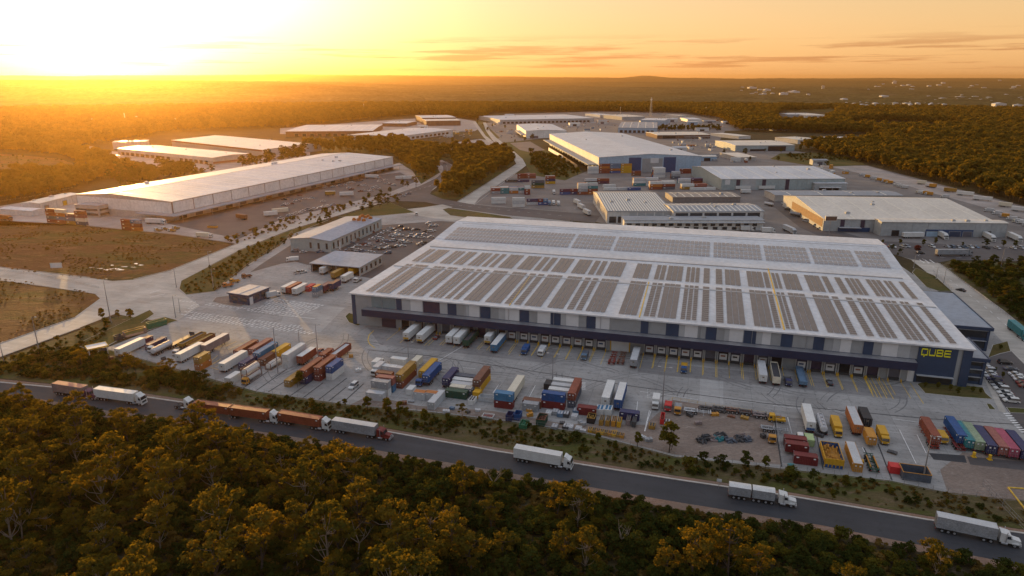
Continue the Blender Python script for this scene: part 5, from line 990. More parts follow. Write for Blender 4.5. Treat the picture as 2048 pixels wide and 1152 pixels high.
for i in range(5): MB().box(W - .02, D * (.06 + .2 * i), h * .28, W + .08, D * (.14 + .2 * i), h * .8).build("window", M["window glass"], cv)
for i in range(4): MB().box(W * i / 4 + .4, .05, 0, W * i / 4 + .75, .4, h).build("column", M["steel"], cv)
o, ang, W, D, h = geom((459.4, 605), 587, (496, 591), (528.8, 573.8), h=height_at(496.7, 611, 591)); gt = empty("gatehouse", o, ang); tag(gt, "small navy gatehouse with a pale flat roof at the truck entrance", "gatehouse")
MB().box(0, 0, 0, W, D, h - .35).build("wall", M["navy panel"], gt); b = MB(); b.box(-.6, -.6, h - .34, W + .6, D + .6, h + .1, 0).box(-.3, -.3, h + .1, W + .3, D + .3, h + .16, 1).box(W * .46, -.3, h + .16, W * .54, D + .3, h + .24, 2); b.build("roof", [M["navy panel"], M["shed roof"], M["mid panel"]], gt)
for a0, a1 in ((.12, .45), (.58, .9)): MB().box(W * a0, -.08, h * .3, W * a1, .02, h * .7).build("window", M["window glass"], gt)
for a0, a1 in ((.05, .2), (.3, .5), (.6, .85)): MB().box(W - .02, D * a0, h * (.0 if a0 < .1 else .3), W + .08, D * a1, h * .75).build("door" if a0 < .1 else "window", M["white panel" if a0 < .1 else "window glass"], gt)
# ------------------------------------------------------------------ containers, trailers, trucks, cars
PAINT = {}
def paint(n):
    if n not in PAINT:
        c = dict(red=(.22, .035, .022), rust=(.23, .058, .030), maroon=(.16, .022, .022), brown=(.16, .062, .035), orange=(.42, .14, .03), amber=(.48, .22, .03), yellow=(.55, .30, .02), mustard=(.32, .18, .035), white=(.60, .60, .57), cream=(.60, .55, .43), grey=(.28, .29, .30), pale=(.46, .47, .47), dark=(.06, .062, .066), navy=(.03, .035, .10), blue=(.018, .075, .22), sky=(.05, .17, .30), teal=(.03, .19, .21), green=(.03, .15, .075), sage=(.24, .31, .20), pink=(.34, .065, .11), salmon=(.29, .10, .08), plum=(.10, .03, .06), slate=(.085, .10, .125), lime=(.36, .46, .22), taupe=(.23, .18, .17), black=(.025, .025, .028), silver=(.5, .5, .5), scarlet=(.52, .03, .03), steelblue=(.10, .17, .25), forest=(.02, .07, .045))[n]
        PAINT[n] = mat("paint " + n, c, rough=.55, var=.2 if max(c) < .45 else .09, scale=.45, scale2=3, spec=.35, dirt=(c[0] * .55 + .03, c[1] * .5 + .02, c[2] * .45 + .012), dirt_amt=.65 if max(c) < .45 else .28)
    return PAINT[n]
P("mark white", (.68, .68, .66), rough=.6); P("chassis", (.03, .03, .032), rough=.7); P("hub", (.42, .42, .42), rough=.4, metal=.5); P("headlight", (.7, .7, .68), rough=.2); P("tail red", (.35, .02, .02), rough=.4); P("tarp", (.045, .045, .05), rough=.7); P("rust steel", (.17, .10, .07), rough=.9, var=.35); P("soil load", (.16, .11, .07), rough=1)
def ov(o, m):
    """own paint on a shared mesh"""
    o.material_slots[0].link = 'OBJECT'; o.material_slots[0].material = m; return o
MESH = {}
def cached(key, fn):
    if key not in MESH: MESH[key] = fn()
    return MESH[key]
def corr_side(b, x0, x1, y, z0, z1, d, n, mi=0):
    """corrugated side sheet running along x; d is the rib depth, signed outward"""
    pts = []
    for i in range(n):
        a = x0 + (x1 - x0) * i / n; w = (x1 - x0) / n
        pts += [(a, 0), (a + w * .3, 0), (a + w * .5, d), (a + w * .8, d)]
    pts.append((x1, 0))
    vs = [(p[0], y + p[1], z0) for p in pts] + [(p[0], y + p[1], z1) for p in pts]; k = len(pts)
    b.add(vs, [(i, i + 1, k + i + 1, k + i) for i in range(k - 1)], mi)
def shell_mesh(L, H=2.6, W=2.44, marks=True):
    def f():
        b = MB(); x0, x1, y = -L / 2 + .1, L / 2 - .06, W / 2 - .09; n = max(6, int(L / .42))
        corr_side(b, x0, x1, y, .14, H - .1, .06, n); corr_side(b, x0, x1, -y, .14, H - .1, -.06, n)
        for i in range(n):
            a = x0 + (x1 - x0) * i / n; w = (x1 - x0) / n
            b.add([(a, -y, H - .05), (a + w * .6, -y, H - .02), (a + w, -y, H - .05), (a, y, H - .05), (a + w * .6, y, H - .02), (a + w, y, H - .05)], ((0, 1, 4, 3), (1, 2, 5, 4)))
        b.quad((x1, -y, .14), (x1, y, .14), (x1, y, H - .1), (x1, -y, H - .1)); b.quad((x0, -y, .14), (x1, -y, .14), (x1, y, .14), (x0, y, .14))
        if marks:
            for s in (1, -1):
                yy = s * (y + .075)
                b.quad((x0 + .5, yy, H - .75), (x0 + 1.15, yy, H - .75), (x0 + 1.15, yy, H - .4), (x0 + .5, yy, H - .4), 1); b.quad((x1 - 1.1, yy, H - .7), (x1 - .5, yy, H - .7), (x1 - .5, yy, H - .35), (x1 - 1.1, yy, H - .35), 1)
        return b.mesh("container shell", [paint("red"), M["mark white"]])
    return cached(("shell", L, H, marks), f)
def frame_mesh(L, H=2.6, W=2.44):
    def f():
        b = MB()
        for sx in (-1, 1):
            for sy in (-1, 1):
                x = sx * (L / 2 - .09); y = sy * (W / 2 - .08); b.box(x - .09, y - .08, .13, x + .09, y + .08, H - .12); 
                for z in (0, H - .12): b.box(x - .1, y - .09, z, x + .1, y + .09, z + .125, 1)
            b.box(sx * (L / 2 - .09) - .07, -W / 2 + .16, .02, sx * (L / 2 - .09) + .07, W / 2 - .16, .14); b.box(sx * (L / 2 - .09) - .07, -W / 2 + .16, H - .12, sx * (L / 2 - .09) + .07, W / 2 - .16, H - .01)
        for sy in (-1, 1):
            y = sy * (W / 2 - .06); b.box(-L / 2 + .19, y - .05, .02, L / 2 - .19, y + .05, .16); b.box(-L / 2 + .19, y - .05, H - .1, L / 2 - .19, y + .05, H + .005)
        return b.mesh("container frame", [paint("red"), M["steel"]])
    return cached(("frame", L, H), f)
def door_mesh(side, L, H=2.6, W=2.44):
    def f():
        b = MB(); x = -L / 2 + .04; y0, y1 = (-W / 2 + .17, -.01) if side < 0 else (.01, W / 2 - .17)
        b.box(x, y0, .15, x + .06, y1, H - .13); 
        for k in range(4): z = .35 + k * (H - .6) / 4; b.box(x - .025, y0 + .06, z, x, y1 - .06, z + (H - .6) / 4 - .12)
        for t in (.25, .72): yy = y0 + (y1 - y0) * t; b.bar((x - .07, yy, .12), (x - .07, yy, H - .1), .03, 5, 1); b.box(x - .1, yy - .05, 1.0, x - .03, yy + .3, 1.08, 1)
        b.box(x - .03, y0 + .3, H - .95, x - .02, y1 - .3, H - .55, 2)
        return b.mesh("container door", [paint("red"), M["steel"], M["mark white"]])
    return cached(("door", side, L, H), f)
def container_parts(root, L, col, z=0.0, x=0.0, roofcol=None, doors=True, H=2.6):
    m = paint(col); os_ = []
    for nm, me in (("shell", shell_mesh(L, H)), ("frame", frame_mesh(L, H))) + ((("door", door_mesh(-1, L, H)), ("door", door_mesh(1, L, H))) if doors else ()):
        o = ov(link(nm, me, root), m); o.location = (x, 0, z); os_.append(o)
    if roofcol:
        b = MB(); b.box(-L / 2 + .12, -1.1, H - .02, L / 2 - .12, 1.1, H + .015); o = b.build("roof_panel", paint(roofcol), root); o.location = (x, 0, z)
    return os_
def near(px, L, ang, z=0.0, back=0.0):
    """centre of a thing of length L whose camera-side end stands at a pixel"""
    p = at(*px); d = Vector((math.cos(ang), math.sin(ang), 0)); return p + d * (L / 2 + back) + Vector((0, 0, z))
VA = UA + math.pi / 2
def container(px, L, col, label, axis='v', lvl=0, z=None, roof=None, group="shipping containers in the front yard", ang=None, doors=True):
    zz = (lvl * 2.62 if z is None else z)
    if axis == 'v': a = VA if ang is None else ang; loc = near(px, L, a, zz)
    else: a = UA if ang is None else ang; loc = at(*px) + Vector((-math.sin(a), math.cos(a), 0)) * 1.22 + Vector((0, 0, zz))
    r = empty("shipping_container", loc, a); container_parts(r, L, col, roofcol=roof, doors=doors); return tag(r, label, "container", group)
def wheel_mesh(r=.5, w=.55):
    def f():
        b = MB(); b.bar((0, -w / 2, 0), (0, w / 2, 0), r, 14, 0)
        for s in (-1, 1): b.bar((0, s * w / 2, 0), (0, s * (w / 2 + .012), 0), r * .56, 10, 1); b.bar((0, s * (w / 2 + .012), 0), (0, s * (w / 2 + .07), 0), r * .2, 8, 1)
        return b.mesh("wheel", [M["black rubber"], M["hub"]])
    return cached(("wheel", r, w), f)
def wheels(root, xs, r=.5, y=.98, w=.55):
    for x in xs:
        for s in (-1, 1): o = link("wheel", wheel_mesh(r, w), root); o.location = (x, s * y, r)
def chassis_part(root, x0, x1, legs=True, z=1.0, col=None):
    b = MB()
    for s in (-1, 1): b.box(x0, s * .5 - .08, z - .3, x1, s * .5 + .08, z)
    n = max(3, int((x1 - x0) / 1.6))
    for i in range(n): x = x0 + (x1 - x0) * (i + .5) / n; b.box(x - .06, -1.15, z - .18, x + .06, 1.15, z - .02)
    if legs:
        for s in (-1, 1): b.box(x1 - 2.4, s * .8 - .07, .05, x1 - 2.25, s * .8 + .07, z - .2); b.box(x1 - 2.5, s * .8 - .17, 0, x1 - 2.15, s * .8 + .17, .06)
    b.box(x0 - .02, -1.2, .5, x0 + .1, 1.2, .66); 
    for s in (-1, 1): b.box(x0 - .05, s * .95 - .18, .7, x0, s * .95 + .18, .82, 1)
    for k in (0, 1): b.box(x0 + .4, (-1 if k else 1) * 1.02 - .25, 1.02 * z + .0, x0 + 3.6, (-1 if k else 1) * 1.02 + .25, z + .03)
    return b.build("chassis", [M["chassis"] if col is None else paint(col), M["tail red"]], root)
def box_body(root, x0, x1, col, z=1.15, H=2.75, roofcol=None, stripe=None, ribs=True):
    b = MB(); W = 1.25; b.box(x0, -W, z, x1, W, z + H); n = int((x1 - x0) / 1.2)
    if ribs:
        for i in range(n + 1):
            x = x0 + (x1 - x0 - .08) * i / n
            for s in (-1, 1): b.box(x, min(s * W, s * (W + .025)), z, x + .08, max(s * W, s * (W + .025)), z + H)
    for s in (-1, 1): b.box(x0, min(s * W, s * (W + .035)), z + H - .14, x1, max(s * W, s * (W + .035)), z + H + .02); b.box(x0, min(s * W, s * (W + .035)), z - .02, x1, max(s * W, s * (W + .035)), z + .14)
    o = b.build("trailer_body", paint(col), root)
    d = MB(); 
    for s in (-1, 1): y0, y1 = (.02, W - .05) if s > 0 else (-W + .05, -.02); d.box(x0 - .04, y0, z + .08, x0 - .001, y1, z + H - .08); d.bar((x0 - .08, y0 + .3, z + .05), (x0 - .08, y0 + .3, z + H - .05), .025, 5, 1); d.bar((x0 - .08, y1 - .3, z + .05), (x0 - .08, y1 - .3, z + H - .05), .025, 5, 1)
    if stripe: d.box(x0 - .06, -W + .1, z + .1, x0 - .045, W - .1, z + .85, 2)
    d.box(x0 - .055, -.35, z + 1.3, x0 - .045, .35, z + 1.8, 3)
    d.build("rear_door", [paint(col), M["steel"], paint(stripe or col), M["taupe_mark"]], root)
    if roofcol: MB().box(x0 + .06, -W + .06, z + H, x1 - .06, W - .06, z + H + .03).build("roof_panel", paint(roofcol), root)
P("taupe_mark", (.2, .16, .12), rough=.7)
def trailer(px, L, col, label, ang=None, roofcol=None, stripe=None, z=1.15, H=2.75, kind="box", group=None, pull=0.0, cat="trailer"):
    """a parked semi-trailer, its tail at the pixel"""
    a = VA if ang is None else ang; r = empty("semi_trailer", near(px, L, a, 0, pull), a)
    chassis_part(r, -L / 2, L / 2 - .3, z=z - .1); wheels(r, [-L / 2 + 1.4 + 1.25 * k for k in range(3)], y=.95)
    if kind == "box": box_body(r, -L / 2, L / 2, col, z, H, roofcol, stripe)
    elif kind == "flat": b = MB(); b.box(-L / 2, -1.24, z, L / 2, 1.24, z + .14).box(L / 2 - .12, -1.24, z, L / 2, 1.24, z + 1.3); b.build("deck", paint(col), r)
    elif kind == "tipper":
        b = MB(); W = 1.24; T = .09; b.box(-L / 2, -W, z, L / 2, W, z + .1).box(-L / 2, -W, z + .1, L / 2, -W + T, z + H).box(-L / 2, W - T, z + .1, L / 2, W, z + H).box(-L / 2, -W + T, z + .1, -L / 2 + T, W - T, z + H).box(L / 2 - T, -W + T, z + .1, L / 2, W - T, z + H)
        for i in range(int(L)): 
            for s in (-1, 1): b.box(-L / 2 + i + .3, min(s * W, s * (W + .06)), z, -L / 2 + i + .4, max(s * W, s * (W + .06)), z + H)
        b.build("trailer_body", paint(col), r); MB().box(-L / 2 + .1, -W + .1, z + H - .55, L / 2 - .1, W - .1, z + H - .4).build("tarpaulin", paint(roofcol) if roofcol else M["tarp"], r)
    elif kind == "tank":
        b = MB(); b.bar((-L / 2 + .4, 0, z + 1.05), (L / 2 - .4, 0, z + 1.05), 1.05, 18, 0).bar((-L / 2 + .15, 0, z + 1.05), (-L / 2 + .4, 0, z + 1.05), .75, 18, 0, 1.05).bar((L / 2 - .4, 0, z + 1.05), (L / 2 - .15, 0, z + 1.05), 1.05, 18, 0, .75)
        for k in range(4): x = -L / 2 + L * (k + .5) / 4; b.bar((x, 0, z + 2.05), (x, 0, z + 2.3), .3, 8, 1); b.bar((x - .06, 0, z + 1.05), (x + .06, 0, z + 1.05), 1.08, 18, 1)
        b.box(-L / 2 + .6, -.35, z + 2.1, L / 2 - .6, -.3, z + 2.25, 1).box(-L / 2 + .6, .3, z + 2.1, L / 2 - .6, .35, z + 2.25, 1); b.build("tank", [paint(col), M["steel"]], r, smooth=False)
    return tag(r, label, cat, group)
def cab_over(root, xf, col, visor=True):
    """cab-over tractor, front bumper at xf"""
    b = MB(); prof = [(xf - 2.15, .85), (xf - .02, .85), (xf, 1.5), (xf - .12, 2.05), (xf - .35, 3.0), (xf - .7, 3.25), (xf - 2.15, 3.3)]
    b.prism(prof, -1.2, 1.2, 'y'); base_ = root; root = b.build("cab", paint(col), root)
    MB().prism([(xf - .08, 1.98), (xf - .04, 1.99), (xf - .285, 2.93), (xf - .33, 2.92)], -1.06, 1.06, 'y').build("windscreen", M["window glass"], root)
    for s in (-1, 1): MB().prism([(xf - .35, 1.95), (xf - .52, 2.75), (xf - 1.15, 2.75), (xf - 1.15, 1.95)], min(s * 1.19, s * 1.225), max(s * 1.19, s * 1.225), 'y').build("side_window", M["window glass"], root)
    b = MB(); b.box(xf - .25, -1.22, .38, xf + .06, 1.22, .84, 0); 
    b.build("bumper", paint(col), root); MB().box(xf - .03, -.85, .95, xf + .035, .85, 1.6).build("grille", M["dark groove"], root)
    for s in (-1, 1): MB().box(xf - .02, s * .93 - .2, .56, xf + .085, s * .93 + .2, .78).build("headlight", M["headlight"], root); MB().box(xf - .3, s * 1.36 - .13, 1.95, xf - .2, s * 1.36 + .13, 2.6).build("mirror", M["dark groove"], root)
    if visor: MB().prism([(xf - .95, 3.27), (xf - 2.1, 3.3), (xf - 2.1, 3.95), (xf - 1.7, 3.85)], -1.08, 1.08, 'y').build("roof_fairing", paint(col), root)
    tractor_base(base_, xf)
def tractor_base(root, xf, back=6.2):
    b = MB()
    for s in (-1, 1): b.box(xf - back, s * .42 - .07, .72, xf - .3, s * .42 + .07, .98); b.bar((xf - 3.7, s * .95, .62), (xf - 2.5, s * .95, .62), .31, 10, 1)
    b.box(xf - back + .9, -.5, .98, xf - back + 2.1, .5, 1.1)
    for x in (xf - back + .6, xf - back + 1.95):
        for s in (-1, 1): b.box(x - .62, s * .98 - .3, 1.04, x + .62, s * .98 + .3, 1.09)
    b.build("chassis", [M["chassis"], M["hub"]], root); wheels(root, [xf - back + .6, xf - back + 1.95]); wheels(root, [xf - 1.15], y=1.02, w=.32)
def bonnet_cab(root, xf, col):
    b = MB(); b.prism([(xf - 4.1, .9), (xf - 1.7, .9), (xf - 1.72, 1.9), (xf - 2.05, 2.75), (xf - 2.4, 2.95), (xf - 4.1, 3.2)], -1.15, 1.15, 'y'); b.prism([(xf - 1.72, .9), (xf - .02, .9), (xf, 1.35), (xf - .1, 1.68), (xf - 1.72, 1.95)], -.82, .82, 'y')
    for s in (-1, 1): b.box(xf - 1.75, s * 1.0 - .2, .85, xf - .35, s * 1.0 + .2, 1.12)
    base_ = root; root = b.build("cab", paint(col), root)
    MB().prism([(xf - 1.76, 1.95), (xf - 1.72, 1.96), (xf - 2.02, 2.7), (xf - 2.08, 2.69)], -1.0, 1.0, 'y').build("windscreen", M["window glass"], root)
    for s in (-1, 1): MB().prism([(xf - 1.95, 1.9), (xf - 2.2, 2.6), (xf - 2.8, 2.6), (xf - 2.8, 1.9)], min(s * 1.14, s * 1.175), max(s * 1.14, s * 1.175), 'y').build("side_window", M["window glass"], root); MB().bar((xf - 2.95, s * 1.28, 1.0), (xf - 2.95, s * 1.28, 3.6), .085, 8).build("exhaust", M["hub"], root); MB().box(xf - .05, s * .8 - .16, .95, xf + .04, s * .8 + .16, 1.2).build("headlight", M["headlight"], root)
    MB().box(xf - .3, -1.22, .4, xf + .1, 1.22, .82).build("bumper", M["hub"], root); MB().box(xf - .04, -.55, .9, xf + .03, .55, 1.6).build("grille", M["hub"], root); tractor_base(base_, xf, 7.6)
def road_truck(pr, pf, label, trailer_col, cab_col, cab="over", kind="box", roofcol=None, nbox=1, stripe=None):
    """a truck on the road: near-side wheels stand between the pixels pr (tail) and pf (nose)"""
    a = at(*pr); b = at(*pf); d = (b - a); L = d.length; ang = math.atan2(d.y, d.x); n = Vector((-math.sin(ang), math.cos(ang), 0)); r = empty("semi_truck", (a + b) / 2 + n * 1.25 + Vector((0, 0, .035)), ang)
    tl = L - (3.0 if cab == "over" else 4.7); xr = -L / 2
    if trailer_col:
        seg = tl / nbox
        for k in range(nbox):
            x0 = xr + k * seg; x1 = x0 + seg - (.35 if nbox > 1 else .0); chassis_part(r, x0, x1 - .4, legs=False, z=1.05); wheels(r, [x0 + 1.3 + 1.25 * q for q in range(3)] if not (k and nbox > 1) else [x0 + .4 + 1.25 * q for q in range(2)], y=.95)
            if kind == "container": container_parts(r, round(x1 - x0, 1), trailer_col, z=1.1, x=(x0 + x1) / 2)
            elif kind == "tipper":
                t = MB(); W = 1.24; H = 2.3; z = 1.15; t.box(x0, -W, z, x1, W, z + H)
                for q in range(int((x1 - x0) / .9)):
                    for s in (-1, 1): t.box(x0 + .3 + q * .9, min(s * W, s * (W + .07)), z, x0 + .4 + q * .9, max(s * W, s * (W + .07)), z + H)
                t.build("trailer_body", paint(trailer_col), r); MB().prism([(-W, z + H), (W, z + H), (.3, z + H + .35), (-.3, z + H + .35)], x0, x1, 'x').build("tarpaulin", paint(roofcol or "white"), r)
            else: box_body(r, x0, x1, trailer_col, 1.15, 2.8, roofcol, stripe)
    (cab_over if cab == "over" else bonnet_cab)(r, L / 2, cab_col); return tag(r, label, "truck", "trucks on the dark road")
road_truck((107, 789), (190, 802), "grey brown box trailer truck at the left end of the line on the dark road", "taupe", "plum", "bonnet", roofcol="salmon")
road_truck((190, 800), (284, 813), "plain white box trailer truck second in the line on the dark road", "white", "white")
road_truck((336, 815), (380, 823), "white cab over tractor without a trailer on the dark road behind the treetops", None, "white")
road_truck((388, 827), (553, 850), "white cab truck pulling two rust red containers on the dark road", "rust", "white", kind="container", nbox=2)
road_truck((556, 848), (657, 865), "white cab truck with a single rust red container on the dark road", "rust", "white", kind="container")
road_truck((664, 865), (779, 884), "dark maroon bonneted truck with a grey curtain trailer on the dark road", "grey", "maroon", "bonnet", roofcol="pale")
road_truck((1027, 922), (1142, 943), "white box trailer truck alone in the middle of the dark road", "white", "white")
road_truck((1456, 997), (1592, 1018), "white bonneted truck with two grey tipper bodies under pale tarps on the dark road", "grey", "white", "bonnet", kind="tipper", nbox=2)
road_truck((1870, 1063), (2041, 1100), "white bonneted truck with a long grey trailer at the right edge of the dark road", "grey", "white", "bonnet", roofcol="pale")

# ---- other standing things
def open_bin(px, L, col, label, axis='v', ang=None, fill=None, cat="bin", H=1.9, W=2.3, z=0.0, frame=None, group=None):
    a = (VA if axis == 'v' else UA) if ang is None else ang; loc = near(px, L, a, z) if axis == 'v' else at(*px) + Vector((-math.sin(a), math.cos(a), 0)) * W / 2 + Vector((0, 0, z))
    r = empty("open_bin", loc, a); b = MB(); T = .08; w = W / 2; l = L / 2
    b.box(-l, -w, .12, l, w, .22).box(-l, -w, .22, l, -w + T, H).box(-l, w - T, .22, l, w, H).box(-l, -w + T, .22, -l + T, w - T, H).box(l - T, -w + T, .22, l, w - T, H)
    n = max(2, int(L / .8))
    for i in range(n + 1):
        x = -l + (L - .1) * i / n
        for s in (-1, 1): b.box(x, min(s * w, s * (w + .07)), .2, x + .1, max(s * w, s * (w + .07)), H)
    b.build("body", paint(col), r); e = MB()
    if frame and L > 7:
        for s in (-1, 1):
            e.box(-l, min(s * (w + .08), s * (w + .14)), H * .45, l, max(s * (w + .08), s * (w + .14)), H)
            for i in range(6): e.box(s * (l + .02) - .1, -w + i * w * .4 - .1, .3, s * (l + .02) + .1, -w + i * w * .4 + .1, H)
        e.box(-l - .12, -w, H * .4, -l - .02, w, H)
    for s in (-1, 1): e.box(-l - .05, s * (w) - .07, H, l + .05, s * (w) + .07, H + .12)
    for s in (-1, 1): e.box(s * l - .07, -w + .07, H, s * l + .07, w - .07, H + .12)
    for s in (-1, 1): e.box(-l + .1, s * .5 - .08, 0, l - .1, s * .5 + .08, .12)
    e.build("rim", paint(frame or col), r)
    if fill:
        f = MB(); rr = random.Random(hash(label) % 999); f.box(-l + T, -w + T, .22, l - T, w - T, H * .45)
        for k in range(14 if L < 7 else 70): x = rr.uniform(-l + .5, l - .5); y = rr.uniform(-w + .4, w - .4); s = rr.uniform(.15, .4); f.bar((x - s, y, H * rr.uniform(.4, .8)), (x + s, y + rr.uniform(-.3, .3), H * rr.uniform(.5, .98)), rr.uniform(.06, .25), 6)
        f.build("contents", paint(fill), r)
    return tag(r, label, cat, group)
def tank_container(px, L, label, lvl=0, col="white", fcol="brown"):
    r = empty("tank_container", near(px, L, VA, lvl * 2.6), VA); o = ov(link("frame", frame_mesh(round(L, 1)), r), paint(fcol)); b = MB()
    b.bar((-L / 2 + .5, 0, 1.35), (L / 2 - .5, 0, 1.35), 1.1, 16, 0).bar((-L / 2 + .2, 0, 1.35), (-L / 2 + .5, 0, 1.35), .7, 16, 0, 1.1).bar((L / 2 - .5, 0, 1.35), (L / 2 - .2, 0, 1.35), 1.1, 16, 0, .7); b.build("tank", paint(col), r)
    MB().box(-L / 2 + .5, -.3, 2.5, L / 2 - .5, .3, 2.56).build("walkway", M["steel"], r); return tag(r, label, "tank container")
def skeletal(px, L, label, ang=None, col="dark", group="skeletal trailers"):
    a = VA if ang is None else ang; r = empty("skeletal_trailer", near(px, L, a), a); chassis_part(r, -L / 2, L / 2, z=1.1, col=col); wheels(r, [-L / 2 + 1.3 + 1.25 * k for k in range(3)], y=.95)
    b = MB()
    for x in (-L / 2 + .3, -.2, L / 2 - .4): b.box(x, -1.22, 1.1, x + .22, 1.22, 1.26)
    b.build("bolster", paint(col), r); return tag(r, label, "trailer", group)
def small_truck(px, label, cabcol, bodycol=None, L=7.0, ang=None, kind="box", nose=True, group=None, cat="truck", H=2.3):
    """a rigid truck; nose=True puts the cab at the camera-side end"""
    a = (VA if ang is None else ang); p = near(px, L, a); r = empty("rigid_truck", p, a + (math.pi if nose else 0)); xf = L / 2
    b = MB(); b.prism([(xf - 1.75, .6), (xf - .03, .6), (xf, 1.2), (xf - .25, 2.2), (xf - .45, 2.4), (xf - 1.75, 2.45)], -1.02, 1.02, 'y'); cb = b.build("cab", paint(cabcol), r)
    MB().prism([(xf - .035, 1.36), (xf + .01, 1.37), (xf - .2, 2.12), (xf - .24, 2.11)], -.9, .9, 'y').build("windscreen", M["window glass"], cb)
    for s in (-1, 1): MB().prism([(xf - .3, 1.35), (xf - .42, 2.05), (xf - 1.05, 2.05), (xf - 1.05, 1.35)], min(s * 1.01, s * 1.035), max(s * 1.01, s * 1.035), 'y').build("side_window", M["window glass"], cb); MB().box(xf - .04, s * .75 - .17, .68, xf + .03, s * .75 + .17, .86).build("headlight", M["headlight"], cb)
    c = MB(); 
    for s in (-1, 1): c.box(-L / 2, s * .4 - .06, .6, xf - .2, s * .4 + .06, .8)
    c.box(xf - .15, -1.05, .35, xf + .04, 1.05, .58); c.build("chassis", M["chassis"], r)
    if kind == "box" and bodycol: b = MB(); b.box(-L / 2, -1.12, .85, xf - 1.9, 1.12, .85 + H).box(-L / 2 - .03, -1.0, .95, -L / 2, -.02, .75 + H).box(-L / 2 - .03, .02, .95, -L / 2, 1.0, .75 + H); b.build("box_body", paint(bodycol), r)
    elif kind == "tray": b = MB(); b.box(-L / 2, -1.12, .82, xf - 1.9, 1.12, .95).box(-L / 2, -1.12, .95, xf - 1.9, -1.06, 1.35).box(-L / 2, 1.06, .95, xf - 1.9, 1.12, 1.35).box(xf - 2.0, -1.05, .95, xf - 1.9, 1.05, 2.0); b.build("tray", paint(bodycol or "dark"), r)
    wheels(r, [-L / 2 + 1.1], r=.42, y=.85, w=.45); wheels(r, [xf - 1.0], r=.42, y=.9, w=.26); return tag(r, label, cat, group)
def crate(px, label, col="mustard", L=3.2, W=1.3, H=1.5, slots=True, axis='v', group=None, cat="crate", top="dark"):
    a = VA if axis == 'v' else UA; r = empty("steel_crate", near(px, L, a), a); b = MB(); l, w = L / 2, W / 2
    b.box(-l, -w, .12, l, w, H - .12)
    for s in (-1, 1): b.box(-l, s * w * .6 - .08, 0, l, s * w * .6 + .08, .12)
    for x in (-l, l - .1):
        for s in (-1, 1): b.box(x, s * w - .06, .12, x + .1, s * w + .06, H)
    b.build("body", paint(col), r)
    if slots:
        t = MB(); n = max(2, int(L / .45))
        for i in range(n):
            for s in (-1, 1): x = -l + .15 + (L - .3) * (i + .15) / n; t.box(x, s * w * .45 - w * .3, H - .12, x + (L - .3) / n * .7, s * w * .45 + w * .3, H - .06 + .1 * (i % 2))
        t.build("contents", paint(top), r)
    return tag(r, label, cat, group)
# ---- cars
def car_mesh(kind, full=True):
    def f():
        L, W, H = dict(sedan=(4.6, 1.8, 1.43), suv=(4.7, 1.88, 1.72), ute=(5.2, 1.88, 1.78), van=(5.1, 1.95, 2.1))[kind]; l = L / 2; hb = H * .56
        body = MB()
        low = [(-l, .35), (-l + .05, hb - .12), (-l + .35, hb + .02), (l - 1.25, hb + .02), (l - .18, hb - .16), (l, hb - .42), (l, .32)]
        n = len(low); wf = lambda x: W / 2 * (1 - .10 * (abs(x) / l) ** 4)
        vs = [(x, -wf(x), z) for x, z in low] + [(x, wf(x), z) for x, z in low]; body.add(vs, [(i, (i + 1) % n, n + (i + 1) % n, n + i) for i in range(n)] + [tuple(range(n))[::-1], tuple(range(n, 2 * n))])
        cab = dict(sedan=[(-l + .75, hb), (-l + 1.35, H), (l - 2.0, H), (l - 1.2, hb)], suv=[(-l + .12, hb), (-l + .45, H), (l - 1.95, H), (l - 1.15, hb)], ute=[(-.55, hb), (-.35, H), (l - 2.1, H), (l - 1.35, hb)], van=[(-l + .05, hb), (-l + .15, H), (l - 1.3, H), (l - .55, hb)])[kind]
        g = MB(); wb, wt = W / 2 - .06, W / 2 - .24
        (x0, z0), (x1, z1), (x2, z2), (x3, z3) = cab
        g.add([(x0, -wb, z0), (x3, -wb, z3), (x3, wb, z3), (x0, wb, z0), (x1, -wt, z1 - .05), (x2, -wt, z2 - .05), (x2, wt, z2 - .05), (x1, wt, z1 - .05)], ((0, 1, 5, 4), (1, 2, 6, 5), (2, 3, 7, 6), (3, 0, 4, 7), (4, 5, 6, 7)), 2)
        body.add([(x1 - .03, -wt - .03, z1 - .06), (x2 + .03, -wt - .03, z2 - .06), (x2 + .03, wt + .03, z2 - .06), (x1 - .03, wt + .03, z1 - .06), (x1 + .1, -wt + .1, z1), (x2 - .1, -wt + .1, z2), (x2 - .1, wt - .1, z2), (x1 + .1, wt - .1, z1)], ((0, 1, 5, 4), (1, 2, 6, 5), (2, 3, 7, 6), (3, 0, 4, 7), (4, 5, 6, 7)))
        if kind == "ute": body.box(-l + .12, -W / 2 + .12, hb - .05, -.65, W / 2 - .12, hb + .025, 1)
        if not full:
            body.v, b2 = body.v, body; n0 = len(b2.v); b2.add(g.v, g.f, 2)
            for x in (-l + .85, l - .9):
                for s in (-1, 1): b2.bar((x, s * (W / 2 - .1), .33), (x, s * (W / 2 + .01), .33), .33, 8, 1)
            return b2.mesh("car " + kind, [paint("white"), M["black rubber"], M["window glass"]])
        return body.mesh("car body", [paint("white"), M["black rubber"]]), g.mesh("car glass", [M["window glass"]] * 3), l, W
    return cached(("car", kind, full), f)
CARP = ["white", "white", "white", "silver", "pale", "grey", "dark", "black", "steelblue", "white", "maroon", "white"]
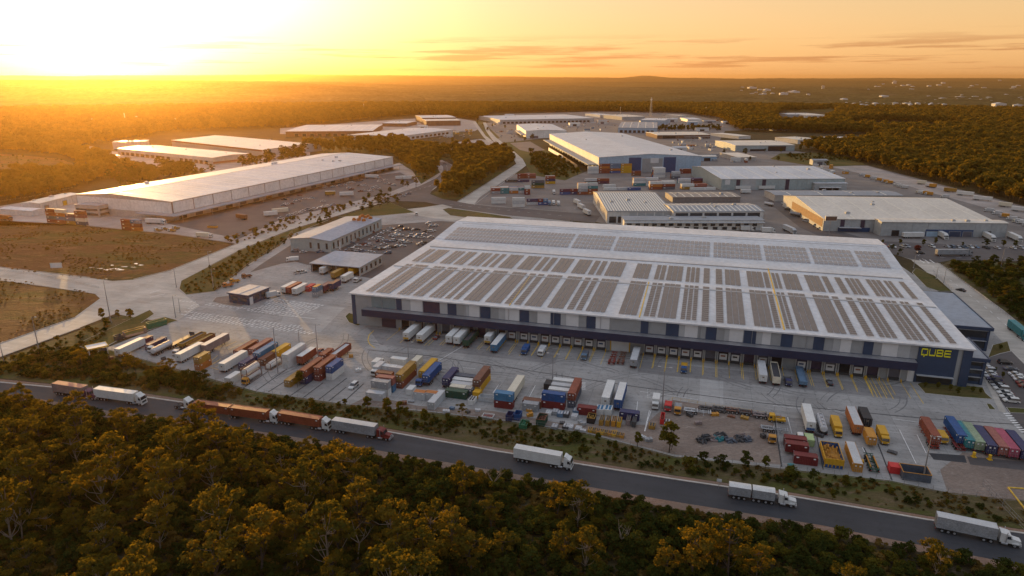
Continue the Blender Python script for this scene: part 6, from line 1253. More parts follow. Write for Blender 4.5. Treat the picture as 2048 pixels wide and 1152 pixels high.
def car_near(p, ang, kind, col, label, group=None):
    bm, gm, l, W = car_mesh(kind); r = empty("car", p, ang); ov(link("body", bm, r), paint(col)); link("windows", gm, r); wheels(r, [-l + .85, l - .9], r=.33, y=W / 2 - .11, w=.22)
    for s in (-1, 1): MB().box(l - .08, s * .62 - .2, .66, l + .005, s * .62 + .2, .8).build("headlight", M["headlight"], r); MB().box(-l - .005, s * .68 - .16, .72, -l + .06, s * .68 + .16, .88).build("tail_light", M["tail red"], r)
    return tag(r, label, "car", group)
def car_far(p, ang, kind, col, label, group):
    o = ov(link("car", car_mesh(kind, False)), paint(col)); o.location = p; o.rotation_euler = (0, 0, ang); return tag(o, label, "car", group)
# ------------------------------------------------------------------ what stands in the yards
cA = q6(120, 640)
# left cluster
trailer(cA(700, 458), 12.4, "white", "white reefer trailer parked nearest the corner lawn", z=.9)
container(cA(960, 322), 6.06, "plum", "dark maroon short container just beyond the corner white trailer")
container(cA(1060, 372), 9.0, "navy", "navy container with an open end beside the silver tanker", z=.0)
trailer(cA(1115, 442), 10.0, "silver", "silver tank trailer parked among the left trailers", kind="tank", z=1.0)
trailer(cA(1290, 362), 14.0, "dark", "empty dark flatbed trailer with a white headboard in the left cluster", kind="flat")
trailer(cA(1450, 352), 13.6, "mustard", "low yellow sided flat trailer in the left cluster", kind="tipper", H=1.2)
trailer(cA(1560, 385), 13.6, "brown", "long brown open trailer next to the tall grey one", kind="tipper", H=1.7, roofcol="mustard")
trailer(cA(1735, 420), 13.6, "taupe", "tall grey brown curtain trailer at the right of the left cluster", roofcol="pale")
trailer(cA(1430, 525), 12.5, "white", "white trailer half hidden behind golden bush and a yellow container", z=1.0)
container(cA(1660, 612), 6.06, "orange", "weathered orange container at the base of the yellow pair behind the golden bush")
container(cA(1660, 612), 6.06, "mustard", "mustard yellow container topping the pair behind the golden bush", lvl=1)
small_truck(cA(1380, 445), "silver bonneted truck parked under the long flatbeds at the left", "silver", "dark", 7, kind="tray")
small_truck(cA(1080, 400), "white cab truck parked beside the silver tanker at the left", "white", "navy", 7, kind="tray")
open_bin(cA(1060, 108), 7.6, "green", "dark green open topped waste container on the lawn edge", ang=R(52), H=2.5)
open_bin(cA(665, 248), 2.6, "dark", "small dark steel bin behind the orange container frame", ang=R(52), H=1.9)
# empty flat rack standing on the verge
r = empty("flat_rack", near(cA(775, 218), 8.4, R(50)), R(50)); MB().box(-4.2, -1.2, .2, 4.2, 1.2, .5).build("deck", M["rust steel"], r); MB().box(-4.2, -1.2, 2.5, 4.2, -1.0, 2.7).box(-4.2, 1.0, 2.5, 4.2, 1.2, 2.7).build("top_rail", paint("amber"), r)
for s in (-1, 1): MB().box(s * 4.1 - .12, -1.2, .5, s * 4.1 + .12, 1.2, 2.5).build("end_frame", paint("taupe"), r)
tag(r, "empty open sided container frame with orange top rails on the verge", "container frame")
# shelter with a yellow roof edge
p = at(*cA(460, 415)); r = empty("yard_shelter", p, R(40)); b = MB()
for x in (-3, 3):
    for y in (-2.2, 2.2): b.box(x - .15, y - .15, 0, x + .15, y + .15, 3.4)
b.build("post", M["white panel"], r); MB().box(-3.4, -2.6, 3.4, 3.4, 2.6, 3.6).build("roof", M["white panel"], r); MB().box(-3.5, -2.7, 3.3, -3.35, 2.7, 3.75).box(3.35, -2.7, 3.3, 3.5, 2.7, 3.75).box(-3.35, -2.7, 3.3, 3.35, -2.6, 3.75).box(-3.35, 2.6, 3.3, 3.35, 2.7, 3.75).build("fascia", M["yellow paint"], r); MB().box(.8, -2.1, 0, 2.8, 2.1, 2.8).build("wall", M["navy panel"], r)
tag(r, "small open shelter with a yellow edged white roof by the left yard corner", "shelter")
# second cluster
container(cB(320, 325), 12.19, "rust", "rust red long container at the back left of the second cluster")
container(cB(500, 305), 12.19, "salmon", "faded red container behind the bright blue one", z=.0)
trailer(cB(150, 518), 13.0, "white", "long white trailer at the left end of the second cluster", z=.9)
container(cB(380, 492), 12.19, "navy", "navy container with pale lettering beside the long white trailer", z=.3)
container(cB(560, 395), 12.19, "sky", "bright blue container raised on a trailer behind the navy one", z=1.25)
container(cB(216, 664), 6.06, "white", "small white container alone at the bush edge of the second cluster")
tank_container(cB(420, 642), 8.0, "white tank in a rusty frame, lower of the pair by the small white container"); tank_container(cB(420, 642), 8.0, "white tank in a rusty frame, upper of the pair by the small white container", 1)
container(cB(615, 432), 9.0, "brown", "brown roofed container in front of the yellow one in the second cluster"); container(cB(780, 345), 9.0, "yellow", "yellow container with black doors behind the brown roofed one", z=.3)
tank_container(cB(700, 485), 7.0, "single white tank in a rusty frame in front of the yellow container")
for l_ in (0, 1): container(cB(912, 458), 12.19, "white", ["plain white container under the other white one in the second cluster", "plain white container on top of the white pair in the second cluster"][l_], lvl=l_)
trailer(cB(1085, 435), 9.5, "rust", "rust red trailer with a white roof right of the white pair", roofcol="white", z=1.1)
container(cB(1345, 375), 7.0, "rust", "low red container at the back of the third cluster")
trailer(cB(1480, 402), 12.0, "rust", "red sided open trailer with a grey load in the third cluster", kind="tipper", roofcol="pale", H=2.4)
container(cB(935, 690), 9.0, "mustard", "mustard container with a dark end by the yellow bush"); container(cB(1120, 655), 12.19, "navy", "navy container under a rust red one in the third cluster"); container(cB(1120, 655), 12.19, "rust", "rust red container on top of the navy one in the third cluster", lvl=1)
container(cB(1295, 618), 12.19, "maroon", "dark red container under a matching one in the third cluster"); container(cB(1295, 618), 12.19, "rust", "rust container atop the dark red one in the third cluster", lvl=1)
container(cB(1440, 608), 8.0, "white", "stained white container under a blue one in the third cluster"); container(cB(1440, 608), 8.0, "blue", "blue container with pale splashes on top of a stained white one", lvl=1)
car_near(near(cB(1690, 725), 4.7, VA), VA + math.pi, "suv", "white", "white four wheel drive parked alone in the middle of the trailer rows")
car_near(near(cB(1350, 290), 4.6, VA - .5), VA - .5, "sedan", "white", "white car by the foot of the lamp post behind the third cluster"); car_near(near(cB(1300, 292), 4.6, VA), VA, "sedan", "maroon", "dark red car by the lamp post behind the third cluster")
small_truck(cB(410, 672), "orange forklift truck at the bush edge beside the stacked tanks", "amber", "dark", 3.4, kind="tray")
# third: the container terrace
small_truck(cC(175, 482), "white box truck with a yellow rear door at the left of the container terrace", "white", "white", 6.0, nose=False); small_truck(cC(160, 570), "white bonneted truck nosing out by the grey containers", "white", "pale", 7.5, kind="box")
container(cC(330, 520), 6.06, "white", "white topped container behind the red pair, left one", axis='u'); container(cC(420, 535), 6.06, "pale", "pale topped container behind the red pair, right one", axis='u'); container(cC(455, 430), 6.06, "white", "white container at the very back of the terrace left group", axis='u')
container(cC(560, 540), 12.19, "cream", "cream container behind the mustard topped stack")
container(cC(472, 706), 12.19, "rust", "rust red container carrying the mustard one"); container(cC(472, 706), 12.19, "mustard", "mustard brown container on the rust red one", lvl=1)
container(cC(300, 745), 6.06, "sky", "faded blue container below the red one behind the grey pair", axis='u'); container(cC(300, 745), 6.06, "salmon", "faded red container above the blue one behind the grey pair", axis='u', lvl=1); container(cC(285, 690), 6.06, "brown", "brown red container behind the faded red one", axis='u', lvl=1)
container(cC(240, 800), 6.06, "white", "white container under the grey one of the left pair", axis='u'); container(cC(240, 800), 6.06, "grey", "grey container topping the left pair by the saplings", axis='u', lvl=1); container(cC(172, 852), 6.06, "pale", "whitish container nearest the saplings at the left", axis='u')
small_truck(cC(700, 690), "blue truck cab under the long blue container", "blue", "blue", 5, kind="tray"); container(cC(790, 672), 12.19, "blue", "long blue container raised on a trailer in the terrace", z=1.25); skeletal(cC(790, 680), 12.4, "trailer beneath the long blue container of the terrace"); container(cC(745, 590), 12.19, "yellow", "yellow container edge showing behind the long blue one", z=.4)
container(cC(1030, 703), 10.0, "navy", "navy container standing open sided of the grey roofed row", z=1.1); skeletal(cC(1030, 712), 10.2, "trailer beneath the navy container of the terrace")
for i, (x, y, c, lb) in enumerate(((1255, 640, "slate", "slate roofed container at the back of the short grey row"), (1235, 690, "white", "white container third from the front of the short grey row"), (1215, 740, "pale", "pale container second from the front of the short grey row"), (1205, 780, "cream", "tan roofed container just behind the dark green one"), (1150, 828, "forest", "dark green container at the front of the short grey row"))): container(cC(x, y), 7.5, c, lb, axis='u')
container(cC(1400, 775), 12.19, "yellow", "yellow container carrying the brown red one"); container(cC(1400, 775), 12.19, "brown", "brown red container on top of the yellow one", lvl=1)
container(cC(1305, 800), 3.0, "slate", "short grey black container beside the yellow cube", axis='u'); crate(cC(1400, 832), "yellow cube shaped container end in front of the yellow container", "yellow", 2.6, 2.4, 2.5, slots=False)
container(cC(712, 842), 4.2, "pale", "grey sided container with an orange roof, left half of the pair", axis='u', roof="orange"); container(cC(848, 850), 4.2, "pale", "grey sided container with an orange roof, right half of the pair", axis='u', roof="orange")
container(cC(855, 962), 9.5, "pale", "pinkish white container pointing at the road from the terrace"); crate(cC(590, 786), "white tank box with a yellow end left of the orange roofs", "white", 3.6, 2.2, 2.2, slots=False); crate(cC(1335, 910), "small white bin box on the dirt below the yellow cube", "white", 3.4, 1.9, 1.9); open_bin(cC(1515, 870), 5.0, "pale", "low pale open bin beside the yellow cube", axis='u', H=1.6)
trailer(cC(1810, 885), 13.6, "cream", "long cream trailer alone in the middle of the terrace", H=2.9); container(cC(1725, 948), 6.06, "maroon", "maroon container beneath the mottled blue one", axis='u'); container(cC(1725, 948), 6.06, "sky", "mottled blue and red container on the maroon one", axis='u', lvl=1)
container(cD(480, 742), 5.0, "grey", "grey short container in front of the brown roofed one", axis='u'); container(cD(500, 700), 6.06, "brown", "brown roofed container behind the grey short one", axis='u')
crate(cD(700, 488), "dark box by the lamp post behind the white roofs", "black", 4, 3, 2.4, slots=False)
for i, (x, y, lb) in enumerate(((880, 470, "white roofed container at the back of the white trio"), (862, 530, "white roofed container in the middle of the white trio"), (830, 585, "white roofed container at the front of the white trio"))): container(cD(x, y), 7.4, ["white", "pale", "white"][i], lb, axis='u', z=.4)
container(cD(755, 712), 7.4, "maroon", "maroon container under the royal blue one", axis='u'); container(cD(755, 712), 7.4, "blue", "royal blue container with pale lettering on the maroon one", axis='u', lvl=1)
container(cD(975, 700), 12.19, "slate", "slate container under the brick red one right of the white trio"); container(cD(975, 700), 12.19, "rust", "brick red container on top right of the white trio", lvl=1)
trailer(cD(1385, 708), 13.6, "white", "long white trailer left of the blue sided one", H=2.8); trailer(cD(1535, 738), 13.6, "blue", "blue sided trailer with a white roof right of the long white one", roofcol="white", H=2.8)
container(cD(1160, 792), 6.06, "maroon", "maroon container by the wire cages and yellow crates", axis='u'); container(cD(1672, 850), 6.06, "navy", "navy container below the blue sided trailer", axis='u')
for i, (x, y) in enumerate(((1318, 790), (1415, 792))): crate(cD(x, y), ["white liquid tank crate, left of two before the white trailers", "white liquid tank crate, right of two before the white trailers"][i], "white", 3.4, 2.3, 2.2, top="sky")
for i, (x, y, c, l_) in enumerate(((1335, 915, "mustard", "wood coloured slotted crate first from the left of the tall row"), (1412, 922, "mustard", "wood coloured slotted crate second from the left of the tall row"), (1482, 928, "amber", "wood coloured slotted crate third from the left of the tall row"), (1548, 938, "yellow", "narrow yellow slotted crate fourth from the left of the tall row"), (1658, 916, "taupe", "grey brown slotted crate fifth from the left of the tall row"), (1728, 936, "dark", "dark slotted crate at the right end of the tall row"))): crate(cD(x, y), l_, c, 3.6, 1.15, 2.0, group="slotted crates")
open_bin(cD(1210, 892), 3.4, "black", "black bin heaped with timber left of the slotted crates", fill="mustard", frame="mustard", H=1.9)
open_bin(cD(605, 920), 4.2, "forest", "tall dark green bin with a brown load standing on the dirt", fill="brown", frame="brown", H=2.2, W=2.6); open_bin(cD(225, 862), 3.0, "navy", "navy wheeled bin, left of two on the dirt", H=1.9, W=1.9); open_bin(cD(320, 850), 3.0, "blue", "blue bin with a lid, right of two on the dirt", H=1.9, W=1.9); open_bin(cD(392, 955), 3.6, "green", "low green skip with leafy waste on the dirt", fill="green", H=1.3)
for i, (x, y, c, lb) in enumerate(((840, 815, "steelblue", "blue grey wire cage left of the machine parts"), (780, 790, "grey", "grey machine part on the dirt beside the wire cage"), (910, 820, "dark", "dark wire cage right of the blue grey one"), (1030, 780, "steelblue", "tall blue grey cabinet beside the maroon container"), (1010, 845, "silver", "white and red drum rack below the blue grey cabinet"), (1058, 985, "pale", "square pale hopper alone on the dirt"), (770, 960, "grey", "grey motor lump on the dirt left of the white pump"), (905, 960, "dark", "dark pump on the dirt left of the white fitting"), (955, 965, "pale", "white pipe fitting on the dirt beside the dark pump"), (700, 790, "white", "white scrap drum left of the machine part"), (470, 752, "amber", "small orange trolley before the grey short container"))): crate(cD(x, y), lb, c, 2.2, 1.8, 1.4 if i < 5 else 1.0, top="silver")
b = None
for i in range(9): x = 1200 + i * 48; crate(cD(x, 1000 + i * 9), "black and yellow barrier block in the long row at the dirt edge", ["yellow", "mustard", "dark"][i % 3] if i % 3 < 2 else "amber", 1.9, 1.1, 1.1, group="barrier blocks in the long row", cat="barrier")
open_bin(cC(1530, 1070), 3.4, "white", "shallow white and red tray lying on the dirt", axis='u', fill="salmon", H=.6)
# vehicles by the fence post
small_truck(cD(1985, 730), "white box bodied truck parked beside the red one at the fence", "white", "white", 6.5, nose=True); small_truck(cE(330, 752), "red tow truck beside the lamp post at the fence", "scarlet", "scarlet", 6.5, kind="tray"); small_truck(cE(448, 795), "orange and grey crane truck at the head of the skeletal trailers", "amber", "grey", 7.5, kind="tray")
open_bin(cE(262, 900), 5.0, "scarlet", "narrow red gas bottle rack against the fence", H=1.6, W=1.1, fill="red"); crate(cE(310, 900), "white cable reel crate lying by the red rack", "white", 2.6, 2.0, .8); crate(cE(140, 960), "small yellow brown generator below the white truck", "mustard", 2.2, 1.8, 1.3)
for i, (x, y) in enumerate(((520, 745), (700, 722), (860, 725), (1010, 740), (1180, 765), (1350, 800))):
    a = UA; skeletal(cE(x, y), 8.5, ["pale grey skeletal trailer first in the fence side row", "skeletal trailer second in the fence side row", "skeletal trailer third in the fence side row", "rusty skeletal trailer fourth in the fence side row", "skeletal trailer fifth in the fence side row", "skeletal trailer last in the fence side row before the fence corner"][i], ang=a, col=["pale", "dark", "dark", "brown", "dark", "taupe"][i])
small_truck(cE(1540, 850), "yellow low machine at the fence corner beyond the skeletal trailers", "yellow", "yellow", 5, ang=UA, kind="tray"); skeletal(cE(1440, 960), 8, "grey tangled skeletal trailer inside the dirt lot fence corner", ang=UA, col="grey"); small_truck(cE(1590, 1140), "orange yellow forklift against the dirt lot fence", "amber", "grey", 4.5, kind="tray")
for i, (x, y, c) in enumerate(((760, 1130, "dark"), (820, 1090, "dark"), (905, 1110, "taupe"), (960, 1110, "teal"), (975, 1060, "dark"), (1100, 1120, "slate"), (1210, 1110, "dark"), (1300, 1115, "slate"), (1240, 1085, "taupe"))):
    r = empty("scrap_heap", at(*cE(x, y)) + Vector((0, 1.2, 0)), i * .7); b = MB(); rr = random.Random(i)
    for k in range(16): q = Vector((rr.uniform(-1.4, 1.4), rr.uniform(-1.2, 1.2), rr.uniform(.1, 1.5))); q.z *= 1 - q.xy.length / 2.6; e = Vector((rr.uniform(-1, 1), rr.uniform(-1, 1), rr.uniform(-.4, .4))).normalized() * rr.uniform(.5, 1.1); b.bar(q - e, q + e, rr.uniform(.06, .3), 6)
    b.box(-1.2, -1.0, 0, 1.2, 1.0, .5); b.build("metal", paint(c), r); tag(r, "heap of dark scrap machinery on the dirt lot" if c != "teal" else "teal green scrap machine in the middle of the dirt lot heaps", "scrap heap", "scrap heaps on the dirt lot" if c != "teal" else None)
# docks
trailer((812, 684), 13.6, "white", "white trailer with a yellow rear at the far left dock", roofcol="white", stripe="yellow"); trailer((839, 688), 13.6, "white", "white trailer with a yellow and navy rear, second from the left dock", stripe="yellow"); car_near(near((869, 681), 4.6, VA), VA, "sedan", "maroon", "dark red car parked between the docked trailers")
trailer((897.5, 690.5), 13.6, "white", "left of two plain white trailers docked side by side"); trailer((913, 693), 13.6, "white", "right of two plain white trailers docked side by side"); trailer((931, 697), 13.6, "forest", "dark green and black tipping trailer at a left dock", kind="tipper", H=2.3)
trailer((974.5, 691), 13.0, "white", "white trailer with a yellow rear sill at a middle dock", stripe="yellow"); trailer((987, 707), 13.6, "sky", "blue sided trailer with a white roof backed to a middle dock", roofcol="white", z=1.05, H=2.5)
small_truck((1047, 711), "blue van body truck parked in front of the docks", "blue", "blue", 6.0, H=1.7); small_truck((1080, 714), "white delivery truck with a cluttered front before the docks", "white", "pale", 6.0, H=1.7); small_truck((1167, 722), "small grey blue truck parked before the docks", "steelblue", "slate", 5.2, H=1.4)
trailer((1266, 738), 13.6, "grey", "grey roofed trailer backed to the dock beside the big roller door", roofcol="pale", H=2.4); skeletal((1222, 731), 11, "red skeletal trailer left of the dark one before the big roller door", col="red"); skeletal((1240, 731), 11, "dark skeletal trailer before the big roller door", col="brown")
small_truck((1367, 748), "yellow tray truck with a blue nose before the right docks", "blue", "yellow", 8.5, kind="tray")
trailer((1525, 768), 13.6, "white", "dirty white trailer, left of the pair at the right docks", H=2.4, roofcol="pale", pull=-.5); trailer((1552, 773), 13.6, "cream", "cream rear trailer with a dark open roof at the right docks", kind="tipper", H=2.4); small_truck((1577, 774), "dark blue tractor unit parked between the right docks", "navy", "dark", 6.5, kind="tray"); trailer((1606, 776), 13.6, "steelblue", "pale blue flat deck trailer at the right docks", kind="tipper", H=1.2, roofcol="steelblue")
car_near(near((1661, 773), 4.6, VA), VA, "sedan", "black", "black car alone in front of the right docks"); small_truck((1741, 750), "white truck tail in the last but one dock", "white", "white", 5.5, H=2.0)
# right yard
trailer(cF(480, 530), 12.5, "white", "white trailer with a blue rear and a torn black side in the right yard", roofcol="white", stripe="blue"); trailer(cF(640, 560), 9.5, "silver", "silver tanker in the right yard", kind="tank"); small_truck(cF(820, 585), "bulky yellow truck with black vents in the right yard", "yellow", "yellow", 9.0, nose=True, H=2.2)
trailer(cF(1045, 560), 12.5, "orange", "orange sided trailer with a grey roof and a machine at its tail", roofcol="pale", H=2.6); trailer(cF(1160, 470), 8.0, "black", "black topped trailer behind the orange container", roofcol="black", H=2.3); container(cF(1215, 700), 6.06, "amber", "orange container with blue doors in the right yard", z=.9); small_truck(cF(1385, 672), "yellow box container truck right of the orange container", "yellow", "yellow", 7.5, nose=True, H=1.9)
container(cF(300, 690), 6.06, "maroon", "maroon container at the back of the maroon three", axis='u'); container(cF(315, 795), 6.06, "maroon", "maroon container in the middle of the maroon three", axis='u', z=.9); container(cF(425, 905), 6.06, "maroon", "maroon container at the front of the maroon three", axis='u')
crate(cF(475, 685), "pale green rounded tank box above the maroon three", "lime", 4.0, 2.3, 2.3, slots=False); small_truck(cF(310, 610), "white utility behind the maroon three", "white", "dark", 5.0, ang=UA, kind="tray")
open_bin(cF(765, 945), 9.5, "blue", "large blue tray in a yellow frame filled with yellow machinery", H=2.7, W=4.6, fill="amber", frame="yellow"); container(cF(1050, 992), 12.19, "amber", "long yellow container with black windows beside the machinery tray", roof="pale"); 
r = skeletal(cF(1260, 1010), 9.0, "green and orange machine chassis with spare wheels on the right yard", col="forest"); MB().box(-3.5, -1.0, 1.2, 2.5, -.8, 1.6).box(-3.5, .8, 1.2, 2.5, 1.0, 1.6).build("side_rail", paint("amber"), r); wheels(r, [1.5, 3.0], r=.55)
crate(cF(1500, 1015), "bright scarlet cube bin near the road end of the right yard", "scarlet", 2.7, 2.4, 2.2, slots=False); open_bin(cF(1760, 1108), 6.6, "slate", "slate open container with an orange rim and a dark blue cover", axis='u', H=2.4, W=4.4, frame="amber")
# trailers on the right: the coloured row
container(cG(970, 700), 12.19, "rust", "rust red container raised on a trailer at the left of the coloured row", z=1.2); skeletal(cG(970, 728), 12.6, "trailer under the rust red container of the coloured row", col="red"); small_truck(cG(1082, 662), "small yellow truck between the rust red and blue containers", "yellow", "yellow", 5.0, H=1.4)
container(cG(1282, 690), 12.19, "blue", "bright blue container second in the coloured row", z=1.2); skeletal(cG(1282, 748), 12.6, "trailer under the bright blue container", col="maroon")
for x, y, c, lb in ((1388, 738, "teal", "teal container third in the coloured row"), (1500, 760, "sage", "sage green container fourth in the coloured row"), (1645, 805, "navy", "navy container fifth in the coloured row"), (1782, 820, "salmon", "faded red container sixth in the coloured row"), (1912, 845, "pink", "bright pink container seventh in the coloured row"), (2058, 870, "navy", "dark blue container cut by the right frame edge")): container(cG(x, y), 12.19, c, lb, z=.9); skeletal(cG(x, y + 4), 12.4, "trailer under the " + lb.split(" container")[0] + " container of the coloured row", col="dark")
for i, (x, y) in enumerate(((1440, 808), (1632, 840))):
    b = MB(); b.bar((0, 0, 0), (0, 0, 1.5), .42, 10).box(-.55, -.55, 0, .55, .55, .25); o = b.build("bollard", M["yellow steel"]); o.location = at(*cG(x, y)); tag(o, ["stout yellow bollard, left of two before the coloured row", "stout yellow bollard, right of two before the coloured row"][i], "bollard")
# under the truck shelter and by the gatehouse
c7 = q6(560, 420)
trailer(c7(500, 785), 9, "white", "white trailer inside the truck shelter at its left"); trailer(c7(640, 840), 10, "mustard", "yellow trailer inside the truck shelter", z=1.1); trailer(c7(760, 885), 9, "white", "white trailer nosing out of the truck shelter"); trailer(c7(850, 800), 8, "yellow", "bright yellow trailer at the right inside the truck shelter"); small_truck(c7(905, 880), "white truck cab outside the right end of the shelter", "white", "grey", 6.0, kind="tray")
for x, y, c, rc, lb in ((40, 1015, "white", None, "white trailer at the left of the three near the hatched paving"), (100, 1020, "red", None, "red trailer in the middle of the three near the hatched paving"), (175, 1035, "white", None, "white trailer at the right of the three near the hatched paving")): trailer(c7(x, y), 10.5, c, lb, z=.9)
container(c7(330, 985), 6.06, "scarlet", "red container end behind the white and red three", ang=VA); container(c7(420, 1055), 5.5, "grey", "grey base container under the blue and yellow one"); container(c7(420, 1055), 5.5, "steelblue", "blue grey container with a yellow top near the hatched paving", lvl=1, roof="amber"); trailer(c7(510, 1010), 8, "plum", "maroon trailer behind the blue grey container", z=1.3); trailer(c7(615, 985), 8, "navy", "navy curtain trailer with pale lettering by the shelter", z=1.3, roofcol="brown")
small_truck(q6(300, 480)(1400, 710), "white truck stopped at the gatehouse window", "white", "pale", 7.0, ang=R(45), nose=False)
for i, (x, y, c, lb) in enumerate(((880, 575, "orange", "orange telehandler by the verge kerb, left of the pair"), (965, 525, "amber", "orange loader by the verge kerb, right of the pair"), (1110, 465, "brown", "dark brown loader on the verge kerb near the fence"))): small_truck(q6(300, 480)(x, y), lb, c, c, 5.0, ang=R(40), kind="tray")
for i, (x, y) in enumerate(((1735, 415), (1790, 410))): car_near(near(q6(300, 480)(x, y), 4.9, R(50)), R(50), "ute", "white", ["white utility, left of two beside the shelter yard", "white utility, right of two beside the shelter yard"][i])
small_truck(q6(300, 480)(1640, 265), "white site hut truck by the corner of the grey office", "white", "white", 7, ang=R(20), H=1.9); crate(q6(300, 480)(1920, 345), "white tank box by the shelter post", "white", 2, 2, 2)
# ---- stacks in the estate
big_a = big.rotation_euler.z
def stack(px, cols, rows, phrase, L=12.19, ang=0.0, H=2.6, gap=.25, deep=0):
    """columns of containers, side by side along their length; rows gives each column's colours from the ground up"""
    o = at(*px); u = Vector((math.cos(ang), math.sin(ang), 0)); v = Vector((-u.y, u.x, 0)); shell = shell_mesh(L); W_ = ["left", "second", "third", "fourth", "fifth"]; Z_ = ["ground", "second", "third", "top", "fifth"]; D_ = ["front", "middle", "rear", "hindmost"]
    for d in range(deep + 1):
        for i, colm in enumerate(rows):
            cc = colm if d == 0 else [rnd.choice(["white", "rust", "pale", "grey", "teal", "orange", "blue"]) for _ in colm]
            for k, c in enumerate(cc):
                s = ov(link("shipping_container", stack_mesh(L)), paint(c)); s.location = o + u * (L / 2 + i * (L + gap)) + v * (1.22 + d * 2.6) + Vector((0, 0, k * H)); s.rotation_euler = (0, 0, ang)
                tag(s, "%s container, %s level, %s %scolumn of %s" % (c, Z_[k], W_[i], (D_[d] + " ") if deep else "", phrase), "container", "containers in " + phrase)
def stack_mesh(L):
    def f():
        a = shell_mesh(L, marks=True); b = MB(); W = 2.44; H = 2.6
        for sx in (-1, 1):
            for sy in (-1, 1): x = sx * (L / 2 - .09); y = sy * (W / 2 - .08); b.box(x - .09, y - .08, 0, x + .09, y + .08, H)
        x0, x1, y = -L / 2 + .1, L / 2 - .06, W / 2 - .09; n = max(6, int(L / .8)); corr_side(b, x0, x1, y, .1, H - .1, .06, n); corr_side(b, x0, x1, -y, .1, H - .1, -.06, n); b.quad((x0, -y, H - .04), (x1, -y, H - .04), (x1, y, H - .04), (x0, y, H - .04)); b.quad((x1, -y, .1), (x1, y, .1), (x1, y, H - .05), (x1, -y, H - .05)); b.quad((x0, -y, .1), (x0, y, .1), (x0, y, H - .05), (x0, -y, H - .05))
        b.quad((x0 + 1, -y - .08, H - 1.2), (x0 + 2.6, -y - .08, H - 1.2), (x0 + 2.6, -y - .08, H - .7), (x0 + 1, -y - .08, H - .7), 1)
        return b.mesh("stacked container", [paint("red"), M["mark white"]])
    return cached(("stk", L), f)
cL5 = q6(0, 380); sa = math.atan2((at(184, 453) - at(89, 445)).y, (at(184, 453) - at(89, 445)).x)
stack(cL5(570, 392), 4, [["maroon", "slate", "rust", "maroon"], ["rust", "steelblue", "orange", "cream"], ["mustard", "steelblue", "navy"], ["slate", "cream", "salmon", "rust"]], "the stack by the annex", L=9.0, ang=sa)
stack(cL5(1470, 482), 2, [["rust", "rust", "red"], ["orange", "rust", "steelblue"]], "the small red stack", L=8.0, ang=sa)
c77 = q6(1140, 290)
stack(c77(215, 345), 4, [["white", "pale", "white"], ["rust", "rust", "orange", "rust"], ["blue", "orange", "steelblue", "steelblue"], ["yellow", "yellow", "yellow", "amber"]], "the bright wall of containers", ang=big_a)
stack(c77(815, 320), 1, [["rust", "rust", "rust", "orange"]], "the tall red pile", ang=big_a, L=9); stack(c77(1010, 395), 1, [["white", "pale", "white", "white"]], "the deep white stack", ang=big_a, deep=3)
stack(c77(745, 372), 1, [["brown", "rust"]], "the low red pile", ang=big_a, L=10); stack(c77(1225, 410), 1, [["slate", "grey", "pale"]], "the grey pile", ang=big_a, L=9, deep=1); stack(c77(1330, 345), 1, [["red", "rust"]], "the red pile before the blue doors", ang=big_a, deep=1)
stack(c77(765, 495), 2, [["teal", "white", "pale"], ["white", "pale", "white"]], "the pale stack in mid yard", ang=big_a, deep=1); stack(c77(960, 540), 2, [["rust", "orange", "white"], ["slate", "rust", "white"]], "the speckled stack in mid yard", ang=big_a, deep=1)
stack(c77(1310, 470), 2, [["pale", "white"], ["rust", "plum"]], "the low right hand pile", ang=big_a, deep=1); stack(c77(1345, 538), 2, [["mustard", "white"], ["rust", "salmon"]], "the mixed right hand pile", ang=big_a, L=12.19, deep=1); stack(c77(1450, 548), 2, [["white"], ["white"]], "the white topped row", ang=big_a)
stack(c77(95, 600), 2, [["rust", "grey", "pale", "white"], ["orange", "rust", "teal", "pale"]], "the tall pale stack", ang=big_a, L=9, deep=1); stack(c77(180, 470), 2, [["dark", "pale"], ["plum", "rust"]], "the dark pile", ang=big_a); stack(c77(400, 510), 1, [["white"]], "the low white row, rear", ang=big_a); stack(c77(410, 548), 2, [["white"], ["pale"]], "the low white row, front", ang=big_a); stack(c77(700, 548), 1, [["blue"]], "the lone blue box", ang=big_a)
c66 = q6(900, 310)
stack(c66(1325, 480), 2, [["blue", "plum"], ["navy", "maroon"]], "the blue and plum pile", ang=big_a, L=9.5)
stack(c66(500, 470), 4, [["grey", "red"], ["teal", "teal"], ["orange", "pale"], ["pale", "teal", ]], "the left teal block", ang=big_a, L=8, deep=3); stack(c66(900, 480), 1, [["maroon", "rust", "white"]], "the right end of the teal block", ang=big_a, L=5, deep=1)
stack(c66(985, 402), 1, [["mustard", "forest", "slate"]], "the dark green pile", ang=big_a); stack(c66(1155, 350), 1, [["yellow", "navy", "rust"]], "the red topped yellow pile", ang=big_a, L=9.5, deep=1); stack(c66(815, 285), 2, [["rust", "red"], ["rust", "salmon"]], "the rear red pile", ang=big_a, L=9.5); stack(c66(665, 330), 2, [["dark"], ["navy"]], "the low dark row", ang=big_a, L=12.19)
stack(c66(500, 588), 1, [["white", "white"]], "the front white pair", ang=big_a); stack(c66(755, 630), 1, [["white", "pale", "white"]], "the front white triple", ang=big_a, L=10); stack(c66(925, 605), 1, [["pale", "navy"]], "the front navy pair", ang=big_a); stack(c66(1060, 605), 1, [["blue", "maroon"]], "the front maroon pair", ang=big_a, L=5); stack(c66(1122, 605), 1, [["blue", "sky"]], "the small front blue pair", ang=big_a, L=4)
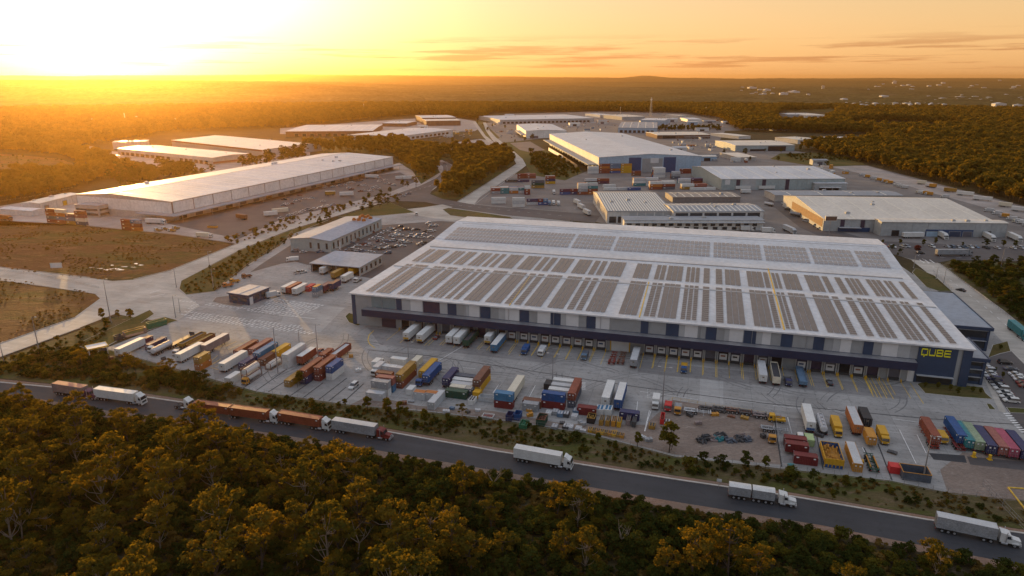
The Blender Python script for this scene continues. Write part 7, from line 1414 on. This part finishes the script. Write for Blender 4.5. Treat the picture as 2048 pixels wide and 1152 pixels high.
for x, y, c, lb in ((1200, 612, "sky", "blue truck first in the short row by the front pairs"), (1250, 608, "white", "white truck second in the short row by the front pairs"), (1310, 615, "white", "white truck third in the short row by the front pairs"), (1255, 475, "white", "white truck at the foot of the blue and plum pile")): small_truck(c66(x, y), lb, c, c, 8, ang=R(90))
for x, y, lb in ((1560, 610, "white bus like trailer furthest of three beside the corrugated hall"), (1610, 665, "white bus like trailer in the middle of three beside the corrugated hall"), (1680, 735, "white bus like trailer nearest of three beside the corrugated hall")): trailer(c66(x, y), 12, "white", lb, ang=R(104), roofcol="pale")
# trailers at the other warehouses
c3 = q6(1380, 330); c2 = q6(1708, 300); c1 = q6(1708, 430)
def utrailer(px, L, col, label, a=None, **k): trailer(px, L, col, label, ang=kk.rotation_euler.z if a is None else a, **k)
utrailer(c3(545, 300), 14, "white", "white trailer left of two before the pale roofed warehouse"); utrailer(c3(825, 298), 15, "white", "white trailer right of two before the pale roofed warehouse"); utrailer(c3(610, 345), 9, "white", "white trailer in the shade below the first white one")
utrailer(c2(582, 1062), 13.6, "white", "white trailer with dark lettering before the grey bay")
def angle_truck(pr, pf, label, col="white"):
    a = at(*pr); b = at(*pf); d = b - a; L = max(d.length, 9); ang = math.atan2(d.y, d.x); r = empty("semi_truck", (a + b) / 2, ang); chassis_part(r, -L / 2, L / 2 - 2.5, legs=False); wheels(r, [-L / 2 + 1.3, -L / 2 + 2.6]); box_body(r, -L / 2, L / 2 - 2.6, col, 1.15, 2.8); cab_over(r, L / 2, col); return tag(r, label, "truck")
angle_truck(c2(1010, 1035), c2(1110, 1085), "white truck pulled out of the blue dock doors"); angle_truck(c2(1545, 1040), c2(1680, 1110), "white truck pulled out of the right dark dock door"); angle_truck(c2(1860, 1055), c2(2000, 1120), "white truck beyond the right end of the grey bay")
angle_truck(c1(985, 492), c1(1410, 490), "grey trailer truck with a blue cab on the cross road", "grey")
angle_truck(c3(610, 800), c3(760, 800), "white trailer tucked behind the solar roof, left"); angle_truck(c3(860, 820), c3(1018, 822), "white trailer tucked behind the solar roof, right"); angle_truck(c3(1130, 780), c3(1260, 840), "grey white trailer parked beside the lean to offices", "pale")
trailer(c3(1000, 505), 9, "silver", "silver tanker beside the open sided flat roofed warehouse", ang=R(120), kind="tank"); trailer(c3(1330, 630), 9, "grey", "grey tanker below the glowing orange gable", ang=R(125), kind="tank")
angle_truck(q6(560, 300)(1030, 340), q6(560, 300)(1195, 345), "white truck at the docks of the long white warehouse"); trailer(q6(560, 300)(1390, 362), 11, "white", "white trailer first beside the bend of the entry road", ang=R(20)); trailer(q6(560, 300)(1480, 362), 11, "white", "white trailer second beside the bend of the entry road", ang=R(20)); trailer(q6(560, 300)(545, 550), 9, "mustard", "yellow edged trailer in the left car park", ang=R(10), roofcol="white"); trailer(q6(560, 300)(720, 560), 12, "white", "white trailer in the left car park", ang=R(10))
c03 = q6(0, 380)
angle_truck(c03(1765, 405), c03(2000, 415), "white tanker like truck beside the small red stack"); angle_truck(q6(0, 380)(0, 358), q6(0, 380)(140, 372), "orange truck at the far left edge of the yard", "orange"); trailer((493, 440), 10, "brown", "brown trailer on the forecourt of the long white warehouse", ang=R(150)); trailer((528, 434), 10, "white", "white trailer, front one on the forecourt of the long white warehouse", ang=R(30)); trailer((545, 428), 12, "cream", "cream trailer, rear one on the forecourt of the long white warehouse", ang=R(30))
small_truck((394, 474), "white cab truck with a cream box on the forecourt edge", "white", "cream", 11, ang=R(-10), nose=False); crate((417, 455), "low orange trolley on the dark forecourt", "amber", 7, 2.3, 1.5, axis='u')
for i, (x, y) in enumerate(((310, 462), (325, 460), (338, 463), (346, 458))): small_truck((x, y), "white tray truck in the huddle beside the small red stack", "white", "mustard", 5.5, ang=R(-20), kind="tray", group="trucks huddled by the small stack")
# ---- cars
def cars(rows, c, label, group, ang, near_=False, kinds=("sedan", "suv", "sedan", "ute", "suv")):
    for i, (x, y) in enumerate(rows):
        p = at(*c(x, y)); car_far(p, ang + rnd.uniform(-.12, .12) + (math.pi if rnd.random() < .5 else 0), rnd.choice(kinds), rnd.choice(CARP), label, group)
cars([(830, 490), (860, 482), (892, 475), (945, 495), (995, 505), (1065, 520), (1105, 520), (940, 437), (1003, 420), (1030, 412), (1065, 432), (1290, 462), (1322, 455), (1358, 455), (1300, 525), (1195, 382), (1245, 382), (1300, 388), (1350, 378), (1382, 372), (1215, 352), (1460, 390), (1500, 395), (1545, 395), (1515, 375), (1105, 360), (1150, 335), (1210, 297), (1245, 275), (1292, 270), (1350, 312), (1410, 292), (1455, 314), (1390, 322), (1595, 312), (1640, 332), (1705, 338), (1660, 312), (1325, 237), (1385, 237), (1505, 242), (1620, 242), (1655, 242), (1765, 267), (1810, 267), (1840, 257), (1690, 418), (1722, 402), (1815, 332), (1450, 208), (1830, 198), (1872, 193), (1790, 168), (860, 402), (920, 368), (980, 322), (1100, 278), (690, 485), (230, 478), (282, 514), (482, 514), (182, 495), (1560, 240), (1420, 262), (1250, 420), (1420, 440), (1480, 440), (1150, 470), (1220, 480), (1560, 330), (1730, 300)], c7, "small car parked in the staff car park beside the grey office", "cars in the staff car park", R(20))
cars([(50, 602), (240, 550), (195, 612), (225, 622), (40, 672), (90, 662), (140, 652), (70, 652), (110, 792), (150, 792), (200, 768), (240, 762), (280, 742), (330, 722), (370, 732), (420, 717), (480, 702), (520, 692), (560, 687), (600, 692), (640, 662), (520, 625), (710, 432), (730, 434), (780, 427), (830, 402), (880, 398), (930, 377), (970, 372), (830, 462), (860, 478), (950, 434), (990, 434), (1030, 432), (970, 502), (1000, 494), (1060, 492), (1100, 497), (1150, 452), (1180, 467), (1120, 467), (1290, 407), (1330, 417), (1370, 422), (1270, 367), (1200, 382), (1220, 362), (540, 455), (640, 445), (10, 830), (300, 590), (380, 590)], q6(560, 300), "small car parked in the long car park before the white warehouse", "cars before the white warehouse", R(25))
for i, (x, y, col) in enumerate(((1600, 590, "white"), (1618, 622, "silver"), (1630, 655, "white"), (1660, 695, "silver"), (1685, 728, "navy"), (1712, 768, "black"), (1740, 805, "grey"), (1775, 845, "white"), (1815, 893, "white"), (1848, 940, "white"), (1893, 990, "white"))):
    car_near(at(*cq(x, y)) if False else at(*q6(1708, 640)(x, y)), UA + math.pi, "suv" if i % 3 == 1 else "sedan", col, "%s car, %s in the line from the navy building down to the verge" % (col, ["first", "second", "third", "fourth", "fifth", "sixth", "seventh", "eighth", "ninth", "tenth", "last"][i]), "cars in the line by the footpath")
for i, (x, y, col) in enumerate(((1945, 668, "white"), (1985, 702, "white"), (2010, 735, "white"), (2040, 775, "maroon"), (2070, 812, "red"))): car_near(at(*q6(1708, 640)(x, y)), UA, "sedan", col, "%s car, %s in the line at the right frame edge" % (col, ["first", "second", "third", "fourth", "fifth"][i]), "cars at the right frame edge")
car_near(at(*q6(1708, 640)(1815, 528)), UA + .1, "suv", "black", "black car by the garden bed across from the navy wings, upper one"); car_near(at(*q6(1708, 640)(1885, 604)), UA + .1, "sedan", "slate", "dark grey car by the garden bed across from the navy wings, lower one")
car_near(at(*c1(1285, 915)), R(115), "sedan", "black", "black car driving on the pale right hand road"); car_near(at(*c1(800, 468)), 0, "suv", "black", "dark car waiting by the crimson tree on the cross road")
angle_truck(q6(1708, 640)(1875, 100), q6(1708, 640)(2075, 265), "teal green truck leaving on the pale road at the right edge", "teal")
cars([(380, 385), (440, 385), (590, 385), (940, 388), (1120, 388), (1180, 392), (1250, 395), (1330, 395), (1400, 395), (1470, 393), (1590, 403), (1720, 405), (1910, 405), (2015, 405), (470, 390), (640, 388)], c1, "parked car in the street side row before the grey bay", "cars before the grey bay", R(95))
car_near(at(833, 430), R(100), "van", "white", "white van with an orange tail at the turning circle"); cars([(1440, 545), (1545, 535), (1480, 560), (1975, 170), (2000, 320)], q6(560, 300), "car driving on the entry road near its bend", "cars on the entry road", R(30))
def lot(px, n, label, group, ang, sp=3.2):
    w = polyw(px); xs_ = [p.x for p in w]; ys_ = [p.y for p in w]; k = 0; t = 0
    while k < n and t < 4000:
        t += 1; x = rnd.uniform(min(xs_), max(xs_)); y = min(ys_) + round((rnd.uniform(0, 1) * (max(ys_) - min(ys_))) / 9) * 9
        if inpoly(np.array([x]), np.array([y]), w)[0]: car_far(Vector((x, y, 0)), ang + rnd.uniform(-.1, .1), rnd.choice(("sedan", "suv", "ute", "van")), rnd.choice(CARP), label, group); k += 1
lot([(985, 258), (1010, 258), (1045, 278), (1000, 280)], 14, "tiny car in the lot left of the white walled warehouse", "cars left of the white walled warehouse", R(90))
lot([(1110, 246), (1230, 244), (1240, 262), (1140, 262)], 22, "tiny car in the lot behind the very large warehouse", "cars behind the very large warehouse", R(90))
lot([(1330, 278), (1425, 278), (1435, 296), (1380, 300)], 20, "tiny car in the lot right of the very large warehouse", "cars right of the very large warehouse", R(90))
lot([(800, 262), (960, 258), (965, 270), (880, 280), (800, 290)], 24, "tiny car around the white curved roof warehouse", "cars around the curved roof warehouse", R(60))
lot([(1560, 400), (1600, 430), (1660, 470), (1640, 470), (1570, 420)], 8, "car along the lane left of the glowing gable", "cars along the lane by the gable", R(120))
# vehicle rows beside the right hand wood
for i, (x, y, L, c) in enumerate(((800, 420, 8, "cream"), (900, 452, 6, "white"), (945, 462, 6, "amber"), (1120, 512, 10, "mustard"), (1275, 552, 13, "white"), (1470, 610, 14, "white"), (1780, 690, 9, "cream"), (1930, 742, 15, "white"))):
    a = at(*c2(x, y)); trailer(c2(x - 40, y - 10), L, c, "%s trailer, %s along the yard edge below the right hand wood" % (c, ["first", "second", "third", "fourth", "fifth", "sixth", "seventh", "last"][i]), ang=R(-43), group="trailers below the right hand wood")
for i, (x, y) in enumerate([(60, 312), (110, 330), (190, 350), (250, 370), (330, 388), (380, 402), (470, 432), (510, 446), (560, 460), (740, 520), (800, 530), (850, 540), (1040, 575), (1560, 740), (1660, 775), (1740, 805), (1830, 840), (1900, 870), (1950, 885), (2020, 915)]): small_truck(c2(x, y), "small truck in the long diagonal row right of the pale roofed warehouses", rnd.choice(("white", "white", "cream", "silver")), rnd.choice(("white", "amber", "pale")), 6.5, ang=R(-43), group="trucks in the long diagonal row")
# orange machines heaped at the end of the office roof
for i, (x, y) in enumerate(((895, 118), (950, 122), (1010, 128), (960, 95), (1030, 90), (1090, 100), (1060, 78), (990, 75))):
    h = 9.0; p = at(*c7(x, y + 6), h); b = MB(); b.box(-1.2, -.9, 0, 1.2, .9, 1.0).box(-.9, -.7, 1.0, .7, .7, 1.7).box(-1.3, -.5, .3, -1.2, .5, .8); o = b.build("roof_unit", paint("orange")); o.location = p; o.rotation_euler = (0, 0, i * .6); tag(o, "orange machine unit on the far end of the grey office roof", "roof machine", "orange units on the office roof")

# loose containers, sheds and yard trees of the back estate
def loose(px, n, cols, phrase, ang, Ls=(6.06, 12.19), lv=2):
    w = polyw(px); xs_ = [p.x for p in w]; ys_ = [p.y for p in w]; k = 0; t = 0; done = []
    while k < n and t < 3000:
        t += 1; x = rnd.uniform(min(xs_), max(xs_)); y = rnd.uniform(min(ys_), max(ys_))
        if not inpoly(np.array([x]), np.array([y]), w)[0] or any((x - a) ** 2 + (y - b) ** 2 < 120 for a, b in done): continue
        done.append((x, y)); k += 1; L = rnd.choice(Ls); a = ang + rnd.choice((0, math.pi / 2)) + rnd.uniform(-.05, .05)
        for l in range(rnd.randint(1, lv)):
            s = ov(link("shipping_container", stack_mesh(L)), paint(rnd.choice(cols))); s.location = (x, y, l * 2.6); s.rotation_euler = (0, 0, a); tag(s, "loose shipping container standing in the yard " + phrase, "container", "loose containers " + phrase)
loose([(1115, 246), (1235, 243), (1262, 262), (1150, 264)], 12, ["white", "white", "pale", "steelblue", "rust"], "behind the very large warehouse", .1)
loose([(1335, 283), (1425, 280), (1440, 300), (1400, 306)], 10, ["white", "pale", "grey", "orange"], "right of the very large warehouse", .1)
loose([(810, 272), (940, 258), (960, 272), (860, 284)], 10, ["white", "yellow", "pale", "amber"], "before the curved roof warehouse", .4)
loose([(985, 248), (1005, 248), (1040, 268), (1010, 275)], 6, ["white", "pale", "brown"], "left of the white walled warehouse", .2)
loose([(1420, 310), (1470, 312), (1500, 330), (1420, 328)], 6, ["white", "grey", "rust"], "above the pale roofed warehouse", 0)
loose([(1340, 236), (1440, 240), (1540, 248), (1440, 256), (1330, 252)], 14, ["white", "pale", "white", "orange"], "beyond the car lots", .3)
loose([(1600, 335), (1660, 335), (1720, 352), (1660, 352)], 7, ["white", "pale", "amber"], "below the right hand scrub", R(-43))
for i, (x, y, w_, d_) in enumerate(((1345, 244, 26, 16), (1385, 250, 22, 14), (1420, 246, 30, 14), (1455, 248, 22, 14), (1500, 246, 26, 14), (1525, 250, 20, 12), (1560, 262, 30, 18), (1150, 252, 24, 12), (1205, 248, 22, 12), (1345, 258, 24, 14), (1290, 248, 20, 12), (1405, 262, 26, 14), (1360, 303, 20, 12), (1415, 322, 24, 14), (1640, 330, 18, 10), (1020, 234, 24, 14), (700, 268, 22, 12), (680, 258, 20, 12), (900, 246, 22, 12), (845, 258, 20, 12))):
    p = at(x, y); r = empty("storage_shed", p, rnd.uniform(-.2, .2)); h_ = rnd.uniform(4.5, 7); MB().box(-w_ / 2, 0, 0, w_ / 2, d_, h_).build("wall", M[["pale wall", "blue wall", "grey wall", "white wall"][i % 4]], r); MB().prism([(-.4, h_ + .02), (d_ + .4, h_ + .02), (d_ + .4, h_ + .2), (d_ / 2, h_ + 1.4), (-.4, h_ + .2)], -w_ / 2 - .4, w_ / 2 + .4, 'x').build("roof", M[["white roof", "cream roof", "grey roof"][i % 3]], r); MB().box(-w_ * .2, -.1, 0, w_ * .15, .02, h_ * .7).build("roller_door", M["dark opening" if i % 2 else "roller door"], r)
    tag(r, "small shed among the clutter of the back estate", "shed", "small sheds of the back estate")
trees([((DARK + SLIM)[i % 7], x, y, .7 + .3 * (i % 3)) for i, (x, y) in enumerate([(1420, 300), (1448, 308), (1490, 310), (1530, 305), (1562, 306), (1600, 302), (1500, 322), (1556, 322), (1580, 318), (1620, 312), (1652, 335), (1010, 258), (1030, 285), (985, 255), (975, 262), (1135, 280), (1050, 282), (1065, 280), (1110, 279), (1240, 262), (1280, 259), (1330, 262), (1440, 262), (1470, 258), (830, 296), (870, 292), (905, 286), (700, 280), (730, 276), (660, 276), (640, 280), (1210, 345), (1155, 350), (965, 252), (955, 248)])], "small tree among the sheds of the back estate", "trees of the back estate")

# small clutter along the near edge of the yard
for i, (c_, x, y, col) in enumerate(((cC, 1300, 1000, "dark"), (cC, 1420, 980, "pale"), (cC, 1110, 960, "steelblue"), (cC, 1040, 1000, "silver"), (cC, 620, 870, "grey"), (cC, 520, 900, "brown"), (cD, 640, 870, "rust"), (cD, 480, 800, "amber"), (cD, 870, 890, "dark"), (cD, 1110, 900, "grey"), (cD, 1120, 990, "silver"), (cD, 1500, 1000, "mustard"), (cE, 40, 1080, "pale"), (cE, 100, 1100, "grey"), (cE, 600, 800, "dark"), (cE, 900, 790, "amber"), (cE, 1100, 810, "brown"), (cE, 1260, 830, "mustard"), (cE, 1480, 1060, "dark"), (cE, 700, 900, "taupe"), (cF, 250, 930, "teal"), (cF, 590, 560, "dark"), (cF, 720, 720, "amber"), (cF, 1080, 880, "yellow"), (cF, 1470, 760, "dark"), (cC, 650, 450, "pale"), (cC, 690, 430, "white"), (cB, 1790, 500, "white"), (cB, 1700, 330, "amber"), (cA, 560, 470, "dark"), (cA, 620, 480, "brown"), (cA, 1250, 480, "dark"))):
    r = empty("pallet_load", at(*c_(x, y)), UA + rnd.uniform(-.6, .6)); b = MB(); L_, W_c, H_c = rnd.uniform(1.2, 2.6), rnd.uniform(1.0, 1.5), rnd.uniform(.5, 1.5)
    for k in range(3): b.box(-L_ / 2, -W_c / 2 + k * W_c * .42, 0, L_ / 2, -W_c / 2 + k * W_c * .42 + .14, .15)
    b.build("pallet", M["timber"], r); g = MB()
    for k in range(3): g.box(-L_ / 2 + k * L_ / 3 + .03, -W_c / 2, .15, -L_ / 2 + (k + 1) * L_ / 3 - .03, W_c / 2, .15 + H_c * rnd.uniform(.6, 1))
    g.build("load", paint(col), r); tag(r, "small pallet load left on the ground along the near edge of the yards", "pallet", "pallet loads along the near yard edge")
# ------------------------------------------------------------------ posts, masts, fences
def lamp_post(base, top_y, label, arm=True, group="lamp posts", heads=2):
    p = at(*base); h = max(4.0, height_at(base[0], base[1], top_y)); r = empty("lamp_post", p, rnd.uniform(0, 6.28) if arm is None else UA)
    MB().bar((0, 0, 0), (0, 0, h), .14 + h * .006, 7, 0, .08).build("pole", M["steel"], r); MB().box(-.3, -.3, 0, .3, .3, .25).build("base", M["kerb concrete"], r)
    for s in ((-1, 1) if heads == 2 else (1,)):
        b = MB(); b.bar((0, 0, h - .1), (s * 1.4, 0, h + .15), .05, 5); am = b.build("arm", M["steel"], r); MB().box(s * 1.75 - .45, -.18, h + .08, s * 1.75 + .45, .18, h + .24).build("lamp_head", M["mid panel"], am)
    return tag(r, label, "lamp post", group)
for (b_, t, lb, n) in (((556, 746), 655, "tall lamp post amid the second trailer cluster", 2), ((636, 710), 648, "lamp post at the junction beside the third cluster", 1), ((1324, 820), 735, "tall lamp post by the red tow truck", 2), ((1105, 772), 708, "lamp post behind the white roofed trio", 2), ((817, 717), 684, "slim lamp post before the left docks", 1), ((1845, 963), 873, "tall post in front of the rust red container of the coloured row", 1), ((10, 732), 684, "lamp post at the left frame edge by the pale road", 1), ((79, 705), 634, "lamp post on the verge of the pale road at the left", 1), ((222, 645), 558, "lamp post on the corner lawn", 1), ((353, 575), 536, "lamp post at the tip of the long verge", 1), ((427, 576), 538, "pale lamp post at the lower side of the long verge", 1), ((419.5, 536), 503, "lamp post on the road side of the long verge", 1), ((351.5, 636), 591, "left pole of the pair at the yard entrance", 1), ((360.6, 625), 596, "right pole of the pair at the yard entrance", 1), ((1827, 536), 509.7, "lamp post beside the back corner of the solar warehouse", 1), ((1872, 558), 534, "lamp post on the green island by the right road", 1), ((1887, 567), 538, "lower lamp post on the green island by the right road", 1), ((2002, 533), 496, "lamp post on the vacant block edge", 1), ((1144, 443), 418, "white lamp post behind the solar warehouse", 1), ((600, 700), 660, "thin pole beside the hatched paving", 1)):
    lamp_post(b_, t, lb, heads=n)
# billboard post, masts, works chimney
p = at(1657, 473); h = height_at(1657, 473, 441); r = empty("sign_post", p, 0); MB().bar((0, 0, 0), (0, 0, h), .25, 8).build("pole", M["steel"], r); MB().box(-3.6, -.5, h, 3.6, .5, h + 2.6).build("sign_box", M["brown cladding"], r); MB().box(-3.8, -.6, h + 2.6, 3.8, .6, h + 3.0).box(-3.8, -.6, h - .3, 3.8, .6, h).box(-3.8, -.6, h, -3.6, .6, h + 2.6).box(3.6, -.6, h, 3.8, .6, h + 2.6).build("sign_frame", M["cream roof"], r); tag(r, "blank brown sign box on a pole before the glowing gable", "sign")
def mast(base, top_y, w, label, lattice=True):
    p = at(*base); h = height_at(base[0], base[1], top_y); r = empty("radio_mast", p, .4); b = MB()
    if lattice:
        n = 12
        for i in range(n):
            z0, z1 = h * i / n, h * (i + 1) / n; a0, a1 = w * (1 - .75 * i / n), w * (1 - .75 * (i + 1) / n); c0 = [(-a0, -a0, z0), (a0, -a0, z0), (a0, a0, z0), (-a0, a0, z0)]; c1_ = [(-a1, -a1, z1), (a1, -a1, z1), (a1, a1, z1), (-a1, a1, z1)]
            for k in range(4): b.bar(c0[k], c1_[k], .22, 4); b.bar(c0[k], c1_[(k + 1) % 4], .12, 4); b.bar(c1_[k], c1_[(k + 1) % 4], .12, 4)
        b.build("lattice", M["steel"], r); MB().box(-1.4, -1.4, h * .86, 1.4, 1.4, h * .93).build("antenna", M["white panel"], r)
    else: b.bar((0, 0, 0), (0, 0, h), w, 8, 0, w * .5); b.build("pole", M["steel"], r); MB().box(-w * 1.6, -w * 1.6, h - 1.5, w * 1.6, w * 1.6, h).build("antenna", M["mid panel"], r)
    return tag(r, label, "mast")
mast((1301, 235), 195, 3.2, "tall lattice radio mast rising behind the estate"); mast((728.5, 229), 208, .6, "thin pole mast against the woods left of centre", False); mast((1411, 232), 214, .5, "thin pole mast against the woods right of the lattice mast", False); mast((1240, 238), 214, .4, "thin pole among the far halls", False)
p = at(262, 246); r = empty("works_chimney", p, .2); s = p.y / FPX; MB().bar((-9 * s, 0, 0), (-9.8 * s, 0, 19 * s), 1.2 * s, 8, 0, .8 * s).build("chimney", M["concrete wall"], r); MB().bar((11 * s, 0, 0), (11 * s, 0, 13 * s), 2.0 * s, 8).build("silo", M["concrete wall"], r); MB().box(-16 * s, 0, 0, 22 * s, 8 * s, 4 * s).build("shed", M["concrete wall"], r); tag(r, "hazy works with a leaning chimney in the sun struck woods", "works")
def fence(px, label, h=1.8, sp=3.0, mesh=True, m="steel", group=None):
    ps = polyw(px); r = empty("wire_fence", ps[0]); b = MB(); w = MB()
    for p_, q_ in zip(ps[:-1], ps[1:]):
        d = q_ - p_; n = max(1, int(d.length / sp))
        for i in range(n): c = p_ + d * (i / n) - ps[0]; b.bar((c.x, c.y, 0), (c.x, c.y, h), .05, 4)
        a = p_ - ps[0]; e = q_ - ps[0]
        for z in ([h * .97, h * .5, h * .1] if mesh else [h * .9, h * .5]): w.bar((a.x, a.y, z), (e.x, e.y, z), .025, 4)
    b.build("post", M[m], r); w.build("rail", M[m], r); return tag(r, label, "fence", group)
fence([(215, 700), (420, 760), (513, 786), (700, 813), (853, 826), (1035, 848), (1179, 871), (1348, 916), (1560, 940), (1779, 964), (1895, 988), (2040, 1004)], "long wire fence along the bush side of the yards")
fence([(0, 543), (60, 549), (120, 560), (200, 578)], "close posted rail fence beside the left side road", 1.3, 1.1, False, "concrete wall")
fence([(1548, 822), (1556, 880), (1566, 934)], "wire fence closing the right side of the dirt lot"); fence([(1322, 820), (1345, 800), (1550, 833)], "yellow topped rail along the skeletal trailers", 1.1, 2.5, False, "yellow steel")
fence([(585, 466), (560, 492), (500, 530), (455, 565), (430, 585)], "wire fence along the foot of the long grass verge"); fence([(1866, 545), (1905, 583)], "wire fence on the green island by the right road", 1.6, 2.5)
fence([(1884, 532), (1935, 572), (2010, 630), (2060, 668)], "rail fence along the vacant block by the right road", 1.4, 2.5, False)
fence([(1965, 970), (2048, 1060)], "wire fence dropping to the road at the right edge"); fence([(150, 375), (60, 395), (0, 404)], "low rail below the left wood", 1.2, 4, False, "concrete wall")
# yellow edged pit guard at the right edge and a billboard in the field
b = MB(); pts = [at(2016, 976), at(2100, 982), at(2130, 1030), at(2052, 1022)]
for a, c in zip(pts, pts[1:] + pts[:1]):
    d = (c - a).normalized(); nn = Vector((-d.y, d.x, 0)) * .15; b.add([(v.x, v.y, z) for z in (0, .3) for v in (a - nn, c - nn, c + nn, a + nn)], ((4, 5, 6, 7), (0, 1, 5, 4), (1, 2, 6, 5), (2, 3, 7, 6), (3, 0, 4, 7)))
tag(b.build("kerb_frame", M["yellow paint"]), "yellow kerb frame lying on the ground at the right edge", "kerb frame")
p = at(114, 540); r = empty("hoarding", p, .1); MB().box(-3, -.1, 1.2, 3, .1, 4.0).build("panel", M["white panel"], r)
for s in (-1, 1): MB().bar((s * 2.2, .15, 0), (s * 2.2, .15, 3.6), .09, 5).build("post", M["timber"], r)
tag(r, "blank white board on posts in the dry field", "sign board")
p = at(1437, 977); r = empty("road_sign", p, -.2); MB().bar((0, 0, 0), (0, 0, 2.4), .05, 5).build("pole", M["steel"], r); MB().box(-.6, -.05, 2.0, .6, -.01, 2.8).build("panel", M["white panel"], r); tag(r, "small white roadside sign by the dark road", "road sign")
p = at(1340, 884); 
# golden fence screens by the very large warehouse
def wall_run(px, h, m, label):
    ps = polyw(px); r = empty("screen_fence", ps[0]); b = MB()
    for p_, q_ in zip(ps[:-1], ps[1:]):
        a = p_ - ps[0]; e = q_ - ps[0]; d = (e - a).normalized(); nn = Vector((-d.y, d.x, 0)) * .12
        b.add([(v.x, v.y, z) for z in (0, h) for v in (a - nn, e - nn, e + nn, a + nn)], ((4, 5, 6, 7), (0, 1, 5, 4), (1, 2, 6, 5), (2, 3, 7, 6), (3, 0, 4, 7)))
    b.build("panel", M[m], r); return tag(r, label, "fence")
wall_run([(1097, 301), (1126, 318)], 4.5, "white wall", "pale screen wall left of the very large warehouse"); wall_run([(1127, 319), (1155, 338)], 4.5, "timber", "golden timber screen wall left of the very large warehouse")
# yard workers' cones and small clutter along the terrace
# ------------------------------------------------------------------ the air
def build_haze():
    hb = MB().box(-26300, -900, -1.2, 26300, 26300, 215.0)
    m = bpy.data.materials.new("evening haze"); m.use_nodes = True; N = m.node_tree.nodes; L = m.node_tree.links
    N.remove(N["Principled BSDF"]); pv = N.new("ShaderNodeVolumePrincipled")
    pv.inputs["Color"].default_value = (0.95, 0.56, 0.20, 1); pv.inputs["Density"].default_value = HAZE_D; pv.inputs["Anisotropy"].default_value = HAZE_G
    L.new(pv.outputs[0], N["Material Output"].inputs["Volume"])
    try: m.cycles.homogeneous_volume = True
    except Exception: pass
    o = hb.build("haze", m); o["kind"] = "stuff"
HAZE_D, HAZE_G = 4.4e-5, 0.80
build_haze()
bpy.context.view_layer.update()
